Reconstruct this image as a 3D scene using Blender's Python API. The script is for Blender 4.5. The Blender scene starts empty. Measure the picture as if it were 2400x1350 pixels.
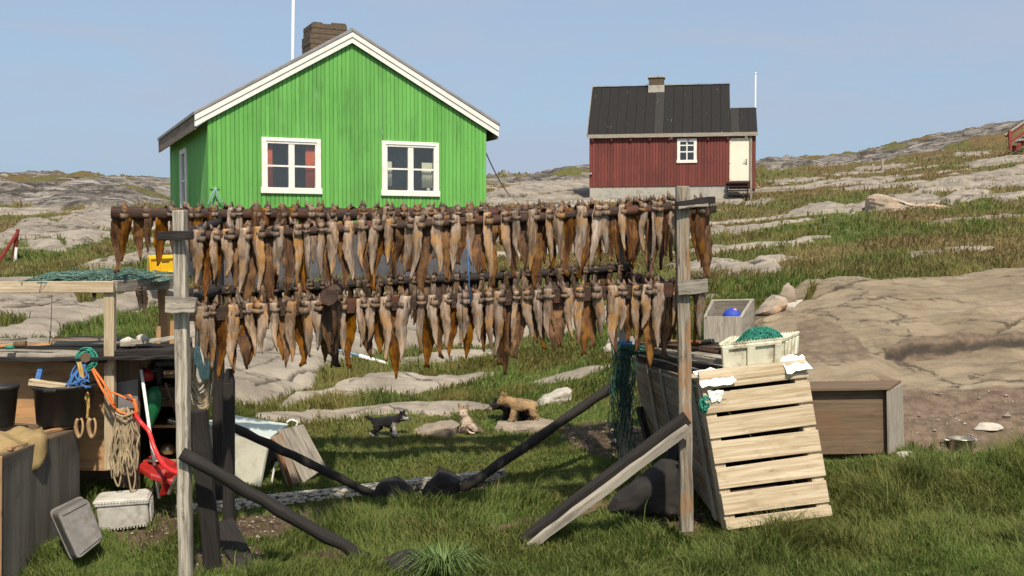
import bpy, bmesh, math, random
import numpy as np
from mathutils import Vector, Matrix, Quaternion
random.seed(7); RNG = np.random.default_rng(11)
S = bpy.context.scene
COL = S.collection
# ---------------------------------------------------------------- camera
F = 2600.0; CX = 1200.0; CY = 675.0; HZ = 580.0; CAMZ = 3.0
PITCH = math.atan((CY - HZ) / F)
cam = bpy.data.cameras.new('camera'); co = bpy.data.objects.new('camera', cam); COL.objects.link(co)
cam.sensor_width = 36.0; cam.lens = 36.0 * F / 2400.0
cam.clip_start = 0.1; cam.clip_end = 3000
co.location = (0, 0, CAMZ); co.rotation_euler = (math.pi / 2 - PITCH, 0, 0)
S.camera = co
SP, CP = math.sin(PITCH), math.cos(PITCH)
def P(px, py, d):
    "point at distance d ahead that the photo shows at pixel (px, py)"
    u = (px - CX) / F; v = (CY - py) / F
    yy = CP + v * SP; zz = -SP + v * CP
    k = d / yy
    return Vector((u * k, d, CAMZ + zz * k))
def proj(x, y, z):
    y = np.maximum(y, 0.5)
    fw = y * CP - (z - CAMZ) * SP
    up = y * SP + (z - CAMZ) * CP
    return CX + F * x / fw, CY - F * up / fw
# ---------------------------------------------------------------- noise
def _hash(ix, iy, seed):
    n = (ix.astype(np.int64) * 374761393 + iy.astype(np.int64) * 668265263 + seed * 69069) & 0xffffffff
    n = ((n ^ (n >> 13)) * 1274126177) & 0xffffffff
    n = (n ^ (n >> 16)) & 0xffffffff
    return n.astype(np.float64) / 4294967295.0
def vnoise(x, y, seed=0):
    x = np.asarray(x, float); y = np.asarray(y, float)
    ix = np.floor(x); iy = np.floor(y); fx = x - ix; fy = y - iy
    fx = fx * fx * (3 - 2 * fx); fy = fy * fy * (3 - 2 * fy)
    a = _hash(ix, iy, seed); b = _hash(ix + 1, iy, seed); c = _hash(ix, iy + 1, seed); d = _hash(ix + 1, iy + 1, seed)
    return (a + (b - a) * fx) * (1 - fy) + (c + (d - c) * fx) * fy
def fbm(x, y, seed=0, o=4):
    s = 0; a = 0.5; t = 0
    for i in range(o):
        s = s + a * vnoise(x, y, seed + i * 17); t += a; a *= 0.5; x = x * 2.03 + 5.1; y = y * 2.03 + 1.7
    return s / t
# ---------------------------------------------------------------- ground table (columns of the view, rows of distance)
COLS = {
 -700: [(8, 1440), (10, 1230), (12, 1100), (16, 850), (22, 690), (28, 620), (36, 560), (50, 505), (80, 450), (140, 440)],
 0:    [(8, 1530), (9.6, 1380), (10.5, 1240), (12, 1090), (16, 810), (22, 660), (27, 618), (35, 545), (48, 487), (78, 424), (130, 432)],
 250:  [(8, 1530), (9.6, 1370), (10.5, 1260), (12, 1120), (16.5, 810), (22, 670), (27, 610), (35, 540), (48, 485), (78, 420), (130, 428)],
 430:  [(8, 1520), (9.5, 1368), (10.5, 1250), (12.2, 1110), (17, 815), (22, 690), (25, 650), (33, 580), (50, 495), (76, 444), (130, 450)],
 800:  [(8, 1490), (9.5, 1330), (11.9, 1150), (13.5, 1045), (15.5, 950), (17.5, 870), (20, 765), (22.5, 660), (26, 625), (40, 520), (75, 445), (130, 450)],
 1200: [(8, 1480), (9.5, 1310), (12.2, 1135), (14.5, 1012), (15.7, 965), (18.5, 872), (21.5, 780), (24, 690), (28, 630), (34, 560), (46, 482), (75, 415), (130, 425)],
 1600: [(8, 1450), (10.6, 1262), (12.4, 1100), (14.5, 968), (17, 835), (20.5, 720), (27, 622), (33, 560), (48, 476), (62, 430), (85, 398), (140, 410)],
 2000: [(8, 1450), (10.6, 1258), (12.6, 1085), (13.4, 1038), (15.2, 890), (18, 720), (20.5, 664), (24, 600), (28, 560), (36, 500), (50, 440), (80, 385), (110, 362), (160, 375)],
 2400: [(8, 1440), (10.6, 1245), (12.9, 1072), (13.6, 1026), (15.5, 880), (18, 730), (20.8, 642), (26, 565), (34, 485), (44, 425), (60, 362), (100, 292), (160, 310)],
 3100: [(8, 1420), (10.3, 1220), (12.9, 1060), (15.5, 880), (18, 720), (21, 620), (26, 540), (34, 450), (44, 370), (60, 300), (100, 220), (160, 240)],
}
def _pchip(xk, yk, x):
    xk = np.array(xk); yk = np.array(yk); h = np.diff(xk); dl = np.diff(yk) / h
    m = np.zeros(len(xk)); m[0] = dl[0]; m[-1] = dl[-1]
    for i in range(1, len(xk) - 1):
        m[i] = 0 if dl[i - 1] * dl[i] <= 0 else 2 / (1 / dl[i - 1] + 1 / dl[i])
    i = np.clip(np.searchsorted(xk, x) - 1, 0, len(h) - 1)
    t = np.clip((x - xk[i]) / h[i], 0, 1)
    return (yk[i] * (2 * t**3 - 3 * t**2 + 1) + h[i] * m[i] * (t**3 - 2 * t**2 + t) + yk[i + 1] * (-2 * t**3 + 3 * t**2) + h[i] * m[i + 1] * (t**3 - t**2))
LD = np.linspace(math.log(8), math.log(165), 260)
_us = []; _zs = []
for px, rows in sorted(COLS.items()):
    ds = [r[0] for r in rows]; zs = [P(px, r[1], r[0]).z for r in rows]
    _zs.append(_pchip(np.log(ds), zs, LD)); _us.append((px - CX) / F)
_us = np.array(_us); _zs = np.array(_zs)
UG = np.linspace(_us[0], _us[-1], 240)
TAB = np.array([_pchip(_us, _zs[:, j], UG) for j in range(len(LD))]).T      # [u, d]
def _smooth(a, s, ax):
    k = np.exp(-0.5 * (np.arange(-3 * s, 3 * s + 1) / s) ** 2); k /= k.sum()
    pad = [(0, 0), (0, 0)]; pad[ax] = (3 * s, 3 * s)
    b = np.pad(a, pad, mode='edge')
    return np.apply_along_axis(lambda r: np.convolve(r, k, mode='valid'), ax, b)
TAB = _smooth(_smooth(TAB, 4, 0), 3, 1)
def G(x, y):
    "ground height"
    x = np.asarray(x, float); y = np.asarray(y, float)
    d = np.clip(y, 8.01, 164); u = np.clip(x / d, UG[0], UG[-1] - 1e-6)
    a = (u - UG[0]) / (UG[1] - UG[0]); b = (np.log(d) - LD[0]) / (LD[1] - LD[0])
    i = np.clip(a.astype(int), 0, len(UG) - 2); j = np.clip(b.astype(int), 0, len(LD) - 2); a = a - i; b = b - j
    return (TAB[i, j] * (1 - a) + TAB[i + 1, j] * a) * (1 - b) + (TAB[i, j + 1] * (1 - a) + TAB[i + 1, j + 1] * a) * b
def hit(px, py, d0=8.2, d1=160):
    "where the line of sight of a photo pixel meets the ground"
    ds = np.exp(np.linspace(math.log(d0), math.log(d1), 3000))
    p0 = P(px, py, 1.0)
    dz = CAMZ + (p0.z - CAMZ) * ds - G(p0.x * ds, ds)
    k = np.where(dz <= 0)[0]
    d = ds[k[0]] if len(k) else d1
    q = P(px, py, float(d)); q.z = float(G(np.array(q.x), np.array(q.y))); return q
def gz(x, y): return float(G(np.array(x), np.array(y)))
# ---------------------------------------------------------------- mesh builder
class MB:
    def __init__(s): s.v = []; s.f = []; s.uv = []; s.r = []; s.mi = []; s.smooth = []
    def face(s, ids, uvs, rnd=0.5, mi=0, sm=False):
        s.f.append(ids); s.uv.extend(uvs); s.r.append(rnd); s.mi.append(mi); s.smooth.append(sm)
    def hexa(s, c, rnd=None, uo=None, mi=0):
        "c: 8 corners, bottom ring then top ring; the longest side carries the grain"
        c = [Vector(q) for q in c]; b = len(s.v); s.v += [tuple(q) for q in c]
        rnd = random.random() if rnd is None else rnd
        uo = random.uniform(0, 40) if uo is None else uo
        L = [(c[1] - c[0]).length, (c[3] - c[0]).length, (c[4] - c[0]).length]
        ax = L.index(max(L))
        co3 = [(0, 0, 0), (1, 0, 0), (1, 1, 0), (0, 1, 0), (0, 0, 1), (1, 0, 1), (1, 1, 1), (0, 1, 1)]
        for fi, q in enumerate(((0, 3, 2, 1), (4, 5, 6, 7), (0, 1, 5, 4), (1, 2, 6, 5), (2, 3, 7, 6), (3, 0, 4, 7))):
            uv = []
            axes = [a for a in range(3) if len({co3[i][a] for i in q}) > 1]
            ua = ax if ax in axes else axes[0]; va = [a for a in axes if a != ua][0]
            for i in q: uv.append((co3[i][ua] * L[ua] + uo, co3[i][va] * L[va] + uo * .37 + fi * .31))
            s.face([b + i for i in q], uv, rnd, mi)
        return s
    def box(s, c, size, R=None, rnd=None, mi=0):
        c = Vector(c); h = [q / 2 for q in size]; R = R or Matrix.Identity(3)
        pts = [(-1, -1, -1), (1, -1, -1), (1, 1, -1), (-1, 1, -1), (-1, -1, 1), (1, -1, 1), (1, 1, 1), (-1, 1, 1)]
        return s.hexa([c + R @ Vector((p[0] * h[0], p[1] * h[1], p[2] * h[2])) for p in pts], rnd, None, mi)
    def beam(s, a, b, w, h, up=(0, 0, 1), n=1, jit=0.0, rnd=None, taper=1.0):
        "squared timber from a to b: w across, h along up; n pieces along the length, jit metres of wobble"
        a = Vector(a); b = Vector(b); t = (b - a); L = t.length; t.normalize()
        up = Vector(up)
        if abs(t.dot(up)) > 0.98: up = Vector((0, -1, 0))
        sd = t.cross(up).normalized(); up = sd.cross(t).normalized()
        rnd = random.random() if rnd is None else rnd
        uo = random.uniform(0, 40); base = len(s.v)
        for i in range(n + 1):
            k = i / n; c = a + t * (L * k); tp = 1 + (taper - 1) * k
            for (p, q) in ((-1, -1), (1, -1), (1, 1), (-1, 1)):
                j = Vector((random.uniform(-jit, jit), random.uniform(-jit, jit), random.uniform(-jit, jit)))
                s.v.append(tuple(c + sd * (p * w / 2 * tp) + up * (q * h / 2 * tp) + j))
        per = [0, w, w + h, 2 * w + h, 2 * w + 2 * h]
        for i in range(n):
            for k in range(4):
                k2 = (k + 1) % 4; o = base + i * 4
                u0 = L * i / n + uo; u1 = L * (i + 1) / n + uo
                s.face([o + k, o + k2, o + 4 + k2, o + 4 + k], [(u0, per[k] + uo), (u0, per[k + 1] + uo), (u1, per[k + 1] + uo), (u1, per[k] + uo)], rnd)
        for o, q in ((base, (3, 2, 1, 0)), (base + n * 4, (0, 1, 2, 3))):
            s.face([o + k for k in q], [(uo, uo), (uo + .02, uo), (uo + .02, uo + .1), (uo, uo + .1)], rnd)
        return s
    def tube(s, pts, r, n=8, caps=True, rnd=None, flat=1.0, jit=0.0, sm=True, mi=0):
        pts = [Vector(p) for p in pts]; m = len(pts)
        rr = r if isinstance(r, (list, tuple)) else [r] * m
        rnd = random.random() if rnd is None else rnd
        uo = random.uniform(0, 40); base = len(s.v); nrm = None; L = 0; Ls = []
        for i, p in enumerate(pts):
            t = (pts[min(i + 1, m - 1)] - pts[max(i - 1, 0)])
            t = t.normalized() if t.length > 1e-9 else Vector((0, 0, 1))
            if nrm is None:
                nrm = Vector((0, 0, 1)) if abs(t.z) < 0.9 else Vector((1, 0, 0))
            nrm = (nrm - t * nrm.dot(t)).normalized(); bn = t.cross(nrm)
            if i: L += (p - pts[i - 1]).length
            Ls.append(L)
            for k in range(n):
                a = 2 * math.pi * k / n; q = rr[i] * (1 + random.uniform(-jit, jit))
                s.v.append(tuple(p + nrm * (math.cos(a) * q * flat) + bn * (math.sin(a) * q)))
        for i in range(m - 1):
            for k in range(n):
                k2 = (k + 1) % n; o = base + i * n
                w = 2 * math.pi * max(rr[i], .01) / n
                s.face([o + k, o + k2, o + n + k2, o + n + k], [(Ls[i] + uo, k * w + uo), (Ls[i] + uo, (k + 1) * w + uo), (Ls[i + 1] + uo, (k + 1) * w + uo), (Ls[i + 1] + uo, k * w + uo)], rnd, mi, sm)
        if caps:
            for o, rev in ((base, True), (base + (m - 1) * n, False)):
                ids = [o + k for k in range(n)]
                if rev: ids.reverse()
                s.face(ids, [(uo, uo + .01 * k) for k in range(n)], rnd, mi)
        return s
    def loft(s, rings, rnd=0.5, caps=True, mi=0, sm=True, close=True):
        "rings: lists of equal length of points; uv = (row, column)"
        base = len(s.v); n = len(rings[0]); m = len(rings)
        for rg in rings: s.v += [tuple(q) for q in rg]
        for i in range(m - 1):
            for k in range(n if close else n - 1):
                k2 = (k + 1) % n; o = base + i * n
                s.face([o + k, o + k2, o + n + k2, o + n + k], [(i / m, k / n), (i / m, (k + 1) / n), ((i + 1) / m, (k + 1) / n), ((i + 1) / m, k / n)], rnd, mi, sm)
        if caps and close:
            for o, rev in ((base, True), (base + (m - 1) * n, False)):
                ids = [o + k for k in range(n)]
                if rev: ids.reverse()
                s.face(ids, [(0, 0)] * n, rnd, mi)
        return s
    def ball(s, c, r, n=10, m=8, sq=(1, 1, 1), rnd=.5, mi=0, jit=0.0):
        c = Vector(c); rings = []
        for i in range(m + 1):
            a = -math.pi / 2 + math.pi * (0.02 + 0.96 * i / m)
            rings.append([c + Vector((math.cos(a) * math.cos(2 * math.pi * k / n) * sq[0], math.cos(a) * math.sin(2 * math.pi * k / n) * sq[1], math.sin(a) * sq[2])) * r * (1 + random.uniform(-jit, jit)) for k in range(n)])
        return s.loft(rings, rnd, mi=mi)
    def mesh(s, name, mat):
        o = s.build(name, mat); m = o.data; bpy.data.objects.remove(o); return m
    def build(s, name, mats, parent=None, bevel=0, seg=2, origin=None):
        me = bpy.data.meshes.new(name)
        off = Vector(origin) if origin is not None else (Vector(parent['_o']) if parent is not None else Vector((0, 0, 0)))
        me.from_pydata([(q[0] - off.x, q[1] - off.y, q[2] - off.z) for q in s.v], [], s.f)
        ul = me.uv_layers.new(name='UVMap')
        ul.data.foreach_set('uv', np.array(s.uv, dtype=np.float32).ravel())
        at = me.attributes.new('rnd', 'FLOAT', 'FACE'); at.data.foreach_set('value', np.array(s.r, dtype=np.float32))
        me.polygons.foreach_set('material_index', np.array(s.mi, dtype=np.int32))
        me.polygons.foreach_set('use_smooth', np.array(s.smooth, dtype=bool))
        for m in (mats if isinstance(mats, (list, tuple)) else [mats]): me.materials.append(m)
        o = bpy.data.objects.new(name, me); COL.objects.link(o); o['_o'] = tuple(off)
        if parent is not None: o.parent = parent
        elif origin is not None: o.location = off
        if bevel:
            bm = o.modifiers.new('bevel', 'BEVEL'); bm.width = bevel; bm.segments = seg; bm.limit_method = 'ANGLE'; bm.angle_limit = math.radians(40)
        return o
def thing(name, label, cat, loc=(0, 0, 0), group=None):
    o = bpy.data.objects.new(name, None); COL.objects.link(o); o.location = loc; o.empty_display_size = .1
    o['_o'] = tuple(loc); o['label'] = label; o['category'] = cat
    if group: o['group'] = group
    return o
def tag(o, label, cat, group=None):
    o['label'] = label; o['category'] = cat
    if group: o['group'] = group
    return o
def structure(o, kind='structure'): o['kind'] = kind; return o
def curve_pts(pts, n=8):
    "smooth path through points"
    pts = [Vector(p) for p in pts]; out = []
    for i in range(len(pts) - 1):
        p0 = pts[max(i - 1, 0)]; p1 = pts[i]; p2 = pts[i + 1]; p3 = pts[min(i + 2, len(pts) - 1)]
        for k in range(n):
            t = k / n
            out.append(0.5 * ((2 * p1) + (p2 - p0) * t + (2 * p0 - 5 * p1 + 4 * p2 - p3) * t * t + (3 * p1 - p0 - 3 * p2 + p3) * t**3))
    out.append(pts[-1]); return out
# ---------------------------------------------------------------- materials
class NT:
    def __init__(s, name):
        s.m = bpy.data.materials.new(name); s.m.use_nodes = True; s.t = s.m.node_tree; s.t.nodes.clear()
        s.out = s.n('ShaderNodeOutputMaterial'); s.b = s.n('ShaderNodeBsdfPrincipled'); s.l(s.b.outputs[0], s.out.inputs[0])
    def n(s, k, **kw):
        x = s.t.nodes.new(k)
        for a, v in kw.items(): setattr(x, a, v)
        return x
    def l(s, a, b): s.t.links.new(a, b)
    def set(s, sock, v):
        if hasattr(v, 'is_output') or isinstance(v, bpy.types.NodeSocket): s.l(v, sock)
        else: sock.default_value = v
    def coord(s, kind='UV', scale=(1, 1, 1), rot=(0, 0, 0)):
        tc = s.n('ShaderNodeTexCoord'); mp = s.n('ShaderNodeMapping')
        s.l(tc.outputs[kind], mp.inputs[0]); mp.inputs['Scale'].default_value = scale; mp.inputs['Rotation'].default_value = rot
        return mp.outputs[0]
    def pos(s, scale=(1, 1, 1), rot=(0, 0, 0)):
        g = s.n('ShaderNodeNewGeometry'); mp = s.n('ShaderNodeMapping'); s.l(g.outputs['Position'], mp.inputs[0])
        mp.inputs['Scale'].default_value = scale; mp.inputs['Rotation'].default_value = rot
        return mp.outputs[0]
    def noise(s, vec, scale=5, detail=4, rough=.55, dist=0):
        x = s.n('ShaderNodeTexNoise'); s.l(vec, x.inputs['Vector']); x.inputs['Scale'].default_value = scale
        x.inputs['Detail'].default_value = detail; x.inputs['Roughness'].default_value = rough; x.inputs['Distortion'].default_value = dist
        return x.outputs['Fac']
    def voro(s, vec, scale=5, feat='F1'):
        x = s.n('ShaderNodeTexVoronoi', feature=feat); s.l(vec, x.inputs['Vector']); x.inputs['Scale'].default_value = scale
        return x.outputs['Distance']
    def ramp(s, fac, a, b, lo=(0, 0, 0, 1), hi=(1, 1, 1, 1)):
        r = s.n('ShaderNodeMapRange'); r.interpolation_type = 'SMOOTHSTEP'; s.l(fac, r.inputs[0])
        r.inputs[1].default_value = a; r.inputs[2].default_value = b
        return r.outputs[0]
    def mix(s, fac, a, b, mode='MIX'):
        x = s.n('ShaderNodeMix', data_type='RGBA', blend_type=mode)
        s.set(x.inputs[0], fac)
        for i, v in ((6, a), (7, b)):
            if isinstance(v, (tuple, list)): x.inputs[i].default_value = (*v[:3], 1)
            else: s.l(v, x.inputs[i])
        return x.outputs[2]
    def math(s, op, a, b=0.0):
        x = s.n('ShaderNodeMath', operation=op); s.set(x.inputs[0], a); s.set(x.inputs[1], b); return x.outputs[0]
    def attr(s, name, kind='GEOMETRY'):
        x = s.n('ShaderNodeAttribute', attribute_name=name); x.attribute_type = kind; return x
    def rand(s): return s.n('ShaderNodeObjectInfo').outputs['Random']
    def color(s, v):
        if isinstance(v, (tuple, list)): s.b.inputs['Base Color'].default_value = (*v[:3], 1)
        else: s.l(v, s.b.inputs['Base Color'])
    def rough(s, v): s.set(s.b.inputs['Roughness'], v)
    def bump(s, h, strength=.5, dist=.01):
        x = s.n('ShaderNodeBump'); s.l(h, x.inputs['Height']); x.inputs['Strength'].default_value = strength; x.inputs['Distance'].default_value = dist
        s.l(x.outputs[0], s.b.inputs['Normal']); return x
def m_wood(name, c1, c2, dirt_shade=(.05, .045, .04), damt=.35, gs=1.0, var=.35, bump=.5, spec=.3, stain=None):
    "sawn or weathered timber, grain along u"
    t = NT(name); g = t.coord('UV', (1.6 * gs, 45 * gs, 1)); g2 = t.coord('UV', (5 * gs, 160 * gs, 1)); q = t.coord('UV', (1.5, 6, 1))
    a = t.noise(g, 1, 5, .65, .6); b = t.noise(g2, 1, 3, .6)
    f = t.ramp(t.math('ADD', t.math('MULTIPLY', a, .7), t.math('MULTIPLY', b, .3)), .35, .66)
    c = t.mix(f, c1, c2)
    k = t.n('ShaderNodeTexVoronoi'); t.l(t.coord('UV', (2.2, 9, 1)), k.inputs[0]); k.inputs['Scale'].default_value = 1
    c = t.mix(t.math('MULTIPLY', t.math('SUBTRACT', 1.0, t.ramp(k.outputs[0], .03, .13)), .75), c, tuple(x * .35 for x in c1))
    d = t.noise(q, 2.2, 6, .7)
    c = t.mix(t.math('MULTIPLY', t.ramp(d, .5, .72), damt), c, dirt_shade)
    if stain: c = t.mix(t.math('MULTIPLY', t.ramp(t.noise(t.coord('UV', (.7, 2.5, 1)), 1.7, 4, .6), .5, .62), .8), c, stain)
    r = t.attr('rnd').outputs['Fac']
    hv = t.n('ShaderNodeHueSaturation'); t.l(c, hv.inputs['Color'])
    t.l(t.math('ADD', t.math('MULTIPLY', r, var), 1 - var / 2), hv.inputs['Value'])
    t.color(hv.outputs[0]); t.rough(.8); t.b.inputs['Specular IOR Level'].default_value = spec
    t.bump(t.math('ADD', a, t.math('MULTIPLY', b, .5)), bump, .006); return t.m
def m_plain(name, c, rough=.6, var=.25, scale=6, dirt_shade=None, damt=.5, kind='Object', metal=0, bump=.15, c2=None, dscale=3):
    t = NT(name); o = t.coord(kind)
    n = t.noise(o, scale, 5, .6)
    base = t.mix(t.ramp(n, .3, .7), tuple(x * (1 - var) for x in c), c2 or tuple(min(1, x * (1 + var * .5)) for x in c))
    if dirt_shade:
        base = t.mix(t.math('MULTIPLY', t.ramp(t.noise(o, dscale, 7, .7), .48, .68), damt), base, dirt_shade)
    t.color(base); t.rough(rough); t.b.inputs['Metallic'].default_value = metal
    t.bump(n, bump, .01); return t.m
# ================================================================ light and sky
SUN_AZ = math.radians(13); SUN_EL = math.radians(51)
sv = Vector((math.sin(SUN_AZ) * math.cos(SUN_EL), -math.cos(SUN_AZ) * math.cos(SUN_EL), math.sin(SUN_EL)))
sl = bpy.data.lights.new('sun', 'SUN'); sl.energy = 4.5; sl.angle = math.radians(1.4); sl.color = (1, .90, .76)
so = bpy.data.objects.new('sun', sl); COL.objects.link(so); so.rotation_euler = sv.to_track_quat('Z', 'Y').to_euler()
W = bpy.data.worlds.new('World'); S.world = W; W.use_nodes = True
wt = W.node_tree; bg = wt.nodes['Background']
sk = wt.nodes.new('ShaderNodeTexSky'); sk.sky_type = 'NISHITA'; sk.sun_disc = False
sk.sun_elevation = SUN_EL; sk.sun_rotation = math.pi - SUN_AZ; sk.air_density = 1.0; sk.dust_density = 2.0; sk.ozone_density = 1.0
def wn(k): return wt.nodes.new(k)
tc = wn('ShaderNodeTexCoord'); mp = wn('ShaderNodeMapping'); mp.inputs['Scale'].default_value = (1.2, 1.2, 7.0); mp.inputs['Rotation'].default_value = (0.05, 0.12, 0)
wt.links.new(tc.outputs['Generated'], mp.inputs[0])
nz = wn('ShaderNodeTexNoise'); wt.links.new(mp.outputs[0], nz.inputs[0]); nz.inputs['Scale'].default_value = 2.6; nz.inputs['Detail'].default_value = 7; nz.inputs['Roughness'].default_value = .55; nz.inputs['Distortion'].default_value = .4
mr = wn('ShaderNodeMapRange'); mr.interpolation_type = 'SMOOTHSTEP'; wt.links.new(nz.outputs['Fac'], mr.inputs[0]); mr.inputs[1].default_value = .34; mr.inputs[2].default_value = .68; mr.inputs[3].default_value = .2; mr.inputs[4].default_value = .85
sx = wn('ShaderNodeSeparateXYZ'); wt.links.new(tc.outputs['Generated'], sx.inputs[0])
hr = wn('ShaderNodeMapRange'); wt.links.new(sx.outputs['Z'], hr.inputs[0]); hr.inputs[1].default_value = .03; hr.inputs[2].default_value = .26; hr.inputs[3].default_value = 0.0; hr.inputs[4].default_value = .5
ad = wn('ShaderNodeMath'); ad.operation = 'MAXIMUM'; ad.use_clamp = True; wt.links.new(mr.outputs[0], ad.inputs[0]); wt.links.new(hr.outputs[0], ad.inputs[1])
mx = wn('ShaderNodeMix'); mx.data_type = 'RGBA'; wt.links.new(ad.outputs[0], mx.inputs[0]); lo = wn('ShaderNodeMix'); lo.data_type = 'RGBA'; lr = wn('ShaderNodeMapRange'); wt.links.new(sx.outputs['Z'], lr.inputs[0]); lr.inputs[1].default_value = -.02; lr.inputs[2].default_value = .45; lr.inputs[3].default_value = .8; lr.inputs[4].default_value = 0
wt.links.new(lr.outputs[0], lo.inputs[0]); wt.links.new(sk.outputs[0], lo.inputs[6]); lo.inputs[7].default_value = (2.1, 3.3, 4.75, 1)
wt.links.new(lo.outputs[2], mx.inputs[6]); mx.inputs[7].default_value = (3.05, 3.55, 4.45, 1)
wt.links.new(mx.outputs[2], bg.inputs[0]); bg.inputs[1].default_value = .122
S.view_settings.view_transform = 'Standard'; S.view_settings.look = 'None'; S.view_settings.exposure = .26; S.view_settings.gamma = 1
# ================================================================ terrain
# outlines of the bare rock, of the grass inside it and of bare soil, as seen in the photo: projected onto the ground table
ROCK = [
 ([(-80,580),(0,555),(31,538),(59,517),(93,518),(134,526),(162,509),(218,490),(264,495),(300,500),(310,530),(277,537),(236,543),(212,528),(233,552),(249,565),(215,571),(193,570),(156,559),(124,559),(93,562),(62,560),(31,559)], .35),
 ([(40,573),(93,565),(134,568),(156,580),(156,594),(118,593),(93,587),(62,577)], .3),
 ([(146,560),(187,559),(215,574),(174,574),(170,587),(159,582)], .2),
 ([(156,633),(233,612),(311,593),(383,577),(440,568),(440,590),(383,599),(342,612),(296,624),(264,632),(218,632)], .15),
 ([(-200,700),(0,690),(124,680),(249,682),(373,680),(430,676),(430,712),(373,722),(311,736),(218,755),(149,776),(131,805),(0,811),(-200,815)], .15),
 ([(430,760),(560,700),(700,690),(1000,690),(1250,700),(1450,720),(1440,760),(1340,780),(1180,800),(1130,815),(1000,812),(900,830),(780,868),(737,894),(737,918),(690,925),(600,955),(520,965),(430,960)], .18),
 ([(690,930),(753,922),(814,894),(928,877),(1034,886),(1107,881),(1177,873),(1168,879),(1058,906),(961,928),(904,918),(814,932),(781,936),(640,962)], .1),
 ([(600,975),(700,967),(781,963),(863,961),(944,953),(1046,951),(1164,961),(1160,969),(1058,969),(1054,981),(944,977),(855,981),(781,987),(700,993),(600,985)], .1),
 ([(1221,898),(1278,884),(1352,867),(1445,865),(1392,877),(1352,890),(1278,902)], .08),
 ([(900,848),(1026,824),(1156,820),(1150,831),(1075,847),(993,855),(944,863)], .08),
 ([(1420,800),(1500,790),(1500,840),(1450,850),(1410,830)], .1),
 ([(1560,598),(1658,583),(1739,576),(1841,566),(1932,555),(1958,555),(1892,568),(1866,576),(1765,588),(1653,601)], .25),
 ([(1540,625),(1622,619),(1658,611),(1714,616),(1744,624),(1780,611),(1826,606),(1876,611),(1815,624),(1841,634),(1790,644),(1688,647),(1617,640)], .2),
 ([(1100,600),(1250,585),(1440,575),(1440,592),(1250,602),(1100,612)], .2),
 ([(1851,505),(1892,487),(1943,482),(1998,487),(2034,477),(2034,492),(1993,491),(1943,502),(1841,512)], .35),
 ([(2003,444),(2044,428),(2136,413),(2075,430),(2044,440)], .4), ([(1876,440),(1917,428),(1993,421),(2019,421),(1943,433),(1892,442)], .4),
 ([(1785,425),(1866,420),(1948,417),(1892,427),(1815,430)], .3), ([(1655,468),(1749,463),(1735,480),(1655,484)], .3),
 ([(1739,481),(1770,471),(1815,471),(1780,484)], .3), ([(2075,461),(2146,459),(2207,464),(2192,476),(2095,479)], .35),
 ([(2192,476),(2253,451),(2298,449),(2329,456),(2273,474),(2222,484)], .4), ([(2324,471),(2400,454),(2500,440),(2500,455),(2400,468),(2339,476)], .4),
 ([(2120,601),(2171,588),(2248,583),(2344,578),(2298,590),(2197,601),(2131,606)], .15),
 ([(2146,436),(2273,414),(2400,393),(2560,365),(2560,380),(2400,410),(2298,426),(2197,438),(2121,451)], .5),
 ([(2121,457),(2197,443),(2298,429),(2400,414),(2560,385),(2560,400),(2400,434),(2344,442),(2248,449),(2171,458)], .5),
 ([(1130,458),(1250,430),(1390,423),(1395,440),(1250,460),(1150,476)], .4), ([(1130,484),(1250,465),(1390,445),(1390,466),(1250,482)], .4), ([(1150,505),(1382,472),(1382,496),(1200,506)], .35),
 ([(2000,395),(2080,388),(2160,384),(2090,396),(2010,402)], .3), ([(2230,362),(2330,355),(2310,364),(2240,368)], .3), ([(2260,385),(2340,372),(2420,362),(2390,376),(2280,392)], .3),
 ([(1690,545),(1740,535),(1760,541),(1710,550)], .15), ([(1640,700),(1672,690),(1700,700),(1660,706)], .08),
 ([(1751,756),(1772,732),(1816,705),(1853,695),(1881,671),(1966,666),(2075,669),(2160,664),(2245,659),(2348,647),(2400,643),(2700,620),(2700,1049),(2400,1049),(2109,1056),(1904,1049),(1870,1000),(1800,913),(1751,830)], .3),
 # far dark hill rock
 ([(1760,388),(1900,378),(2000,366),(2200,322),(2400,285),(2900,190),(2900,270),(2400,332),(2250,352),(2100,376),(2000,388),(1900,402),(1760,408)], .5),
 ([(1100,440),(1140,418),(1250,413),(1390,392),(1390,420),(1250,428)], .5),
 ([(-400,470),(-300,430),(0,420),(100,415),(300,425),(430,440),(430,475),(300,478),(200,468),(60,470),(20,480)], .5),
 ([(30,470),(200,462),(330,470),(300,490),(180,500),(100,492)], .3),
]
FARROCK = 3      # the last patches are dark, lichen-covered
GRASS_IN = [[(174,701),(193,692),(243,686),(320,692),(280,710),(187,732)], [(-50,761),(78,762),(16,786),(-50,789)], [(1885,738),(1898,712),(1908,712),(1897,740)], [(0,428),(150,420),(160,430),(60,438),(0,440)], [(200,425),(330,428),(390,440),(300,440)]]
SOIL = [[(1310,1000),(1440,985),(1520,1000),(1500,1085),(1380,1078),(1310,1035)], [(540,1215),(700,1195),(830,1178),(860,1192),(760,1232),(640,1262),(540,1262)], [(690,1292),(800,1275),(880,1290),(820,1320),(700,1318)],
 [(1440,1190),(1600,1150),(1700,1235),(1600,1246),(1480,1236)], [(1120,1244),(1400,1186),(1440,1200),(1180,1256)], [(230,1235),(420,1165),(432,1262),(300,1300)], [(430,1290),(600,1270),(640,1330),(450,1350)], [(890,1300),(960,1290),(960,1350),(880,1350)], [(880,1150),(1180,1120),(1180,1145),(900,1175)]]
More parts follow.
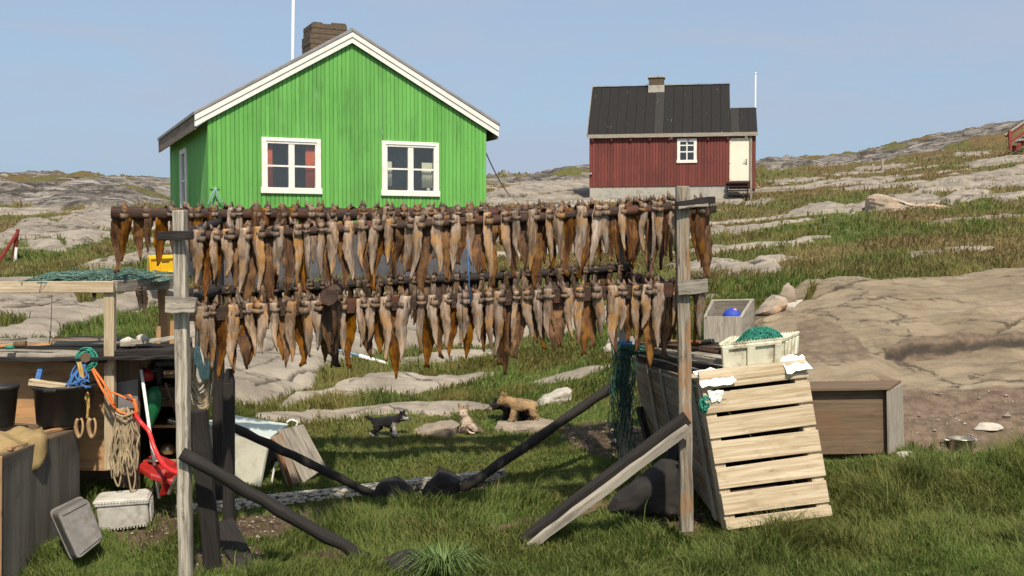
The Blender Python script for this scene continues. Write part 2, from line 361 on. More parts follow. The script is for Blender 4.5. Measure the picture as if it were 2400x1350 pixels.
DIRT_SHADE = [[(1895,1060),(2000,985),(2150,945),(2400,935),(2700,930),(2700,1070),(2400,1062),(2109,1068)], [(1868,900),(1866,800),(1890,785),(1960,800),(2010,840),(2046,882),(1990,896),(1900,905)], [(2080,862),(2110,838),(2180,824),(2300,822),(2400,826),(2700,815),(2700,845),(2400,842),(2250,846),(2150,860)]]  # bare earth first, then painted shade on the steep facet and ledge strip
CRACKS = [([(1775,757),(1850,742),(1900,735),(1960,712),(2040,690),(2075,670)], 2.2), ([(1900,640),(1700,655)], 0), ([(2140,668),(2185,685)], 1.4), ([(2080,866),(2140,848),(2250,842),(2400,836),(2700,830)], 3.0),
 ([(2330,820),(2370,800),(2400,790),(2500,760)], 2), ([(1480,600),(1490,600)], 0), ([(600,930),(760,880),(800,868)], 2), ([(560,900),(640,870),(720,845)], 1.5), ([(560,860),(650,830),(700,800)], 2), ([(150,770),(250,748),(373,715)], 2),
 ([(0,745),(100,735),(170,715)], 2), ([(60,720),(150,708),(249,690)], 1.5), ([(233,620),(311,602),(383,588)], 1.6), ([(60,530),(140,545),(240,555)], 1.5), ([(140,535),(200,512),(264,502)], 1.5),
 ([(2121,453),(2197,440),(2298,427),(2400,412)], 1.8), ([(2230,484),(2260,470),(2300,462)], 1.5), ([(1700,625),(1760,632),(1800,628)], 1.8), ([(2060,930),(2140,925),(2250,935)], 1.2), ([(1150,470),(1250,462),(1382,442)], 1.5), ([(820,905),(900,898),(1000,895)], 1.2), ([(700,978),(850,968),(1000,962)], 1.2)]
def poly_sd(px, py, poly, ys=1.6):
    "signed distance in photo pixels, positive inside"
    q = np.array(poly, float); ins = np.zeros(px.shape, bool); dm = np.full(px.shape, 1e9)
    n = len(q)
    for i in range(n):
        x0, y0 = q[i]; x1, y1 = q[(i + 1) % n]
        if y0 != y1:
            c = ((y0 > py) != (y1 > py)) & (px < (x1 - x0) * (py - y0) / (y1 - y0) + x0); ins ^= c
        ex, ey = x1 - x0, (y1 - y0) * ys; wx = px - x0; wy = (py - y0) * ys
        t = np.clip((wx * ex + wy * ey) / max(ex * ex + ey * ey, 1e-9), 0, 1)
        dm = np.minimum(dm, (wx - ex * t) ** 2 + (wy - ey * t) ** 2)
    return np.where(ins, 1, -1) * np.sqrt(dm)
def line_d(px, py, line):
    dm = np.full(px.shape, 1e9)
    for (x0, y0), (x1, y1) in zip(line[:-1], line[1:]):
        ex, ey = x1 - x0, y1 - y0; t = np.clip(((px - x0) * ex + (py - y0) * ey) / (ex * ex + ey * ey), 0, 1)
        dm = np.minimum(dm, (px - x0 - ex * t) ** 2 + (py - y0 - ey * t) ** 2)
    return np.sqrt(dm)
us_in = np.concatenate([np.linspace((-640 - CX) / F, (-60 - CX) / F, 90, endpoint=False), np.linspace((-60 - CX) / F, (2460 - CX) / F, 760), np.linspace((2460 - CX) / F, (3040 - CX) / F, 91)[1:]])
us_l = us_in[0] - np.cumsum(np.linspace(.002, .05, 40)); us_r = us_in[-1] + np.cumsum(np.linspace(.002, .05, 40))
GU = np.concatenate([us_l[::-1], us_in, us_r])
GD = np.concatenate([np.linspace(-14, 7.9, 24), np.exp(np.linspace(math.log(8.05), math.log(30), 560)), np.exp(np.linspace(math.log(30), math.log(175), 330))[1:]])
NU, ND = len(GU), len(GD)
UU, DD = np.meshgrid(GU, GD, indexing='ij')
XX = UU * np.maximum(DD, 8.0); YY = DD.copy()
ZB = G(XX, YY) - .04 * np.clip((14 - YY) / 3, 0, 1)
BPX, BPY = proj(XX, np.maximum(YY, 8.0), ZB)
VIS = (YY > 8)
wob = 5.0
PXn = BPX + (fbm(XX * 3.1, YY * 3.1, 3) - .5) * wob * 4; PYn = BPY + (fbm(XX * 3.7, YY * 1.7, 5) - .5) * wob * 2.2
rock = np.zeros(XX.shape); lift = np.zeros(XX.shape); dark = np.zeros(XX.shape); soil = np.zeros(XX.shape); dirt_shade = np.zeros(XX.shape); crack = np.zeros(XX.shape)
def sub(poly, mg=30):
    q = np.array(poly); m = VIS & (BPX > q[:, 0].min() - mg) & (BPX < q[:, 0].max() + mg) & (BPY > q[:, 1].min() - mg) & (BPY < q[:, 1].max() + mg)
    return np.where(m)
for k, (poly, rise) in enumerate(ROCK):
    ix = sub(poly); sd = poly_sd(PXn[ix], PYn[ix], poly)
    a = np.clip(.5 + sd / 3.5, 0, 1); big = 40 if rise < .6 else 40
    h = np.sqrt(np.clip(sd / big, 0, 1)) * rise
    rock[ix] = np.maximum(rock[ix], a); lift[ix] = np.maximum(lift[ix], h)
    if k >= len(ROCK) - FARROCK - 1: dark[ix] = np.maximum(dark[ix], np.clip(.5 + sd / 6, 0, 1))
for poly in GRASS_IN:
    ix = sub(poly); sd = poly_sd(PXn[ix], PYn[ix], poly); rock[ix] *= 1 - np.clip(.5 + sd / 3.5, 0, 1)
for poly in SOIL:
    ix = sub(poly); sd = poly_sd(PXn[ix], PYn[ix], poly); soil[ix] = np.maximum(soil[ix], np.clip(.5 + sd / 22, 0, 1))
for k, poly in enumerate(DIRT_SHADE):
    ix = sub(poly); sd = poly_sd(BPX[ix] * .8 + PXn[ix] * .2, BPY[ix] * .85 + PYn[ix] * .15, poly); dirt_shade[ix] = np.maximum(dirt_shade[ix], np.clip(.5 + sd / (14, 3, 2.5)[k], 0, 1) * (1, .7, .95)[k])  # soft edge for the earth, crisp edges for the two painted shade patches
for line, w in CRACKS:
    if w <= 0: continue
    ix = sub(line); d = line_d(PXn[ix], PYn[ix], line); crack[ix] = np.maximum(crack[ix], np.clip(1.5 - d / w, 0, 1))
far = np.clip((YY - 40) / 30, 0, 1)
slab = np.clip(.5 + poly_sd(BPX, BPY, [(1740, 840), (1751, 750), (1860, 660), (2100, 650), (2400, 625), (2720, 600), (2720, 1080), (1850, 1080)]) / 30, 0, 1) * VIS
# scattered outcrops on the far slopes
oc = fbm(XX * .16 + YY * .03, YY * .42, 21, 4) + .2 * (fbm(XX * 1.2, YY * 1.1, 22, 3) - .5)
oc = np.clip((oc - .60) * 22, 0, 1) * np.clip((YY - 27) / 6, 0, 1) * (1 - dark) * np.clip((75 - YY) / 10, 0.25, 1)
lift = np.maximum(lift, oc * .14); rock = np.maximum(rock, oc)
# heathery strips in the dark hill rock
rock = rock * (1 - dark * np.clip((fbm(XX * .12, YY * .3, 31, 4) - .56) * 12, 0, 1))
bedding = fbm((XX + YY * .3) * .55, (YY - XX * .45) * 3.2, 41, 4)          # strata run across the slope
ZZ = ZB + lift * .8 + rock * ((np.abs(bedding - .5) * -.22 + .04) + (fbm(XX * .7, YY * .7, 43, 3) - .5) * .16) + dark * (fbm(XX * .25, YY * .25, 47, 4) - .5) * 1.6
ZZ += (1 - rock) * ((fbm(XX * 1.1, YY * 1.1, 51, 4) - .5) * (.14 + .25 * far) + (fbm(XX * 4.5, YY * 4.5, 53, 2) - .5) * .05 * (1 - soil))
ZZ -= crack * rock * .05
# the ledge across the big slab: everything in front of it lies lower
ix = sub([(2050, 780), (2700, 1060)], 0)
lg = poly_sd(PXn[ix], PYn[ix], [(1990, 900), (2080, 866), (2140, 850), (2250, 844), (2400, 838), (2720, 828), (2720, 1080), (1990, 1080)], 1.0)
ZZ[ix] -= .16 * np.clip(.5 + lg / 8, 0, 1) * np.clip(1 - (lg - 20) / 120, 0, 1) * np.clip((BPX[ix] - 2050) / 60, 0, 1)
ZZ = np.where(VIS, ZZ, ZB + (fbm(XX * 1.1, YY * 1.1, 51, 4) - .5) * .1)
dryv = np.clip((fbm(XX * .5, YY * .35, 61, 4) - .38) * 3, 0, 1) * np.clip((YY - 13) / 14, .12, .9)
dryv = np.clip(dryv + np.clip((YY - 30) / 60, 0, .3), 0, 1)
def ground_mesh(name, faces, mat):
    used = np.unique(faces); remap = np.full(NU * ND, -1, np.int64); remap[used] = np.arange(len(used))
    me = bpy.data.meshes.new(name); nv = len(used); nf = len(faces)
    V = np.stack([XX.ravel()[used], YY.ravel()[used], ZZ.ravel()[used]], 1).astype(np.float32)
    me.vertices.add(nv); me.vertices.foreach_set('co', V.ravel())
    me.loops.add(nf * 4); me.loops.foreach_set('vertex_index', remap[faces].ravel().astype(np.int32))
    me.polygons.add(nf); me.polygons.foreach_set('loop_start', np.arange(0, nf * 4, 4, dtype=np.int32)); me.polygons.foreach_set('use_smooth', np.ones(nf, bool))
    me.update(calc_edges=True)
    for nm, arr in (('rock', rock), ('dark', dark), ('soil', soil), ('dirt_shade', dirt_shade), ('slab', slab), ('crack', crack), ('dry', dryv)):
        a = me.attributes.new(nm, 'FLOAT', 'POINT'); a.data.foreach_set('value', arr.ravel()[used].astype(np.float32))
    me.materials.append(mat); o = bpy.data.objects.new(name, me); COL.objects.link(o); o['kind'] = 'structure'; return o
t = NT('ground'); A = lambda n: t.attr(n).outputs['Fac']
p1 = t.pos(); pst = t.pos((.55, 3.2, 2.5), (0, 0, .42))
n1 = t.noise(p1, .9, 6, .62); n2 = t.noise(p1, 7, 6, .65); n3 = t.noise(p1, 40, 4, .7); n4 = t.noise(pst, 1.3, 7, .68, .3)
rk = t.mix(t.ramp(n1, .32, .68), (.215, .185, .145), (.36, .315, .25))
rk = t.mix(t.math('MULTIPLY', t.ramp(n4, .5, .68), .6), rk, (.105, .088, .07))
rk = t.mix(t.math('MULTIPLY', t.ramp(n2, .56, .72), .55), rk, (.40, .355, .285))
rk = t.mix(t.math('MULTIPLY', t.ramp(n3, .56, .68), .5), rk, (.11, .10, .09))
rk = t.mix(t.math('MULTIPLY', t.ramp(t.noise(p1, 2.3, 5, .6), .6, .7), .5), rk, (.30, .205, .13))
dk = t.mix(t.ramp(t.noise(p1, .8, 7, .75), .42, .6), (.050, .043, .036), (.19, .168, .14))
dk = t.mix(t.math('MULTIPLY', t.ramp(t.noise(pst, .6, 6, .7), .52, .6), .7), dk, (.35, .32, .28))
sb_ = t.mix(t.ramp(n1, .3, .7), (.198, .156, .100), (.29, .235, .158)); sb_ = t.mix(t.math('MULTIPLY', t.ramp(n4, .5, .66), .55), sb_, (.11, .082, .058)); sb_ = t.mix(t.math('MULTIPLY', t.ramp(n3, .57, .68), .45), sb_, (.10, .08, .06)); sb_ = t.mix(t.math('MULTIPLY', t.ramp(t.noise(p1, 1.6, 6, .7), .52, .68), .6), sb_, (.13, .092, .062))
rk = t.mix(A('slab'), rk, sb_)
vc = t.n('ShaderNodeTexVoronoi', feature='DISTANCE_TO_EDGE'); wv = t.n('ShaderNodeVectorMath', operation='ADD'); t.l(t.pos((.22, .75, .6), (0, 0, .35)), wv.inputs[0]); wn_ = t.n('ShaderNodeTexNoise'); t.l(p1, wn_.inputs[0]); wn_.inputs['Scale'].default_value = 1.1; wn_.inputs['Detail'].default_value = 4; sc_ = t.n('ShaderNodeVectorMath', operation='SCALE'); t.l(wn_.outputs['Color'], sc_.inputs[0]); sc_.inputs['Scale'].default_value = .55; t.l(sc_.outputs[0], wv.inputs[1]); t.l(wv.outputs[0], vc.inputs[0]); vc.inputs['Scale'].default_value = .8
crk = t.math('SUBTRACT', 1.0, t.ramp(vc.outputs['Distance'], .002, .022))
rk = t.mix(t.math('MULTIPLY', t.math('MULTIPLY', crk, t.ramp(n2, .38, .58)), .75), rk, (.04, .032, .025))
rk = t.mix(A('dark'), rk, dk)
rk = t.mix(t.math('MULTIPLY', A('dirt_shade'), .9), rk, t.mix(t.ramp(n2, .35, .65), (.10, .070, .048), (.185, .135, .095)))  # earth brown, also darkening the facet and ledge strip as painted shade
rk = t.mix(t.math('MULTIPLY', A('crack'), .85), rk, (.035, .03, .025))
gr = t.mix(t.ramp(n2, .35, .65), (.065, .075, .02), (.11, .125, .035))
gr = t.mix(A('dry'), gr, t.mix(t.ramp(n2, .3, .7), (.085, .055, .022), (.17, .125, .052)))
gr = t.mix(t.math('MULTIPLY', t.ramp(t.noise(p1, 2.1, 5, .6), .56, .7), .6), gr, (.07, .042, .022))
sl_ = t.mix(t.ramp(n2, .35, .68), (.045, .028, .017), (.12, .082, .055))
sl_ = t.mix(t.ramp(n3, .6, .7), sl_, (.2, .165, .13))
gr = t.mix(t.ramp(t.math('ADD', A('soil'), t.math('MULTIPLY', t.math('SUBTRACT', n2, .5), .8)), .3, .62), gr, sl_)
t.color(t.mix(t.ramp(t.math('ADD', A('rock'), t.math('MULTIPLY', t.math('SUBTRACT', n3, .5), .5)), .4, .6), gr, rk)); t.rough(.92); t.b.inputs['Specular IOR Level'].default_value = .2
t.bump(t.math('ADD', t.math('ADD', t.math('MULTIPLY', n2, .7), t.math('MULTIPLY', n3, .25)), t.math('MULTIPLY', n4, .7)), .9, .045)
M_GROUND = t.m
idx = np.arange(NU * ND).reshape(NU, ND)
FC = np.stack([idx[:-1, :-1], idx[1:, :-1], idx[1:, 1:], idx[:-1, 1:]], -1).reshape(-1, 4)
rf = rock.ravel()[FC].mean(1); yf = YY.ravel()[FC].mean(1)
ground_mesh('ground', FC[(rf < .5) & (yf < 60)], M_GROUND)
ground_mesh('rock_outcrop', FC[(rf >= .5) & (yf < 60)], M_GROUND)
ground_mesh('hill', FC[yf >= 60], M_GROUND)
def zg(x, y):
    "height of the finished ground"
    d = max(y, 8.05); u = x / max(y, 8.0)
    i = int(np.clip(np.searchsorted(GU, u), 1, NU - 1)); j = int(np.clip(np.searchsorted(GD, y), 1, ND - 1))
    a = (u - GU[i - 1]) / (GU[i] - GU[i - 1]); b = (y - GD[j - 1]) / (GD[j] - GD[j - 1])
    return float((ZZ[i - 1, j - 1] * (1 - a) + ZZ[i, j - 1] * a) * (1 - b) + (ZZ[i - 1, j] * (1 - a) + ZZ[i, j] * a) * b)
def hit(px, py, d0=8.3, d1=150):
    "where the line of sight of a photo pixel meets the finished ground"
    ds = np.exp(np.linspace(math.log(d0), math.log(d1), 1500)); p0 = P(px, py, 1.0)
    for d in ds:
        z = zg(p0.x * d, d)
        if CAMZ + (p0.z - CAMZ) * d <= z: break
    q = P(px, py, float(d)); q.z = z; return q
# ---------------------------------------------------------------- grass blades
inf = (BPX > -640) & (BPX < 3040) & (YY > 8.3) & (rock < .45) & (dark < .5)
rowpx = np.abs(np.gradient(BPY, axis=1)); colpx = np.abs(np.gradient(BPX, axis=0))
wgt = np.where(inf, np.clip(rowpx * colpx, 0, 60), 0) * (1 - .93 * soil) * np.clip(1.25 - YY / 90, .25, 1) * np.where((BPX > -70) & (BPX < 2470), 1, .45)
pen = np.clip(poly_sd(BPX, BPY, [(560, 1000), (900, 965), (1480, 940), (1560, 1040), (1460, 1180), (1000, 1180), (600, 1240), (430, 1240), (430, 1130)]) / 30, 0, 1) * VIS     # trodden turf between the racks
clear = np.zeros(XX.shape)
for cxp, cyp, rxp, ryp in ((1090, 1020, 60, 28), (905, 1010, 58, 24), (2080, 1050, 60, 40), (2250, 1072, 100, 40), (1825, 1240, 150, 20), (1610, 1250, 60, 25), (1980, 1085, 140, 24)):
    clear = np.maximum(clear, np.clip(1.3 - np.hypot((BPX - cxp) / rxp, (BPY - cyp) / ryp), 0, 1))
wgt = wgt * (1 - .8 * clear)
NB = 500000
cdf = np.cumsum(wgt.ravel()); pick = np.searchsorted(cdf, RNG.random(NB) * cdf[-1])
iu, jd = np.unravel_index(np.clip(pick, 0, NU * ND - 1), XX.shape)
iu = np.clip(iu, 0, NU - 2); jd = np.clip(jd, 0, ND - 2); fa = RNG.random(NB); fb = RNG.random(NB)
bi = lambda a: (a[iu, jd] * (1 - fa) + a[iu + 1, jd] * fa) * (1 - fb) + (a[iu, jd + 1] * (1 - fa) + a[iu + 1, jd + 1] * fa) * fb
bx, by, bz, bdry, bpen, bclr = bi(XX), bi(YY), bi(ZZ), bi(dryv), bi(pen), bi(clear)
tall = fbm(bx * 1.6, by * 1.6, 71, 3)
dist = by / 9.0
hgt = (.055 + .13 * np.clip((tall - .3) * 2, 0, 1)) * (1 - .62 * bpen) * (1 - .55 * bclr) * dist ** .35 * RNG.uniform(.5, 1.25, NB)
hgt *= np.where(bx / by > .16, 1.3, 1.0)
hgt *= np.clip(1.15 - (by - 12) / 40, .62, 1)
hgt *= 1 + .9 * (by < 14) * np.clip((fbm(bx * 2.3, by * 2.3, 77, 2) - .62) * 12, 0, 1) * (1 - bpen * .95) * (1 - bclr)
seedy = (RNG.random(NB) < np.where(by > 14, .05, .012)); hgt = np.where(seedy, hgt * 1.7, hgt)
wid = .0042 * dist ** .95 * RNG.uniform(.6, 1.4, NB)
ang = RNG.random(NB) * 2 * math.pi
flow = fbm(bx * .8, by * .8, 81, 3) * 9.0
lean = RNG.uniform(.2, 1.0, NB); la = flow + RNG.normal(0, 1.2, NB)
lx = np.cos(la) * lean * hgt; ly = np.sin(la) * lean * hgt
dx = np.cos(ang) * wid; dy = np.sin(ang) * wid * .4
V = np.empty((NB, 5, 3), np.float32)
V[:, 0] = np.stack([bx - dx, by - dy, bz - .01], 1); V[:, 1] = np.stack([bx + dx, by + dy, bz - .01], 1)
mx_, my_, mz_ = bx + lx * .3, by + ly * .3, bz + hgt * .6
V[:, 2] = np.stack([mx_ + dx * .8, my_ + dy * .8, mz_], 1); V[:, 3] = np.stack([mx_ - dx * .8, my_ - dy * .8, mz_], 1)
V[:, 4] = np.stack([bx + lx, by + ly, bz + hgt * np.clip(1 - lean * .28, .45, 1)], 1)
me = bpy.data.meshes.new('grass'); me.vertices.add(NB * 5); me.vertices.foreach_set('co', V.ravel())
base = np.arange(NB)[:, None] * 5
lp = np.concatenate([base + np.array([0, 1, 2, 3]), base + np.array([3, 2, 4])], 1).astype(np.int32)
me.loops.add(NB * 7); me.loops.foreach_set('vertex_index', lp.ravel())
me.polygons.add(NB * 2); ls = (np.arange(NB)[:, None] * 7 + np.array([0, 4])).ravel().astype(np.int32); me.polygons.foreach_set('loop_start', ls)
me.polygons.foreach_set('use_smooth', np.ones(NB * 2, bool)); me.update(calc_edges=True)
tone = RNG.random(NB)
dd = np.clip(bdry * 1.1 + RNG.normal(0, .16, NB) + .25 * (tone > .9), 0, 1)[:, None]; tone = tone[:, None]
lush = np.array([.080, .134, .024]) * (1 - tone) + np.array([.170, .235, .056]) * tone
yel = fbm(bx * 1.2, by * 1.2, 91, 3)[:, None]; yel = np.clip((yel - .42) * 3.5, 0, 1) * np.clip((by[:, None] - 8) / 8, .35, 1)
lush = lush * (1 - yel) + (np.array([.14, .135, .03]) * (1 - tone) + np.array([.24, .205, .065]) * tone) * yel
dryc = np.array([.17, .12, .048]) * (1 - tone) + np.array([.36, .275, .125]) * tone
dryc = np.where(seedy[:, None], np.array([.20, .13, .065]), dryc)
cc = lush * (1 - dd) + dryc * dd
ca = me.attributes.new('tint', 'FLOAT_COLOR', 'POINT'); c4 = np.ones((NB, 5, 4), np.float32); c4[:, :, :3] = cc[:, None, :]; ca.data.foreach_set('color', c4.ravel())
t = NT('grass'); a = t.attr('tint').outputs['Color']; t.color(a); t.rough(.7); t.b.inputs['Specular IOR Level'].default_value = .2
tr = t.n('ShaderNodeBsdfTranslucent'); t.l(a, tr.inputs[0]); ms = t.n('ShaderNodeMixShader'); ms.inputs[0].default_value = .4
t.l(t.b.outputs[0], ms.inputs[1]); t.l(tr.outputs[0], ms.inputs[2]); t.l(ms.outputs[0], t.out.inputs[0]); M_GRASS = t.m
me.materials.append(M_GRASS); go = bpy.data.objects.new('grass', me); COL.objects.link(go); go['kind'] = 'stuff'; go['label'] = 'green and straw coloured grass covering the slope between rocks'

# ---- small stones on the bare earth, too many to count
gm = np.where((BPX > 0) & (BPX < 2450) & (YY > 9) & (YY < 16), np.clip(soil - .35, 0, 1) + .8 * np.clip(dirt_shade - .4, 0, 1) * (BPY > 930), 0)
cdf = np.cumsum(gm.ravel()); NG = 2600; pk = np.searchsorted(cdf, RNG.random(NG) * cdf[-1]); iu, jd = np.unravel_index(np.clip(pk, 0, NU * ND - 1), XX.shape)
octv = np.array([(1, 0, 0), (0, 1, 0), (-1, 0, 0), (0, -1, 0), (0, 0, .7), (0, 0, -.7)]); octf = [(0, 1, 4), (1, 2, 4), (2, 3, 4), (3, 0, 4), (1, 0, 5), (2, 1, 5), (3, 2, 5), (0, 3, 5)]
gv = []; gf = []; gr_ = []
for k in range(NG):
    c = np.array([XX[iu[k], jd[k]] + RNG.normal(0, .02), YY[iu[k], jd[k]] + RNG.normal(0, .02), ZZ[iu[k], jd[k]]]); r = .006 * math.exp(RNG.normal(0, .7)); o = len(gv); a = RNG.random() * 6.28; ca_, sa_ = math.cos(a), math.sin(a)
    for q in octv:
        q = q * r * RNG.uniform(.7, 1.3); gv.append((c[0] + q[0] * ca_ - q[1] * sa_, c[1] + q[0] * sa_ + q[1] * ca_, c[2] + q[2] + r * .2))
    gf += [tuple(o + i for i in f) for f in octf]; gr_ += [RNG.random()] * 8
me = bpy.data.meshes.new('gravel'); me.from_pydata(gv, [], gf); at = me.attributes.new('rnd', 'FLOAT', 'FACE'); at.data.foreach_set('value', np.array(gr_, np.float32))
t = NT('gravel'); t.color(t.mix(t.attr('rnd').outputs['Fac'], (.09, .065, .045), (.36, .30, .23))); t.rough(.95); me.materials.append(t.m); o = bpy.data.objects.new('gravel', me); COL.objects.link(o); o['kind'] = 'stuff'; o['label'] = 'small stones scattered over the bare earth'
# ================================================================ materials of the built things
M = {}
M['pale_wood'] = m_wood('pale_wood', (.38, .28, .16), (.62, .53, .38), (.22, .16, .10), .55, gs=.6)
M['gray_wood'] = m_wood('gray_wood', (.20, .175, .14), (.40, .36, .29), (.06, .05, .04), .6, bump=.8)
M['post_wood'] = m_wood('post_wood', (.11, .088, .062), (.37, .325, .25), (.04, .032, .025), .85, gs=.8, bump=1.0, stain=(.30, .15, .06))
M['pale_post'] = m_wood('pale_post_wood', (.17, .145, .11), (.52, .475, .385), (.045, .037, .028), .8, gs=.8, bump=1.0)
M['dark_wood'] = m_wood('dark_wood', (.008, .007, .006), (.028, .021, .016), (.006, .005, .005), .5, bump=.8, spec=.45)
M['log_wood'] = m_wood('log_wood', (.026, .017, .013), (.075, .042, .028), (.014, .011, .009), .65, bump=.8, stain=(.11, .042, .024))
M['brown_wood'] = m_wood('brown_wood', (.10, .068, .042), (.17, .12, .075), (.06, .045, .03), .6, gs=.6, stain=(.145, .088, .048))
M['ply'] = m_wood('ply', (.33, .185, .085), (.46, .29, .15), (.10, .065, .04), .55, gs=.35, var=.15, stain=(.48, .26, .11))
M['old_ply'] = m_wood('old_ply', (.115, .105, .088), (.19, .178, .152), (.05, .045, .036), .6, gs=.25, var=.15)
M['lath'] = m_wood('lath', (.17, .13, .09), (.33, .27, .20), (.06, .045, .03), .65, stain=(.22, .10, .035))
M['white'] = m_plain('white_paint', (.78, .76, .68), .45, .08, 9, (.45, .36, .22), .25, dscale=6)
M['concrete'] = m_plain('concrete', (.42, .40, .34), .9, .3, 3, (.12, .10, .08), .6, bump=.4)
M['dark_base'] = m_plain('dark_base', (.085, .085, .09), .9, .3, 3, bump=.3)
M['plaster'] = m_plain('inside_wall', (.60, .56, .48), .9, .1)
M['tar'] = m_plain('roof_felt', (.035, .031, .028), .85, .3, 2, (.075, .066, .058), .5, dscale=1.2)
M['roofgray'] = m_plain('gray_roof', (.25, .24, .235), .8, .2, 4, bump=.3)
M['brick'] = None
M['stone'] = m_plain('boulder', (.33, .27, .20), .9, .35, 4, (.13, .095, .065), .6, bump=.6, dscale=2)
M['stone_pale'] = m_plain('pale_stone', (.50, .46, .38), .9, .25, 4, (.26, .21, .16), .5, bump=.5)
M['stone_lichen'] = m_plain('lichen_boulder', (.44, .36, .27), .9, .3, 3, (.45, .20, .07), .75, bump=.6, dscale=1.4)
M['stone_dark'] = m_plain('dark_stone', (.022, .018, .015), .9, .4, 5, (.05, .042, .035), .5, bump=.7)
M['styro'] = m_plain('dirty_foam', (.55, .53, .47), .7, .2, 6, (.20, .17, .12), .65, bump=.25, dscale=5)
M['cream'] = m_plain('cream_plastic', (.72, .69, .52), .5, .1, 7, (.23, .16, .085), .7, bump=.1, dscale=5)
M['grayplastic'] = m_plain('gray_plastic', (.16, .15, .135), .7, .3, 6, (.07, .06, .045), .7, bump=.3, dscale=5)
M['black'] = m_plain('black_plastic', (.018, .017, .016), .5, .3, 8, (.05, .045, .04), .4)
M['enamel'] = m_plain('freezer_enamel', (.76, .75, .62), .35, .06, 3, (.40, .33, .20), .35, bump=.03, dscale=7)
M['enamel_top'] = m_plain('freezer_lid', (.62, .68, .66), .35, .08, 3, (.4, .38, .3), .3, bump=.03)
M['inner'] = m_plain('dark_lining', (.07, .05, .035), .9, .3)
M['yellow'] = m_plain('yellow_plastic', (.78, .46, .015), .45, .08)
M['red'] = m_plain('red_plastic', (.38, .018, .015), .45, .15, 6, (.2, .02, .015), .4)
M['redpaint'] = m_plain('red_paint', (.23, .03, .022), .7, .3, 8)
M['redhose'] = m_plain('red_hose', (.75, .03, .03), .35, .08)
M['orange'] = m_plain('orange_strap', (.72, .17, .03), .7, .15, 20)
M['blue'] = m_plain('blue_rope', (.045, .14, .34), .8, .25, 20)
M['blue_cloth'] = m_plain('blue_cloth', (.02, .06, .40), .7, .15)
M['teal'] = m_plain('green_rope', (.03, .26, .18), .8, .3, 20)
M['netgreen'] = m_plain('green_net', (.035, .27, .19), .8, .35, 15, (.02, .10, .08), .5)
M['netdark'] = m_plain('dark_net', (.02, .085, .06), .85, .4, 15)
M['floatgreen'] = m_plain('green_float', (.012, .16, .06), .35, .12)
M['paleteal'] = m_plain('pale_rope', (.28, .45, .42), .8, .2, 20)
M['rope'] = m_plain('tan_rope', (.36, .28, .17), .9, .3, 30, (.16, .12, .07), .5)
M['canvas'] = m_plain('canvas', (.34, .24, .10), .9, .3, 5, (.16, .11, .05), .5, bump=.4)
M['paper'] = m_plain('white_sheet', (.80, .80, .74), .6, .05)
M['metal'] = m_plain('metal', (.52, .47, .38), .35, .15, 8, (.2, .16, .11), .4, metal=.85)
M['pipe'] = m_plain('white_pipe', (.80, .80, .74), .3, .04)
M['curtain'] = m_plain('orange_curtain', (.72, .15, .055), .8, .15)
M['lace'] = m_plain('lace_curtain', (.72, .68, .54), .8, .1)
M['rust'] = m_plain('rust', (.22, .09, .035), .9, .4, 8)
t = NT('window_glass'); t.color((.02, .02, .02)); t.rough(.04)
tb = t.n('ShaderNodeBsdfTransparent'); tb.inputs[0].default_value = (.86, .88, .86, 1); gl = t.n('ShaderNodeBsdfGlossy'); gl.inputs['Roughness'].default_value = .03
fr = t.n('ShaderNodeFresnel'); fr.inputs[0].default_value = 1.5; ms = t.n('ShaderNodeMixShader')
lw = t.n('ShaderNodeLayerWeight'); t.l(t.math('ADD', t.math('MULTIPLY', t.math('POWER', lw.outputs['Facing'], 3.0), .7), .09), ms.inputs[0]); t.l(tb.outputs[0], ms.inputs[1]); t.l(gl.outputs[0], ms.inputs[2]); t.l(ms.outputs[0], t.out.inputs[0]); M['glass'] = t.m
t = NT('chimney_brick'); bk = t.n('ShaderNodeTexBrick'); t.l(t.coord('UV', (1, 1, 1)), bk.inputs[0]); bk.inputs['Scale'].default_value = 6.5
bk.inputs['Color1'].default_value = (.15, .095, .055, 1); bk.inputs['Color2'].default_value = (.085, .06, .04, 1); bk.inputs['Mortar'].default_value = (.26, .21, .14, 1); bk.inputs['Mortar Size'].default_value = .012
c = t.mix(t.ramp(t.noise(t.coord('Object'), 5, 6, .7), .4, .65), bk.outputs[0], (.11, .085, .055)); t.color(c); t.rough(.95); t.bump(t.math('ADD', bk.outputs['Fac'], t.noise(t.coord('Object'), 14, 4)), .8, -.03); M['brick'] = t.m
def m_boards(name, c1, c2, streak, samt, board, rough=.75):
    t = NT(name); u = t.coord('UV', (1, 1, 1)); sp = t.n('ShaderNodeSeparateXYZ'); t.l(u, sp.inputs[0])
    r = t.attr('rnd').outputs['Fac']
    v = t.n('ShaderNodeCombineXYZ'); t.l(t.math('MULTIPLY', r, 91), v.inputs[0]); t.l(t.math('MULTIPLY', sp.outputs[1], .5), v.inputs[1]); t.l(t.math('MULTIPLY', sp.outputs[0], 30), v.inputs[2])
    n = t.noise(v.outputs[0], 1.6, 6, .65); n2 = t.noise(t.coord('UV', (.8, .55, 1)), 1.4, 5, .6); fine = t.noise(t.coord('UV', (60, 3, 1)), 1, 5, .7)
    c = t.mix(t.ramp(r, 0, 1), c1, c2)
    c = t.mix(t.math('MULTIPLY', t.ramp(t.math('ADD', t.math('MULTIPLY', n, .55), t.math('MULTIPLY', n2, .45)), .47, .64), .8), c, tuple(x * .6 for x in c1))
    c = t.mix(t.math('MULTIPLY', t.ramp(t.math('ADD', t.math('MULTIPLY', fine, .5), t.math('MULTIPLY', n, .5)), .57, .66), samt), c, streak)
    t.color(c); t.rough(rough); t.bump(fine, .3, .004); return t.m
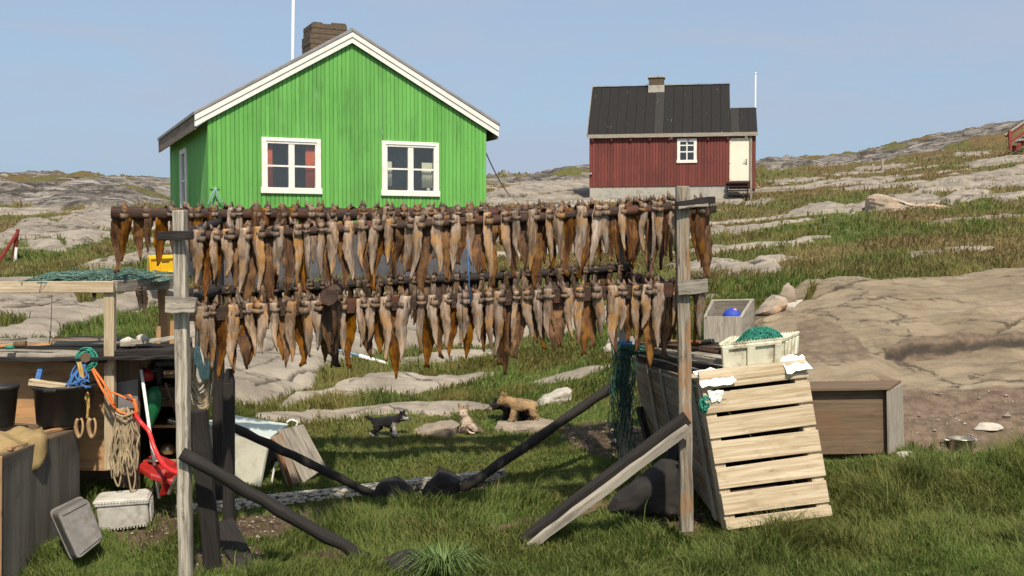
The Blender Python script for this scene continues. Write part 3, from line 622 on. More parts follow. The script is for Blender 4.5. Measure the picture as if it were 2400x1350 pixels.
M['green_boards'] = m_boards('green_boards', (.105, .33, .060), (.135, .41, .080), (.07, .18, .045), .5, .1)
M['red_boards'] = m_boards('red_boards', (.125, .028, .020), (.175, .038, .027), (.34, .20, .12), .75, .1)
# ================================================================ houses
class Frame:
    "a wall plane: local u along the front, w into the house, z up"
    def __init__(s, o, ang):
        s.o = Vector(o); s.e1 = Vector((math.cos(ang), math.sin(ang), 0)); s.e2 = Vector((-math.sin(ang), math.cos(ang), 0))
    def at(s, u, w, z): return Vector((s.o.x, s.o.y, 0)) + s.e1 * u + s.e2 * w + Vector((0, 0, z))
    def uz(s, px, py, w=0.0):
        r = P(px, py, 1.0) - Vector((0, 0, CAMZ)); c = Vector((0, 0, CAMZ)); q = s.o + s.e2 * w; q.z = 0
        k = (q - Vector((0, 0, 0))).dot(s.e2) / r.dot(s.e2)
        X = c + r * k; return (X - Vector((s.o.x, s.o.y, 0))).dot(s.e1), X.z
    def box(s, mb, u0, u1, w0, w1, z0, z1, mi=0, rnd=None):
        A = s.at; mb.hexa([A(u0, w0, z0), A(u1, w0, z0), A(u1, w1, z0), A(u0, w1, z0), A(u0, w0, z1), A(u1, w0, z1), A(u1, w1, z1), A(u0, w1, z1)], rnd, None, mi); return mb
def board_wall(mb, at, u0, u1, zlo, ztop, pitch, holes=(), relief=.018, w=0.0):
    "upright boards with v-grooves; at(u, w, z); holes are (u0, u1, z0, z1)"
    n = max(2, int(round((u1 - u0) / pitch))); cuts = [u0 + (u1 - u0) * i / n for i in range(n + 1)]
    for i in range(n):
        a, b = cuts[i], cuts[i + 1]; r = random.random(); g = pitch * .09
        segs = [(a, b, zlo, None)]
        for h in holes:
            ns = []
            for (p, q, z0, z1) in segs:
                if q <= h[0] or p >= h[1]: ns.append((p, q, z0, z1)); continue
                if p < h[0]: ns.append((p, h[0], z0, z1))
                if q > h[1]: ns.append((h[1], q, z0, z1))
                m0, m1 = max(p, h[0]), min(q, h[1])
                ns.append((m0, m1, z0, h[2])); ns.append((m0, m1, h[3], z1))
            segs = ns
        for (p, q, z0, z1) in segs:
            prof = [x for x in ((p, relief if abs(p - a) < 1e-6 else 0), (p + g, 0), (q - g, 0), (q, relief if abs(q - b) < 1e-6 else 0))] if q - p > 3 * g else [(p, 0), (q, 0)]
            base = len(mb.v)
            for (x, dz) in prof:
                mb.v.append(tuple(at(x, w + dz, z0))); mb.v.append(tuple(at(x, w + dz, ztop(x) if z1 is None else z1)))
            for k in range(len(prof) - 1):
                o = base + 2 * k; x0, x1 = prof[k][0], prof[k + 1][0]
                za, zb2 = (ztop(x0), ztop(x1)) if z1 is None else (z1, z1)
                mb.face([o, o + 2, o + 3, o + 1], [(x0, z0), (x1, z0), (x1, zb2), (x0, za)], r)
def window(fr, u0, u1, z0, z1, parent, fw=.12, mid=.12, sash=.05, trans=None, deep=.09, cols=2, bar=.035):
    "white casing with two casements; glass set back"
    f = MB(); B = lambda *a: fr.box(f, *a)
    ft, ff = -.04, .05
    B(u0, u1, ft, ff, z1 - fw, z1); B(u0 - .02, u1 + .02, ft - .012, ff, z0, z0 + fw)
    B(u0, u0 + fw, ft, ff, z0 + fw, z1 - fw); B(u1 - fw, u1, ft, ff, z0 + fw, z1 - fw)
    B(u0 + fw * .7, u1 - fw * .7, ft - .018, ft - .002, z1 - fw * .62, z1 - fw * .42)
    fo = f.build('frame', M['white'], parent, .006)
    iu0, iu1, iz0, iz1 = u0 + fw, u1 - fw, z0 + fw, z1 - fw
    um = (iu0 + iu1) / 2; cells = [(iu0, um - mid / 2), (um + mid / 2, iu1)] if cols == 2 else [(iu0, iu1)]
    m = MB()
    if cols == 2: fr.box(m, um - mid / 2, um + mid / 2, ft + .01, ff, iz0, iz1)
    zm = trans if trans is not None else (iz0 + iz1) / 2
    for (a, b) in cells: fr.box(m, a, b, ft + .03, ft + .055, zm - bar / 2, zm + bar / 2)
    m.build('glazing_bar', M['white'], fo)
    for (a, b) in cells:
        for (p, q) in ((iz0, zm - bar / 2), (zm + bar / 2, iz1)):
            g = MB(); rx = random.uniform(-.004, .004); A = fr.at
            g.hexa([A(a, .01 + rx, p), A(b, .01 - rx, p), A(b, .016 - rx, p), A(a, .016 + rx, p), A(a, .01, q), A(b, .01 - rx, q), A(b, .016 - rx, q), A(a, .016, q)]); g.build('pane', M['glass'], fo)
    return fo
TH = math.radians(24.3)
o0 = P(490, 650, 22.0); GHF = Frame(o0, TH)
zgr = gz(o0.x + 2, o0.y + 1) - .5
gw = GHF.uz(1140, 400)[0]; apex_u, apex_z = GHF.uz(823, 102); zl = GHF.uz(490, 281)[1]; zr = GHF.uz(1140, 305)[1]; zbot = GHF.uz(490, 545)[1]
slL = (apex_z - zl) / apex_u; slR = (apex_z - zr) / (gw - apex_u)
GD_ = 5.7
gh = thing('green_house', 'bright green wooden house with white window frames and a brick chimney', 'house', GHF.at(0, 0, zgr))
def gtop(u): return apex_z - (apex_u - u) * slL if u < apex_u else apex_z - (u - apex_u) * slR
wins = []
for (x0, y0, x1, y1, xm) in ((612, 322, 752, 455, 682), (894, 331, 1028, 461, 961)):
    ua = GHF.uz(x0, y0)[0]; ub = GHF.uz(x1, y1)[0]; z1 = GHF.uz(xm, (y0 + (326 if x0 < 700 else 334)) / 2)[1]; z0 = GHF.uz(xm, y1 - 1)[1]; wins.append((ua, ub, z0, z1))
mb = MB(); board_wall(mb, GHF.at, 0, gw, zbot, gtop, .088, [(a + .05, b - .05, c + .05, d - .05) for a, b, c, d in wins]); gf = mb.build('wall', M['green_boards'], gh)
# left side wall, with its own narrow window opening
sideat = lambda u, w, z: GHF.at(w, GD_ - u, z)
sw0, sw1 = 4.15, 4.85
fr_side = Frame(GHF.at(0, GD_, 0), TH - math.pi / 2)
def side_uz(px, py): return fr_side.uz(px, py)
su0 = side_uz(425, 400)[0]; su1 = side_uz(439, 400)[0]; sz1 = side_uz(432, 349)[1]; sz0 = sz1 - 1.42
mb = MB(); board_wall(mb, fr_side.at, 0, GD_, zbot, lambda u: zl, .1, [(su0 + .05, su1 - .05, sz0 + .05, sz1 - .05)]); mb.build('wall', M['green_boards'], gh)
mb = MB(); fr_r = Frame(GHF.at(gw, 0, 0), TH + math.pi / 2); board_wall(mb, fr_r.at, 0, GD_, zbot, lambda u: zr, .1); mb.build('wall', M['green_boards'], gh)
mb = MB(); fr_b = Frame(GHF.at(gw, GD_, 0), TH + math.pi); board_wall(mb, fr_b.at, 0, gw, zbot, lambda u: gtop(gw - u), .1); mb.build('wall', M['green_boards'], gh)
mb = MB(); GHF.box(mb, .03, gw - .03, .03, GD_ - .03, zgr, zbot); mb.build('foundation', M['dark_base'], gh)
# rooms behind the windows
mb = MB(); zc = zl - .15
GHF.box(mb, .12, gw - .12, 1.1, 1.16, zbot + .02, zc); GHF.box(mb, .12, gw - .12, .1, 1.1, zc, zc + .04); GHF.box(mb, .1, gw - .1, .08, 1.1, zbot + .002, zbot + .02); GHF.box(mb, gw / 2 - .03, gw / 2 + .03, .1, 1.1, zbot + .03, zc)
mb.build('inside_wall', M['plaster'], gh)
for k, (a, b, c, d) in enumerate(wins):
    f = window(GHF, a, b, c, d, gh, trans=(c + d) / 2 - .005); f.name = 'window'
    def drape(u0, u1, z0, z1, mat, w=.065):
        q = MB(); n = 12; rg = []
        for i in range(n + 1):
            u = u0 + (u1 - u0) * i / n; ww = w + .015 * math.sin(i * 2.1)
            rg.append([GHF.at(u, ww, z0), GHF.at(u, ww, z1), GHF.at(u, ww + .008, z1), GHF.at(u, ww + .008, z0)])
        q.loft(rg); q.build('curtain', mat, f)
    if k == 0: drape(a + .1, a + .24, c + .1, d - .1, M['curtain']); drape(b - .30, b - .1, c + .1, d - .1, M['curtain'])
    else:
        drape(a + .1, a + .25, c + .21, c + .73, M['lace']); drape(b - .36, b - .12, c + .19, c + .73, M['lace'])
        q = MB(); q.ball(GHF.at(b - .2, .10, c + .15), .045, sq=(1, 1, 1.1)); q.build('jar', M['paper'], f)
f = window(fr_side, su0, su1, sz0, sz1, gh, fw=.1, cols=1, trans=(sz0 + sz1) / 2); f.name = 'window'
# roof: two slabs and their verges
oh, ohf = .26, .085
def roof_slab(mb, fr, ua, za, ub, zb_, w0, w1, th, mi=0):
    A = fr.at; mb.hexa([A(ua, w0, za), A(ub, w0, zb_), A(ub, w1, zb_), A(ua, w1, za), A(ua, w0, za + th), A(ub, w0, zb_ + th), A(ub, w1, zb_ + th), A(ua, w1, za + th)], None, None, mi)
rf = MB(); lift_ = .24
def zroof(u): return gtop(u) + lift_
nst = 9
for side in (0, 1):
    e = -oh - .02 if side == 0 else gw + oh + .02
    roof_slab(rf, GHF, e, zroof(e), apex_u + (.02 if side == 0 else -.02), apex_z + lift_, -ohf - .04, GD_ + ohf, .07)
    for i in range(60):       # ribs of the sheeting, seen on edge
        u = e + (apex_u - e) * (i + .5) / 60; z = zroof(u) + .07
rfo = rf.build('roof', M['roofgray'], gh, .01)
vb = MB()
for side in (0, 1):
    e = -oh if side == 0 else gw + oh
    for (dz0, dz1, w0, w1) in ((.0, .115, -ohf, -ohf + .03), (.118, .235, -ohf - .022, -ohf + .012)):
        A = GHF.at; a_, b_ = (e, apex_u) if side == 0 else (apex_u, e)
        vb.hexa([A(a_, w0, gtop(a_) + dz0), A(b_, w0, gtop(b_) + dz0), A(b_, w1, gtop(b_) + dz0), A(a_, w1, gtop(a_) + dz0), A(a_, w0, gtop(a_) + dz1), A(b_, w0, gtop(b_) + dz1), A(b_, w1, gtop(b_) + dz1), A(a_, w1, gtop(a_) + dz1)])
vb.build('bargeboard', M['white'], rfo, .004)
fb_ = MB()
GHF.box(fb_, -oh + .005, -oh + .035, -ohf + .034, GD_ + ohf, gtop(-oh) - .05, gtop(-oh) + .235)
A = GHF.at; fb_.hexa([A(-oh + .04, -ohf + .034, gtop(-oh) - .02), A(-.005, -ohf + .034, gtop(0) - .02), A(-.005, GD_, gtop(0) - .02), A(-oh + .04, GD_, gtop(-oh) - .02), A(-oh + .04, -ohf + .034, gtop(-oh)), A(-.005, -ohf + .034, gtop(0)), A(-.005, GD_, gtop(0)), A(-oh + .04, GD_, gtop(-oh))])
fb_.build('fascia', M['lath'], rfo); fb_ = MB()
GHF.box(fb_, gw + oh - .035, gw + oh - .005, -ohf + .034, GD_ + ohf, gtop(gw + oh) - .05, gtop(gw + oh) + .235)
fb_.build('fascia', M['lath'], rfo)
# brick chimney through the left slope, rough at the top
chm = MB(); cw = 2.3
ca_, cb_ = GHF.uz(727, 90, cw)[0], GHF.uz(815, 90, cw)[0]; ct = GHF.uz(770, 56, cw)[1]
ny = 9; zz0 = zroof(ca_) - .3
for i in range(ny):
    za_, zb_ = zz0 + (ct - zz0) * i / ny, zz0 + (ct - zz0) * (i + 1) / ny; j = lambda: random.uniform(-.008, .008)
    sh = .03 if i >= ny - 2 else 0
    GHF.box(chm, ca_ + j() + sh, cb_ + j() - sh * .3, cw + j(), cw + .8 + j(), za_, zb_ - .002)
GHF.box(chm, cb_ - .35, cb_ - .02, cw + .05, cw + .7, ct, ct + .05); GHF.box(chm, ca_ + .08, ca_ + .3, cw + .03, cw + .6, ct, ct + .03)
chm.build('chimney', M['brick'], rfo, .015)
# cord fastened to a bracket on the facade
br = MB(); bu, bz_ = GHF.uz(503, 440); GHF.box(br, bu - .1, bu + .1, -.02, -.002, bz_ - .03, bz_ + .03); br.tube([GHF.at(bu, -.02, bz_), GHF.at(bu, -.12, bz_ + .02)], .012, 6)
bo = br.build('bracket', M['green_boards'], gh)
br = MB()
for (x, y) in ((486, 480), (496, 486), (516, 478), (528, 482)):
    u_, z_ = GHF.uz(x, y); br.tube(curve_pts([GHF.at(bu, -.12, bz_), GHF.at((bu + u_) / 2 - .03, -.1, (bz_ + z_) / 2 - .02), GHF.at(u_, -.05, z_)], 5), .011, 6)
br.build('cord', M['paleteal'], bo)
# flagpole behind the green house
fp = MB(); b0 = P(686, 300, 31.0); b0.z = zg(b0.x, b0.y) - .3
fp.tube([b0, P(685.5, 140, 31), P(688, -60, 31)], [.05, .045, .038], 10); o = fp.build('flagpole', M['pipe'], origin=b0)
tag(o, 'tall white flagpole rising behind the roof of the green house', 'flagpole')
gl_ = MB(); e0 = GHF.at(gw, .3, GHF.uz(1140, 330)[1]); e1_ = P(1190, 452, 27); e2_ = P(1225, 482, 27)
gl_.tube(curve_pts([e0, e0 * .5 + e1_ * .5 + Vector((0, 0, -.08)), e1_, e2_], 6), .014, 6); o = gl_.build('rope', M['gray_wood'], origin=e0)
tag(o, 'thin dark rope slanting down from the right corner of the green house', 'rope')
# ---------------------------------------------------------------- red house
o1 = P(1381, 470, 49.0); RH = Frame(o1, math.radians(-9.5))
rw = RH.uz(1708, 400)[0]; rz0 = RH.uz(1500, 437)[1]; rz1 = RH.uz(1540, 317)[1]; rzb = RH.uz(1450, 486)[1] - .6; rzf = rzb
rd = 2.35; rtop = RH.uz(1560, 205, rd)[1]
rh = thing('red_house', 'small dark red wooden house with a black roof, on the hillside', 'house', RH.at(0, 0, rz0))
wa = RH.uz(1587, 350)[0]; wb = RH.uz(1633, 350)[0]; wz1 = RH.uz(1610, 325)[1]; wz0 = RH.uz(1610, 382)[1]
mb = MB(); board_wall(mb, RH.at, 0, rw, rz0, lambda u: rz1 + .1, .13, [(wa + .05, wb - .05, wz0 + .05, wz1 - .05)]); mb.build('wall', M['red_boards'], rh)
def gab(u): return rz1 + (rtop - rz1) * (1 - abs(u - rd) / rd)
for (oo, aa) in ((RH.at(0, 2 * rd, 0), RH_a := math.radians(-9.5 - 90)), (RH.at(rw, 0, 0), math.radians(-9.5 + 90))):
    f_ = Frame(oo, aa); mb = MB(); board_wall(mb, f_.at, 0, 2 * rd, rz0, gab, .14); mb.build('wall', M['red_boards'], rh)
mb = MB(); RH.box(mb, .02, rw - .02, .04, 2 * rd, rzb, rz0); mb.build('foundation', M['concrete'], rh)
mb = MB(); RH.box(mb, .1, rw - .1, 1.2, 1.24, rz0, rz1); mb.build('inside_wall', M['inner'], rh)
# porch on the right, same eave, lower ridge
pw = RH.uz(1771, 400)[0]; pd = 1.25; ptop = RH.uz(1745, 257, pd)[1]
da = RH.uz(1710, 400)[0] + .02; db = RH.uz(1757, 400)[0]; dz1 = RH.uz(1733, 326)[1]; dz0 = RH.uz(1733, 425)[1]
mb = MB(); board_wall(mb, RH.at, rw + .001, pw, rz0 - .15, lambda u: rz1 + .08, .13, [(da, db, dz0, dz1)]); f_ = Frame(RH.at(pw, 0, 0), math.radians(-9.5 + 90)); board_wall(mb, f_.at, 0, 2 * pd, rz0 - .15, lambda u: rz1 + (ptop - rz1) * (1 - abs(u - pd) / pd), .14); mb.build('porch_wall', M['red_boards'], rh)
rr = MB(); A = RH.at; ns = 15
uL = -.06
def slab2(m, ua, ub, za, zb_, d0, d1, th, r=None):
    m.hexa([A(ua, d0, za), A(ub, d0, za), A(ub, d1, zb_), A(ua, d1, zb_), A(ua, d0, za + th), A(ub, d0, za + th), A(ub, d1, zb_ + th), A(ua, d1, zb_ + th)], r)
for i in range(ns):
    a = uL + (rw + .08 - uL) * i / ns; b = uL + (rw + .08 - uL) * (i + 1) / ns
    slab2(rr, a, b - .012, rz1 - .02, rtop + .05, -.14, rd, .05 + .004 * (i % 2), random.random())
slab2(rr, uL, rw + .08, rz1 - .02, rtop + .05, 2 * rd + .28, rd, .05)
for i in range(3):
    a = rw + .08 + (pw + .07 - rw - .08) * i / 3; b = rw + .08 + (pw + .07 - rw - .08) * (i + 1) / 3
    slab2(rr, a, b - .01, rz1 - .025, ptop + .04, -.13, pd, .05, random.random())
slab2(rr, rw + .08, pw + .07, rz1 - .025, ptop + .04, 2 * pd + .27, pd, .05)
t = NT('roof_strips'); r_ = t.attr('rnd').outputs['Fac']; n_ = t.noise(t.coord('UV', (1.5, 12, 1)), 1.5, 6, .7)
c = t.mix(t.ramp(r_, .75, .95), (.009, .008, .007), (.028, .025, .022)); c = t.mix(t.math('MULTIPLY', t.ramp(n_, .42, .7), .5), c, (.018, .016, .014)); c = t.mix(t.ramp(t.noise(t.coord('UV', (2.2, 26, 1)), 1, 2, .5), .72, .75), c, (.22, .19, .16)); t.color(c); t.rough(.9)
ro = rr.build('roof', t.m, rh)
rt = MB()
RH.box(rt, uL - .02, pw + .08, -.17, -.145, rz1 - .10, rz1 + .06)
rt.beam(A(uL - .03, -.14, rz1 + .01), A(uL - .03, rd, rtop + .08), .03, .16)
slab2(rt, uL - .02, rw + .1, rtop + .1, rtop + .13, rd - .09, rd + .09, .03)
rt.build('roof_trim', M['gray_wood'], ro)
for i in range(8):
    rt = MB(); u = .15 + i * (rw - .2) / 7; RH.box(rt, u - .04, u + .04, -.12, -.004, rz1 - .22, rz1 - .11); rt.build('rafter_end', M['red_boards'], ro)
ch = MB(); cu0 = RH.uz(1521, 195, rd - .15)[0]; cu1 = RH.uz(1556, 195, rd - .15)[0]; ctz = RH.uz(1540, 181, rd)[1]
RH.box(ch, cu0, cu1, rd - .32, rd + .32, rtop - .5, ctz - .07); ch.build('chimney', M['brick'], ro, .01)
ch = MB(); RH.box(ch, cu0 - .05, cu1 + .05, rd - .37, rd + .37, ctz - .07, ctz); RH.box(ch, cu0 - .03, cu1 + .03, rd - .36, rd - .322, rtop - .35, rtop + .06); ch.build('chimney_cap', M['concrete'], ro, .01)
f = window(RH, wa, wb, wz0, wz1, rh, fw=.13, mid=.05, cols=2, trans=wz0 + (wz1 - wz0) * .46, bar=.05); f.name = 'window'
mb = MB(); RH.box(mb, wa + .13, wb - .13, -.02, .0, wz0 + (wz1 - wz0) * .70, wz0 + (wz1 - wz0) * .75); mb.build('glazing_bar', M['white'], f)
mb = MB(); RH.box(mb, da + .03, db - .03, -.005, .04, dz0 + .02, dz1 - .03); do = mb.build('door', m_plain('door_paint', (.76, .72, .57), .5, .05, 2), rh, .01)
mb = MB(); RH.box(mb, da - .03, da + .03, -.03, .03, dz0, dz1); RH.box(mb, db - .03, db + .03, -.03, .03, dz0, dz1); RH.box(mb, da + .03, db - .03, -.03, .03, dz1 - .03, dz1 + .04); mb.build('door_frame', M['cream'], rh)
mb = MB(); hz_ = RH.uz(1748, 379)[1]; RH.box(mb, db - .17, db - .11, -.03, -.005, hz_ - .12, hz_ + .12); mb.tube([A(db - .14, -.03, hz_), A(db - .14, -.07, hz_), A(db - .26, -.07, hz_)], .016, 6); mb.build('handle', M['metal'], do)
st = MB(); s0 = RH.uz(1703, 400)[0]; s1 = RH.uz(1754, 400)[0]
for i in range(4):
    z = dz0 - .05 - i * .17; RH.box(st, s0, s1, -.25 - i * .18, -.03 - i * .18, z - .05, z)
for u in (s0 + .02, s1 - .06):
    st.hexa([A(u, -.03, rzb + .2), A(u + .04, -.03, rzb + .2), A(u + .04, -.8, rzb + .2), A(u, -.8, rzb + .2), A(u, -.03, dz0 - .1), A(u + .04, -.03, dz0 - .1), A(u + .04, -.8, dz0 - .62), A(u, -.8, dz0 - .62)])
st.build('steps', M['dark_wood'], rh)
mb = MB(); u_ = RH.uz(1759, 400)[0]; mb.beam(A(u_, -.05, rz1 - .1), A(u_ + .03, -.1, rzb + .3), .09, .06); mb.build('downpipe', M['gray_wood'], rh)
mb = MB(); u_, z_ = RH.uz(1749, 321); RH.box(mb, u_ - .06, u_ + .06, -.1, -.03, z_ - .05, z_ + .05); mb.build('porch_lamp', M['white'], rh, .01)
mb = MB(); u_, z_ = RH.uz(1573, 322); RH.box(mb, u_ - .06, u_ + .06, -.05, -.003, z_ - .08, z_ + .06); mb.build('vent', M['white'], rh)
mb = MB(); u_, z_ = RH.uz(1380, 407); RH.box(mb, -.35, .12, -.09, -.003, z_ - .05, z_ + .05); mb.build('batten', M['gray_wood'], rh)
fp = MB(); b0 = A(pw + .05, pd + .4, rz0 - .8); tp = P(1772, 172, b0.y); fp.tube([b0, Vector((b0.x, b0.y, tp.z))], [.035, .028], 8); fp.ball((b0.x, b0.y, tp.z), .05)
o = fp.build('flagpole', M['pipe'], origin=b0); tag(o, 'slim white flagpole standing beside the porch of the red house', 'flagpole')
# ================================================================ drying rack
BL = P(515, 1210, 11.3); BR = P(1465, 1090, 12.4); FL = P(435, 1372, 9.5); FR = P(1609, 1240, 10.3)
rk_ = thing('drying_rack', 'large weathered timber rack on leaning posts, hung with rows of drying fish', 'drying rack', (FL.x, FL.y, 0))
def post(pts, w, h, mat, n=10, name='post'):
    mb = MB(); pts = [Vector(p) for p in pts]
    for a, b in zip(pts[:-1], pts[1:]): mb.beam(a, b, w, h, n=n, jit=.006)
    return mb.build(name, mat, rk_, .012)
post([P(437, 1385, 9.5), P(421, 492, 9.5)], .108, .11, M['pale_post'], 16)
post([P(1609, 1246, 10.3), P(1598, 436, 10.3)], .118, .11, M['post_wood'], 16)
post([P(513, 1215, 11.35), P(510, 500, 11.35)], .105, .11, M['dark_wood'])
post([P(1466, 1094, 12.4), P(1461, 462, 12.4)], .125, .12, M['gray_wood'])
def rail(a, b, r, mat, name='rail', n=14, sag=.0):
    mb = MB(); pts = []
    for i in range(n + 1):
        k = i / n; p = a.lerp(b, k); p.z -= sag * 4 * k * (1 - k); p += Vector((0, random.uniform(-.01, .01), random.uniform(-.008, .008))); pts.append(p)
    mb.tube(pts, [r * (1 + .12 * math.sin(i * 1.7)) for i in range(n + 1)], 10, jit=.04); return mb.build(name, mat, rk_)
UBa, UBb = P(262, 500, 11.15), P(1660, 494, 12.35)
UFa, UFb = P(436, 556, 9.68), P(1662, 478, 10.42)
LFa, LFb = P(440, 736, 9.68), P(1630, 676, 10.42)
LBa, LBb = P(440, 688, 11.2), P(1480, 628, 12.3)
rail(UBa, UBb, .062, M['log_wood'], sag=.02); rail(UFa, UFb, .045, M['log_wood'], sag=.02)
mb = MB(); mb.beam(LFa, LFb, .05, .13, n=16, jit=.006); mb.build('rail', M['log_wood'], rk_, .006)
rail(LBa, LBb, .05, M['dark_wood'])
# cross rails between front and back posts, left and right
RUa, RUb = P(1600, 484, 10.38), P(1470, 482, 12.35)
RLa, RLb = P(1606, 686, 10.4), P(1474, 650, 12.35)
rail(P(420, 556, 9.6), P(512, 520, 11.3), .04, M['dark_wood']); rail(P(428, 712, 9.6), P(512, 676, 11.3), .05, M['dark_wood'])
rail(RUa, RUb, .04, M['log_wood']); rail(RLa, RLb, .045, M['log_wood'])
CRa, CRb = P(770, 697, 9.35), P(800, 672, 11.5)
rail(CRa, CRb, .075, M['log_wood'])
def cleat(a, b, w, h, mat, n=5): mb = MB(); mb.beam(a, b, w, h, n=n, jit=.006); return mb.build('cleat', mat, rk_, .005)
cleat(P(368, 553, 9.38), P(452, 551, 9.38), .05, .075, M['dark_wood']); cleat(P(388, 703, 9.38), P(462, 706, 9.38), .05, .06, M['gray_wood']); cleat(P(390, 722, 9.36), P(458, 722, 9.36), .06, .08, M['gray_wood'])
cleat(P(1586, 480, 10.2), P(1676, 468, 10.2), .04, .062, M['dark_wood']); cleat(P(1590, 487, 10.19), P(1660, 480, 10.19), .05, .025, M['gray_wood']); cleat(P(1640, 492, 10.5), P(1678, 490, 10.5), .05, .07, M['dark_wood'])
cleat(P(1588, 676, 10.2), P(1658, 669, 10.2), .04, .13, M['gray_wood']); cleat(P(1640, 656, 10.26), P(1656, 654, 10.26), .04, .05, M['dark_wood'])
def brace(a, b, r, mat, rnd_=True, w=.1):
    mb = MB()
    if rnd_:
        n = 12; mb.tube([a.lerp(b, i / n) + Vector((0, random.uniform(-.008, .008), random.uniform(-.008, .008))) for i in range(n + 1)], [r * (1 + .08 * math.sin(i * 2.3)) for i in range(n + 1)], 10, jit=.05)
    else: mb.beam(a, b, r, w, up=(0, -.75, .65), n=12, jit=.005)
    return mb.build('brace', mat, rk_, 0 if rnd_ else .006)
g = P(876, 1320, 9.68); brace(P(425, 1062, 9.4), g, .058, M['dark_wood'])
g = hit(880, 1162); brace(P(545, 1000, 11.25), g, .045, M['dark_wood'])
g = hit(1080, 1152); brace(P(1455, 893, 12.3), g, .055, M['dark_wood'])
# the squared right brace: dark upper face, pale lower face
g = hit(1206, 1288); mb = MB()
a_, b_ = P(1612, 992, 10.18), g - Vector((0, 0, .04)); mb.beam(a_ + Vector((0, .03, .05)), b_ + Vector((0, .03, .05)), .09, .1, up=(0, -.2, 1), n=12, jit=.005); bo1 = mb.build('brace', M['dark_wood'], rk_, .005)
mb = MB(); a_, b_ = P(1614, 1002, 10.13), g + Vector((.03, -.05, -.04)); mb.beam(a_, b_, .045, .085, up=(0, -.2, 1), n=12, jit=.005); bo2 = mb.build('brace', M['gray_wood'], rk_, .005); bo2['label'] = 'pale weathered lower strip of the right brace'
# leaning black posts at the left
mb = MB(); mb.beam(P(500, 1338, 9.75), P(466, 962, 9.75), .15, .1, n=8, jit=.008); o = mb.build('leaning_plank', M['dark_wood'], origin=P(500, 1338, 9.75), bevel=.012)
tag(o, 'broad black plank leaning just right of the pale front left rack post', 'plank')
mb = MB(); bb = P(536, 1262, 10.55); mb.beam(bb, P(537, 895, 10.55), .1, .1, n=8, jit=.004); mb.beam(P(537, 897, 10.55), P(537, 864, 10.55), .1, .1, n=3, taper=.55); o = mb.build('stake', M['dark_wood'], origin=bb, bevel=.01)
tag(o, 'upright black stake with a rounded top beside the back left rack post', 'stake')
mb = MB(); a_ = P(492, 1228, 10.3); b_ = hit(572, 1335)
mb.hexa([P(488, 1240, 10.3), P(560, 1342, 9.75), P(596, 1322, 9.85), P(545, 1225, 10.4), P(492, 1226, 10.35), P(545, 1318, 9.85), P(588, 1290, 9.95), P(548, 1212, 10.45)]); o = mb.build('board', M['dark_wood'], origin=b_, bevel=.01)
tag(o, 'short black board slanting to the ground at the foot of the stake', 'board')
# ================================================================ fish
def m_fish(name, c1, c2, c3, tr, spots, rough):
    t = NT(name); o = t.coord('Object', (34, 34, 5)); o2 = t.coord('Object', (1, 1, 1)); r = t.rand()
    sh = t.n('ShaderNodeVectorMath', operation='ADD'); t.l(o, sh.inputs[0]); cx_ = t.n('ShaderNodeCombineXYZ'); t.l(t.math('MULTIPLY', r, 57), cx_.inputs[0]); t.l(t.math('MULTIPLY', r, 31), cx_.inputs[1]); t.l(cx_.outputs[0], sh.inputs[1])
    n = t.noise(sh.outputs[0], 1.0, 5, .65, .5)
    sh2 = t.n('ShaderNodeVectorMath', operation='ADD'); t.l(o2, sh2.inputs[0]); t.l(cx_.outputs[0], sh2.inputs[1])
    big = t.noise(sh2.outputs[0], 7, 3, .5); fine = t.noise(sh2.outputs[0], 55, 3, .6)
    c = t.mix(t.ramp(n, .36, .64), c1, c2); c = t.mix(t.math('MULTIPLY', t.ramp(big, .48, .64), .75), c, c3)
    c = t.mix(t.math('MULTIPLY', t.ramp(fine, .66, .72), .6), c, spots)
    hv = t.n('ShaderNodeHueSaturation'); t.l(c, hv.inputs['Color']); t.l(t.math('ADD', t.math('MULTIPLY', r, .5), .75), hv.inputs['Value']); t.l(t.math('ADD', t.math('MULTIPLY', t.math('FRACT', t.math('MULTIPLY', r, 17.3)), .35), .8), hv.inputs['Saturation'])
    t.color(hv.outputs[0]); t.rough(rough); t.bump(t.math('ADD', n, t.math('MULTIPLY', big, .6)), .7, .012); t.b.inputs['Specular IOR Level'].default_value = .35
    tl = t.n('ShaderNodeBsdfTranslucent'); t.l(hv.outputs[0], tl.inputs[0]); ms = t.n('ShaderNodeMixShader'); ms.inputs[0].default_value = tr
    t.l(t.b.outputs[0], ms.inputs[1]); t.l(tl.outputs[0], ms.inputs[2]); t.l(ms.outputs[0], t.out.inputs[0]); return t.m
M['flesh'] = m_fish('fish_flesh', (.170, .108, .066), (.375, .280, .205), (.38, .205, .072), .05, (.10, .065, .045), .55)
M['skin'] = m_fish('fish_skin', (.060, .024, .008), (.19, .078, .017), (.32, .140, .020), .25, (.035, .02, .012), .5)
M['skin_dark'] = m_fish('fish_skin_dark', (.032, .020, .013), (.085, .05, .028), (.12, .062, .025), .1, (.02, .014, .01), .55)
M['fin'] = m_fish('fish_tail', (.070, .045, .030), (.20, .14, .095), (.24, .13, .055), .08, (.05, .035, .025), .6)
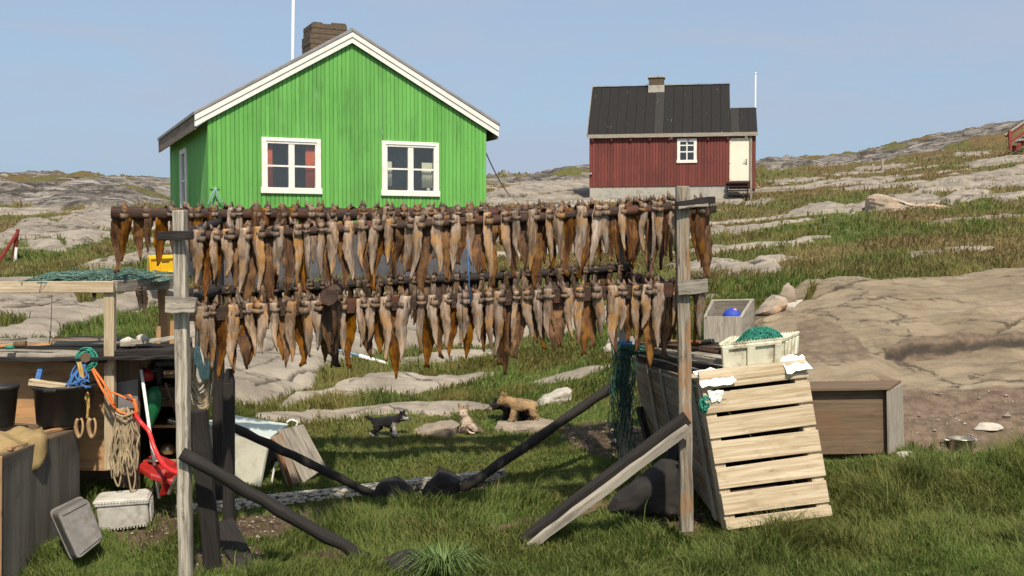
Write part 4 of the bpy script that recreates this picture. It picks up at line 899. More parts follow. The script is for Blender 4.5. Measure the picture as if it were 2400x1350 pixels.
def fillet(length, width, yoff, xoff, seed, side, twist, curl, pole=.055, notch=False, wtop=.75):
    "one side of a split fish hanging from the pole: closed strip, thin and curled"
    rr = random.Random(seed); mb = MB(); rows = 18; n = 6; rings = []
    ph = rr.uniform(0, 6); sway = rr.uniform(-.03, .03); kink = rr.uniform(-.011, .011); bl = rr.uniform(.32, .5)
    for i in range(rows + 1):
        k = i / rows
        z = pole * .9 - k * length
        if k < .12: wv = width * (wtop + .1 * k / .12)
        elif k < bl: wv = width * (wtop + .1 + (.9 - wtop) * math.sin((k - .12) / (bl - .12) * math.pi / 2))
        else:
            q = (k - bl) / (1 - bl); wv = width * ((1 - q ** 1.35) * .86 + .14 * (1 - .4 * q))
        if notch and k > .9: wv = width * (.16 + .26 * (k - .9) / .1)
        cx = xoff + sway * k * k + kink * math.sin(k * 5 + ph) + .006 * math.sin(k * 9 + ph)
        cy = yoff * (1 - .35 * k) + .012 * math.sin(k * 7 + ph)
        a = twist * k + .25 * math.sin(k * 3 + ph)
        top = []; bot = []
        for j in range(n + 1):
            s = j / n * 2 - 1; x = s * wv / 2
            y = side * (curl * wv * (s * s) * (.6 + .7 * k) + .006 * math.sin(j * 2.2 + k * 11 + ph))
            th = .005 + .008 * (1 - s * s) * (1 - .5 * k)
            ca, sa = math.cos(a), math.sin(a)
            x *= 1 + .10 * math.sin(i * 1.9 + s * 2 + ph) * (abs(s) > .6)
            for lst, yy in ((top, y - th), (bot, y + th)): lst.append(Vector((cx + x * ca - yy * sa, cy + x * sa + yy * ca, z + .010 * math.sin(s * 3 + ph) * k)))
        if notch and i == rows:
            for lst in (top, bot):
                lst[n // 2].z += .035; lst[n // 2 - 1].z += rr.uniform(-.012, .01); lst[n - 1].z += rr.uniform(-.015, .01)
        rings.append(top + bot[::-1])
    return mb.loft(rings, .5)
def tailpiece(seed, pole=.055):
    "the tail that joins the two sides: a saddle over the pole with upturned fin tips"
    rr = random.Random(seed); mb = MB(); rings = []; w = rr.uniform(.062, .085)
    for i in range(9):
        a = math.pi * (i / 8); y = -math.cos(a) * (pole + .012); z = math.sin(a) * (pole + .012); ww = w * (1 + .12 * math.sin(i * 1.9 + seed)); b = .012 if i not in (0, 8) else .006
        rings.append([Vector((-ww / 2, y * 1.0, z)), Vector((0, y * 1.12, z * 1.1 + .004)), Vector((ww / 2, y, z)), Vector((0, y * .86, z * .86))])
    mb.loft(rings)
    for sgn in (-1, 1):
        h = rr.uniform(.035, .085); x0 = sgn * w * .26; lean = rr.uniform(-.02, .03) * sgn; y0 = rr.uniform(-.03, .02)
        b = .018; tp = Vector((x0 + lean, y0 + rr.uniform(-.01, .02), pole + h))
        mb.loft([[Vector((x0 - b * 1.3, y0 - .014, pole)), Vector((x0 + b * 1.3, y0 - .014, pole)), Vector((x0 + b, y0 + .016, pole)), Vector((x0 - b, y0 + .016, pole))], [tp + Vector((dx, dy, 0)) for dx, dy in ((-.004, -.004), (.004, -.004), (.004, .004), (-.004, .004))]])
    # the fold of skin below the pole, like a collar
    h = rr.uniform(.02, .05); mb.loft([[Vector((x * w * .62, -(pole + .02) + .012 * math.cos(x * 2) * -1, -.01 - i * h + .01 * x * x)) for x in (-1, -.5, 0, .5, 1)] + [Vector((x * w * .62, -(pole - .004), -.01 - i * h)) for x in (1, .5, 0, -.5, -1)] for i in (0, 1)])
    return mb
NV = 14; VAR = []
for k in range(NV):
    rr = random.Random(100 + k)
    Lf = rr.uniform(.43, .56); Lb = Lf * rr.uniform(1.05, 1.32)
    a = fillet(Lf, rr.uniform(.078, .108), -.062, rr.uniform(-.03, -.005), 200 + k, 1, rr.uniform(-.7, .7), rr.uniform(.12, .34))
    b = fillet(Lb, rr.uniform(.12, .16), .05, rr.uniform(.035, .075), 300 + k, -1, rr.uniform(-.5, .5), rr.uniform(.05, .22), notch=(k % 3 == 0))
    VAR.append((a, b, tailpiece(400 + k)))
PROTO = {}
def fish_parts(v, kind):
    key = (v, kind)
    if key not in PROTO:
        a, b, c = VAR[v]; out = []
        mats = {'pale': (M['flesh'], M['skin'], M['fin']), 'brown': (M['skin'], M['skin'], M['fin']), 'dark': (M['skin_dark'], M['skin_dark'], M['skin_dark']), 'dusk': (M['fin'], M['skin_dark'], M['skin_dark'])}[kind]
        for mbq, mt, nm in ((a, mats[0], 'front_fillet'), (b, mats[1], 'back_fillet'), (c, mats[2], 'tail')):
            o = mbq.build(nm, mt); o.data.name = nm; out.append(o.data); bpy.data.objects.remove(o)
        PROTO[key] = out
    return PROTO[key]
FISHROOT = {}
ORD = 'first second third fourth fifth sixth seventh eighth ninth tenth eleventh twelfth thirteenth fourteenth fifteenth sixteenth seventeenth eighteenth nineteenth twentieth twenty-first twenty-second twenty-third twenty-fourth twenty-fifth twenty-sixth twenty-seventh twenty-eighth twenty-ninth thirtieth thirty-first thirty-second thirty-third thirty-fourth thirty-fifth thirty-sixth thirty-seventh thirty-eighth thirty-ninth fortieth forty-first forty-second forty-third'.split()
def hang(p, yaw, v, kind, sc, label, group, tilt=0.0, mirror=False, sxy=1.0):
    parts = fish_parts(v, kind)
    r = bpy.data.objects.new('dried_fish', None); COL.objects.link(r); r.location = p; r.rotation_euler = (random.gauss(0, .04), tilt, yaw); r.scale = (-sc * sxy if mirror else sc * sxy, sc, sc); r.empty_display_size = .1
    r['label'] = label; r['category'] = 'dried fish'; r['group'] = group
    for me, nm in zip(parts, ('front_fillet', 'back_fillet', 'tail')):
        o = bpy.data.objects.new(nm, me); COL.objects.link(o); o.parent = r
    return r
def on_rail(a, b, px):
    u = (px - CX) / F
    # x/y' along the line; the pitch makes y' differ a little from y: solve by bisection
    lo, hi = 0.0, 1.0
    for _ in range(40):
        m = (lo + hi) / 2; q = a.lerp(b, m); x, _y = proj(np.array(q.x), np.array(q.y), np.array(q.z))
        if (x < px) == (b.x > a.x): lo = m
        else: hi = m
    return a.lerp(b, (lo + hi) / 2)
def row(a, b, xs, kinds, sc, what, group, yaw0=0.0, dz=.0, spread=.3):
    ang = math.atan2(b.y - a.y, b.x - a.x)
    for i, px in enumerate(xs):
        p = on_rail(a, b, px); p.z += dz
        kind = random.choices([k for k, w in kinds], [w for k, w in kinds])[0]
        hang(p, ang + yaw0 + random.gauss(0, spread), random.randrange(NV), kind, sc * random.uniform(.88, 1.12), what % ORD[i], group, random.gauss(0, .05), random.random() < .22)
def xs_(x0, x1, n, j=4): return [x0 + (x1 - x0) * i / (n - 1) + random.uniform(-j, j) for i in range(n)]
row(UFa, UFb, [470, 503, 541, 578, 617, 655, 690, 722, 752, 779, 812, 848, 880, 915, 952, 990, 1029, 1062, 1102, 1136, 1180, 1210, 1249, 1281, 1316, 1360, 1393, 1420, 1456, 1494, 1523, 1550, 1583], [('pale', 1)], .97, 'pale split fish, %s from the left on the upper front rail', 'fish on the upper front rail', .05, .0)
row(LFa, LFb, [475, 508, 543, 577, 607, 643, 679, 718, 745, 806, 845, 878, 910, 945, 985, 1016, 1051, 1086, 1117, 1148, 1177, 1205, 1236, 1262, 1284, 1320, 1360, 1396, 1432, 1458, 1485, 1518, 1540, 1582], [('pale', 1)], 1.0, 'pale split fish, %s from the left on the lower front rail', 'fish on the lower front rail', .05, .015)
row(UBa, UBb, [290, 341, 397] + xs_(440, 1640, 39), [('brown', .8), ('pale', .2)], .98, 'split fish, %s from the left on the upper back rail', 'fish on the upper back rail', .0, .0, .4)
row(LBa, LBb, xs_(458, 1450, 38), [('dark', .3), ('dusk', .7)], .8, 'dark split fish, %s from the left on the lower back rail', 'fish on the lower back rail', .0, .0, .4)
ny = 8
for (a, b, nm) in ((RUa, RUb, 'upper'), (RLa, RLb, 'lower')):
    for i in range(ny):
        p = a.lerp(b, .1 + .85 * i / (ny - 1)); hang(p, 1.45 + random.gauss(0, .3), random.randrange(NV), random.choice(('brown', 'brown', 'pale')), random.uniform(.9, 1.08), 'split fish, %s from the front on the %s rail between the right posts' % (ORD[i], nm), 'fish on the %s right cross rail' % nm)
hang(P(1640, 486, 10.28), .2, 3, 'brown', 1.1, 'single brown fish at the outer end of the upper right cleat', 'fish beyond the right post'); hang(P(1636, 672, 10.28), .9, 5, 'pale', .95, 'single pale twisted fish at the outer end of the lower right cleat', 'fish beyond the right post')
for i, (k, dx) in enumerate(((.06, 0), (.18, .02), (.3, 0), (.45, 0), (.62, 0))):
    hang(CRa.lerp(CRb, k) + Vector((dx, 0, .01)), 1.5 + random.gauss(0, .35), (i * 3) % NV, 'dark', 1.08, 'blackish shrivelled fish, %s from the cut end of the log pointing forward' % ORD[i], 'fish on the log pointing forward')
mb = MB(); mb.tube([P(1096, 560, 9.75), P(1098, 640, 9.7), P(1103, 712, 9.7)], .006, 6); o = mb.build('cord', M['blue'], origin=P(1096, 560, 9.75)); tag(o, 'thin bluish cord tied between the two front rails of the rack', 'cord')
# ================================================================ yard things
def single(mb, name, mat, o, label, cat, group=None, bevel=0):
    return tag(mb.build(name, mat, origin=o, bevel=bevel), label, cat, group)
def panel(mb, q, th, away, rnd=None, mi=0):
    "board on quad q (a, b, c, d in order), th thick, its far side away from point away"
    q = [Vector(p) for p in q]; n = (q[1] - q[0]).cross(q[3] - q[0]).normalized()
    c = sum(q, Vector()) / 4
    if n.dot(Vector(away) - c) < 0: n = -n
    mb.hexa([q[0], q[1], q[2], q[3]] + [p + n * th for p in q], rnd, None, mi)
def rockmesh(c, sx, sy, sz, seed, rot=0.0, sub=4, rough=.22, flat=.3, tilt=0.0):
    bm = bmesh.new(); bmesh.ops.create_icosphere(bm, subdivisions=sub, radius=1.0); rr = random.Random(seed)
    cuts = [(Vector((rr.gauss(0, 1), rr.gauss(0, 1), rr.gauss(0, .7))).normalized(), rr.uniform(.55, .85)) for _ in range(9)]
    R = Matrix.Rotation(rot, 3, 'Z') @ Matrix.Rotation(tilt, 3, 'Y')
    for v in bm.verts:
        p = v.co.copy()
        for n, d in cuts:
            e = p.dot(n) - d
            if e > 0: p -= n * e * .92
        q = p * 2.3; w = fbm(np.array([q.x + seed]), np.array([q.y + q.z * 1.7]), seed, 4)[0] - .5
        p *= 1 + w * rough
        if p.z < -flat: p.z = -flat
        v.co = R @ Vector((p.x * sx, p.y * sy, p.z * sz))
    me = bpy.data.meshes.new('boulder'); bm.to_mesh(me); bm.free(); me.polygons.foreach_set('use_smooth', np.ones(len(me.polygons), bool)); me.set_sharp_from_angle(angle=math.radians(28)); return me
def slabstone(poly, d, thick, seed, mat, label, name='boulder', cat='boulder', rough=.05, lean=0.0, base=None):
    'stone whose front outline is known: a rounded, cracked solid of real depth'
    pts = [P(x, y, d) for x, y in poly]; c = sum(pts, Vector()) / len(pts); bm = bmesh.new(); rr = random.Random(seed)
    fine = []
    for a, b in zip(pts, pts[1:] + pts[:1]):
        n = max(1, int((b - a).length / .05)); fine += [a.lerp(b, k / n) for k in range(n)]
    rings = []
    for (k, y) in ((.0, -.42), (.35, -.44), (.7, -.42), (.9, -.33), (1, -.16), (1.0, .16), (.9, .36), (.6, .44), (.0, .45)):
        rings.append([bm.verts.new(c + (p - c) * max(k, .02) + Vector((0, thick * y + (p.z - c.z) * lean, 0))) for p in fine])
    m = len(fine)
    for i in range(len(rings) - 1):
        for k in range(m): bm.faces.new((rings[i][k], rings[i][(k + 1) % m], rings[i + 1][(k + 1) % m], rings[i + 1][k]))
    bmesh.ops.remove_doubles(bm, verts=bm.verts, dist=.002); bmesh.ops.recalc_face_normals(bm, faces=bm.faces); bmesh.ops.subdivide_edges(bm, edges=bm.edges, cuts=1, use_grid_fill=True); bm.normal_update()
    for v in bm.verts:
        q = v.co; w = fbm(np.array([q.x * 3.1 + seed]), np.array([q.z * 3.1 + q.y * 2.3]), seed, 4)[0] - .5; w2 = fbm(np.array([q.x * 11 + q.y * 5]), np.array([q.z * 13 + seed]), seed + 3, 2)[0] - .5
        v.co = q + v.normal * (w * rough * 2.2 + w2 * rough * .6)
    me = bpy.data.meshes.new(name); bm.to_mesh(me); bm.free(); off = Vector((c.x, c.y, min(p.z for p in pts)))
    me.transform(Matrix.Translation(-off)); me.polygons.foreach_set('use_smooth', np.ones(len(me.polygons), bool)); me.set_sharp_from_angle(angle=math.radians(32)); me.materials.append(mat)
    o = bpy.data.objects.new(name, me); COL.objects.link(o); o.location = off; return tag(o, label, cat)
def boulder(px0, px1, ptop, pbot, seed, mat, label, d=None, depth=.7, rot=0.0, name='boulder', cat='boulder', tilt=0.0, rough=.22, group=None):
    g = hit((px0 + px1) / 2, pbot) if d is None else P((px0 + px1) / 2, pbot, d)
    w = (px1 - px0) / F * g.y; h = (pbot - ptop) / F * g.y
    me = rockmesh(None, w / 2 * 1.22, w / 2 * depth * 1.22, h * .86, seed, rot, tilt=tilt, rough=rough); me.name = name; me.materials.append(mat)
    o = bpy.data.objects.new(name, me); COL.objects.link(o); o.location = (g.x, g.y + w * .2, g.z + h * .22); return tag(o, label, cat, group)
slabstone([(926, 1052), (930, 1030), (948, 1010), (990, 1001), (1060, 989), (1080, 992), (1072, 1018), (1062, 1052)], 14.35, .55, 5, M['stone'], 'brown flat-topped boulder between the walking and the sitting puppy')
slabstone([(1152, 1038), (1154, 1010), (1166, 990), (1200, 986), (1296, 987), (1318, 996), (1326, 1040)], 14.75, .6, 9, M['stone'], 'long grey boulder with the tan puppy standing on it')
slabstone([(1258, 950), (1272, 932), (1300, 918), (1330, 909), (1341, 914), (1342, 936), (1320, 950)], 15.9, .5, 14, M['stone_pale'], 'small pale wedge of rock behind the standing tan puppy')
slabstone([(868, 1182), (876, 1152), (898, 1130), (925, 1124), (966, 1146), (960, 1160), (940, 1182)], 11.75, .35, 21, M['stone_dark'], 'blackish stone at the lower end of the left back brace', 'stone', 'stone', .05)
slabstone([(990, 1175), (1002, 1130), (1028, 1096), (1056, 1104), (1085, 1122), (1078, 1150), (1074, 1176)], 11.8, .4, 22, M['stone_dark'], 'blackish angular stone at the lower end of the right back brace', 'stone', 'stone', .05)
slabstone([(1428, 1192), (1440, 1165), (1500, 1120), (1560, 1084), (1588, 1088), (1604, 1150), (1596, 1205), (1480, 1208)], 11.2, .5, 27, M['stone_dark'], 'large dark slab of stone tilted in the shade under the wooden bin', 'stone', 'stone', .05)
slabstone([(2034, 510), (2034, 466), (2046, 456), (2070, 464), (2110, 476), (2170, 480), (2240, 490), (2262, 512), (2150, 520)], 36, 1.2, 33, M['stone_lichen'], 'orange spotted wedge-shaped boulder on the grassy slope', rough=.09)
slabstone([(1772, 736), (1790, 712), (1812, 690), (1836, 698), (1842, 712), (1810, 742)], 17.6, .4, 41, M['stone_lichen'], 'angular pale stone behind the open wooden crate', 'stone', 'stone')
boulder(1826, 1868, 668, 712, 42, M['stone'], 'small round stone at the top edge of the big rock slab', name='stone', cat='stone')
boulder(2100, 2155, 1062, 1086, 43, M['stone_pale'], 'small pale stone in the grass before the low bench', name='stone', cat='stone')
boulder(2290, 2350, 998, 1012, 44, M['stone_pale'], 'flat pale stone on the bare earth above the metal pot', name='stone', cat='stone')
boulder(910, 1000, 1295, 1350, 45, M['stone_dark'], 'dark stone sunk in the grass beside the tall tussock', name='stone', cat='stone')
boulder(1418, 1452, 808, 826, 46, M['stone_pale'], 'flat pale rock showing behind the green net', name='stone', cat='stone')
# ---- beam on the grass
a = hit(414, 1212); b = hit(1182, 1122); mb = MB(); mb.beam(a + Vector((0, 0, .055)), b + Vector((0, 0, .055)), .11, .10, n=24, jit=.004)
t = NT('flaked_paint'); n_ = t.noise(t.coord('UV', (6, 14, 1)), 2.5, 6, .75); t.color(t.mix(t.ramp(n_, .47, .56), (.52, .48, .39), (.05, .04, .03))); t.rough(.8); t.bump(n_, .4, .005)
single(mb, 'beam', t.m, a, 'long squared beam with flaking white paint lying across the grass', 'beam')
# ---- pole on the rocks
a = hit(779, 826, 15); b = hit(926, 868, 15); mb = MB(); a.z += .06; b.z += .06; m_ = a.lerp(b, .42)
po = thing('pole', 'pale blue and white pole lying on the rock behind the rack', 'pole', a)
mb.tube([a, m_], .022, 8); mb.tube([a.lerp(m_, .55), a.lerp(m_, .62)], .03, 8); mb.build('blue_end', m_plain('pale_blue', (.22, .38, .55), .5), po)
mb = MB(); mb.tube([m_, b], .036, 8); mb.build('white_end', M['pipe'], po)
# ---- tussock of long grass
g = hit(1040, 1350); mb = MB()
def tuft(mb, c, n, h, rad, wid):
    for i in range(n):
        a_ = random.uniform(0, 2 * math.pi); r0 = random.uniform(0, rad * .35); L = h * random.uniform(.6, 1.15); out = random.uniform(.25, 1.0) * rad
        b_ = c + Vector((math.cos(a_) * r0, math.sin(a_) * r0, 0)); t_ = Vector((math.cos(a_), math.sin(a_), 0)); s_ = Vector((-t_.y, t_.x, 0)) if random.random() < .5 else Vector((1, 0, 0)); w = wid * random.uniform(.6, 1.3)
        p1 = b_ + t_ * out * .35 + Vector((0, 0, L * .65)); p2 = b_ + t_ * out * .8 + Vector((0, 0, L * .85)); p3 = b_ + t_ * out * 1.25 + Vector((0, 0, L * .6))
        o = len(mb.v); mb.v += [tuple(q) for q in (b_ - s_ * w, b_ + s_ * w, p1 + s_ * w, p1 - s_ * w, p2 + s_ * w * .7, p2 - s_ * w * .7, p3)]
        r = random.random()
        for f in ((0, 1, 2, 3), (3, 2, 4, 5), (5, 4, 6)): mb.face([o + k for k in f], [(0, 0)] * len(f), r, 0, True)
tuft(mb, g + Vector((0, 0, -.05)), 420, .30, .34, .005)
t = NT('long_grass'); t.color(t.mix(t.attr('rnd').outputs['Fac'], (.045, .09, .014), (.13, .19, .05))); t.rough(.6); M['tuft'] = t.m
single(mb, 'grass_tussock', M['tuft'], g, 'tall tussock of bright green grass in front of the rack', 'grass tussock')
# ---- slatted bin of pallet boards
def L3(q, a, b): return (1 - b) * ((1 - a) * q[0] + a * q[1]) + b * ((1 - a) * q[3] + a * q[2])
fq = [P(1702, 1240, 10.55), P(1947, 1206, 10.85), P(1888, 862, 11.0), P(1641, 892, 10.7)]            # BL BR TR TL of the front
bn = thing('wooden_bin', 'tall leaning wooden bin with a front of pale pallet boards', 'wooden bin', (fq[0] + fq[1]) / 2)
nrm = (fq[1] - fq[0]).cross(fq[3] - fq[0]).normalized()
if nrm.y > 0: nrm = -nrm
bk = -nrm
rows = [(.0, .068), (.093, .238), (.268, .408), (.436, .578), (.608, .748), (.772, .908), (.932, .975), (.985, 1.06)]
for i, (v0, v1) in enumerate(rows):
    mb = MB(); e0 = random.uniform(-.012, .0); e1 = random.uniform(1.0, 1.012); j = [random.uniform(-.006, .006) for _ in range(4)]
    q = [L3(fq, e0, v0 + j[0]), L3(fq, e1, v0 + j[1]), L3(fq, e1, v1 + j[2]), L3(fq, e0, v1 + j[3])]
    panel(mb, q, .022, q[0] + nrm, .35 + .3 * random.random()); mb.build('slat', M['pale_wood'], bn, .003)
for (u0, u1) in ((.0, .10), (.88, 1.0)):
    mb = MB(); q = [L3(fq, u0, .0) + bk * .005, L3(fq, u1, .0) + bk * .005, L3(fq, u1, .99) + bk * .005, L3(fq, u0, .99) + bk * .005]; panel(mb, q, .09, q[0] + bk, .4); mb.build('upright', M['pale_wood'], bn, .004)
# long planked side running back to a shallow end
sq = [fq[0] + bk * .06, P(1508, 985, 13.1), P(1482, 838, 13.1), fq[3] + bk * .06]
sn = (sq[1] - sq[0]).cross(sq[3] - sq[0]).normalized()
if sn.x > 0: sn = -sn
npl = 6
for i in range(npl):
    v0, v1 = i / npl, (i + .955) / npl; mb = MB(); q = [L3(sq, 0, v0), L3(sq, 1, v0), L3(sq, 1, v1), L3(sq, 0, v1)]; panel(mb, q, .025, q[0] - sn, random.random())
    o = mb.build('side_plank', M['lath'], bn, .003)
    if i == npl - 1: o['label'] = 'rust stained top plank'
for u in (.06, .5, .72):
    mb = MB(); q = [L3(sq, u, .0) + sn * .004, L3(sq, u + .035, .0) + sn * .004, L3(sq, u + .035, .99) + sn * .004, L3(sq, u, .99) + sn * .004]; panel(mb, q, .02, q[0] + sn); mb.build('batten', M['gray_wood'], bn, .003)
off = (fq[1] - fq[0]) * .98
mb = MB(); q2 = [p + off for p in sq]; panel(mb, q2, .025, q2[0] - sn); mb.build('side_panel', M['gray_wood'], bn)
mb = MB(); panel(mb, [sq[1], sq[1] + off, sq[2] + off, sq[2]], .025, sq[1] - bk); mb.build('end_panel', M['gray_wood'], bn)
mb = MB(); panel(mb, [sq[0] + Vector((.03, 0, .02)), sq[0] + off * .96, sq[1] + off * .96, sq[1] + Vector((.03, 0, .02))], .02, sq[0] + Vector((0, 0, 1))); mb.build('bottom_board', M['inner'], bn)
mb = MB(); lz = Vector((0, 0, -.05)); panel(mb, [sq[3] + lz, sq[3] + off + lz, sq[2] + off + lz, sq[2] + lz], .025, sq[3] + Vector((0, 0, -1))); mb.build('lid', M['gray_wood'], bn, .004)
mb = MB(); v = .97; q = [L3(fq, .0, .985) + nrm * .02, L3(fq, 1, .985) + nrm * .02, L3(fq, 1, 1.05) + bk * .3, L3(fq, 0, 1.05) + bk * .3]; panel(mb, q, .02, q[0] + Vector((0, 0, -1))); mb.build('top_board', M['pale_wood'], bn, .003)
for (a, b, w) in (((1497, 955, 12.95), (1538, 1092, 12.5), .08), ((1592, 985, 11.9), (1560, 1165, 11.6), .12)):
    mb = MB(); mb.beam(P(*a), P(*b), w, .07, n=5, jit=.008); mb.build('prop', M['dark_wood'], bn, .006)
e = (fq[1] - fq[0]).normalized(); up = (fq[3] - fq[0]).normalized()
def crumple(quad, nu, nv, amp, seed, lift):
    "thin creased sheet following a quad; corners torn off at random"
    rr = random.Random(seed); mb = MB(); up_, = (lift,); rows_ = []
    for i in range(nu + 1):
        r0 = []
        for j in range(nv + 1):
            u = i / nu; v = j / nv
            if j == 0: v -= rr.uniform(0, .22)
            if j == nv: v += rr.uniform(-.1, .12)
            if i in (0, nu): u += rr.uniform(-.06, .06)
            r0.append(L3(quad, u, v) + up_ * (1 + rr.uniform(-amp, amp) / max(up_.length, 1e-6)))
        rows_.append(r0)
    mb.loft([r0 + [p - up_.normalized() * .003 for p in reversed(r0)] for r0 in rows_], sm=False); return mb
qa = [L3(fq, -.01, .945) + nrm * .05, L3(fq, .30, .965) + nrm * .05, L3(fq, .36, 1.05) - nrm * .1, L3(fq, -.01, 1.06) - nrm * .1]
single(crumple(qa, 7, 5, .012, 4, nrm * .014 + Vector((0, 0, .02))), 'plastic_sheet', M['paper'], qa[0], 'torn white plastic sheet over the left end of the bin top', 'plastic sheet')
qa = [L3(fq, .78, .975) + nrm * .05, L3(fq, 1.015, .985) + nrm * .05, L3(fq, 1.01, 1.08) - nrm * .06, L3(fq, .77, 1.085) - nrm * .06]
single(crumple(qa, 6, 5, .012, 9, nrm * .014 + Vector((0, 0, .025))), 'plastic_sheet', M['paper'], qa[0], 'white plastic sheet wrapped over the right end of the bin top', 'plastic sheet')
qa = [L3(fq, .05, .845) + nrm * .03, L3(fq, .15, .86) + nrm * .03, L3(fq, .19, .925) + nrm * .035, L3(fq, .03, .925) + nrm * .035]
single(crumple(qa, 5, 4, .008, 14, nrm * .012), 'plastic_scrap', M['paper'], qa[0], 'torn white scrap hanging below the top board of the bin', 'plastic scrap')
def tangle(mb, c, sx, sy, sz, n, r, seed, steps=10):
    rr = random.Random(seed)
    for i in range(n):
        pts = []; p = Vector((rr.uniform(-1, 1), rr.uniform(-1, 1), rr.uniform(-1, 1)))
        for k in range(steps):
            p = p + Vector((rr.gauss(0, .5), rr.gauss(0, .5), rr.gauss(0, .5)))
            if p.length > 1: p = p.normalized() * rr.uniform(.7, 1)
            pts.append(Vector(c) + Vector((p.x * sx, p.y * sy, p.z * sz)))
        mb.tube(curve_pts(pts, 4), r, 5)
mb = MB(); q0 = P(1652, 948, 10.5); tangle(mb, q0, .06, .06, .1, 9, .007, 3); single(mb, 'rope_tangle', M['teal'], q0, 'small tangle of green twine at the left corner of the bin', 'rope')
# planks and rods laid along the bin top
for i, (a, b, w, h, mt, lb) in enumerate([
    ((1484, 812, 13.0), (1700, 850, 11.0), .10, .05, 'gray_wood', 'wide grey plank on the bin lid, outermost on the left'),
    ((1500, 806, 13.1), (1722, 822, 11.3), .09, .05, 'brown_wood', 'brown plank lying second from the edge of the bin lid'),
    ((1488, 826, 12.9), (1690, 866, 10.9), .07, .06, 'dark_wood', 'dark squared rod lowest on the side of the bin lid'),
    ((1530, 800, 13.3), (1730, 808, 11.6), .07, .05, 'gray_wood', 'thin grey plank under the ribbed black hose'),
    ((1495, 838, 12.6), (1660, 884, 10.85), .05, .08, 'dark_wood', 'black board hanging over the bin edge under the planks')]):
    mb = MB(); A_, B_ = P(*a), P(*b); mb.beam(A_, B_, w, h, n=8, jit=.006); single(mb, 'plank', M[mt], A_, lb, 'plank', bevel=.004)
for i, (a, b, r, lb) in enumerate([((1490, 818, 12.8), (1690, 838, 11.1), .022, 'reddish brown pole along the pile on the bin lid'), ((1505, 822, 12.5), (1640, 812, 11.4), .018, 'short rusty pole crossing the plank pile')]):
    mb = MB(); A_, B_ = P(*a) + Vector((0, 0, .05)), P(*b) + Vector((0, 0, .05)); mb.tube([A_, (A_ + B_) / 2 + Vector((0, 0, .02)), B_], r, 8); single(mb, 'pole', M['rust'] if i else M['log_wood'], A_, lb, 'pole')
mb = MB(); A_, B_ = P(1612, 806, 12.0), P(1672, 800, 11.7); n = 44; mb.tube([A_.lerp(B_, k / n) for k in range(n + 1)], [.032 if (k // 2) % 2 else .022 for k in range(n + 1)], 10); single(mb, 'ribbed_hose', M['black'], A_, 'short black ribbed hose lying behind the front right rack post', 'hose')
# plastic fish tub with a green net
def tub(corners, name, mat, label, cat, th=.03, ribs=True, lip=True, rad=.06):
    "open tub on 8 corners (bottom ring, top ring) with rounded corners, ribbed rim and recessed panels"
    c = [Vector(q) for q in corners]; o = thing(name, label, cat, sum(c[:4], Vector()) / 4)
    def ring(k, inset, up=0):
        q = [c[i].lerp(c[i + 4], k) for i in range(4)]; m = sum(q, Vector()) / 4; ax = (c[4] - c[0]).normalized(); out = []
        q = [p + (m - p).normalized() * inset + ax * up for p in q]
        for i in range(4):
            a, b, d_ = q[i - 1], q[i], q[(i + 1) % 4]; v1 = (a - b); v2 = (d_ - b); r1 = min(rad, v1.length * .3); r2 = min(rad, v2.length * .3)
            p0 = b + v1.normalized() * r1; p2 = b + v2.normalized() * r2
            for s_ in (0, .33, .67, 1): out.append((1 - s_) ** 2 * p0 + 2 * s_ * (1 - s_) * b + s_ * s_ * p2)
        return out
    mb = MB(); ks = [(0, .02), (.03, 0), (.5, .0), (.86, 0), (.87, -.018), (1.0, -.018), (1.0, .022), (.85, .03), (.06, .035)]
    mb.loft([ring(k, i_) for k, i_ in ks], .5, sm=False)
    body = mb.build('body', mat, o, .004)
    if lip:
        mb = MB()
        for rr_, up in ((ring(1.0, -.014), .008), (ring(0, .012), -.006)):
            m = len(rr_)
            for i in range(m):
                a, b = rr_[i], rr_[(i + 1) % m]; nn = max(1, int((b - a).length / .028))
                for k in range(nn):
                    p = a.lerp(b, (k + .5) / nn); mb.box(p + Vector((0, 0, up * .3)), (.014, .014, .018))
        mb.build('toothed_rim', mat, body)
    if ribs:
        mb = MB(); a, b, d_, e_ = c[0], c[1], c[5], c[4]; n = (b - a).cross(e_ - a).normalized()
        if n.y > 0: n = -n
        for (u0, u1, v0, v1) in ((.03, .97, .78, .92), (.03, .13, .06, .8), (.42, .55, .06, .8), (.86, .97, .06, .8)):
            q = [L3([a, b, d_, e_], u0, v0) + n * .004, L3([a, b, d_, e_], u1, v0) + n * .004, L3([a, b, d_, e_], u1, v1) + n * .004, L3([a, b, d_, e_], u0, v1) + n * .004]; panel(mb, q, .018, q[0] + n)
        a, b, d_, e_ = c[1], c[2], c[6], c[5]; n = (b - a).cross(e_ - a).normalized()
        if n.x < 0: n = -n
        for k in range(4):
            u0 = .1 + k * .23; q = [L3([a, b, d_, e_], u0, .05) + n * .004, L3([a, b, d_, e_], u0 + .12, .05) + n * .004, L3([a, b, d_, e_], u0 + .12, .84) + n * .004, L3([a, b, d_, e_], u0, .84) + n * .004]; panel(mb, q, .02, q[0] + n)
        mb.build('rib', mat, body, .006)
    return o
T = [P(1690, 866, 10.85), P(1832, 850, 10.95), P(1868, 828, 11.5), P(1722, 842, 11.4), P(1686, 808, 10.8), P(1836, 792, 10.9), P(1872, 778, 11.6), P(1716, 790, 11.5)]
tub(T, 'fish_tub', M['cream'], 'dirty cream plastic fish tub heaped with green net on the bin', 'plastic tub')
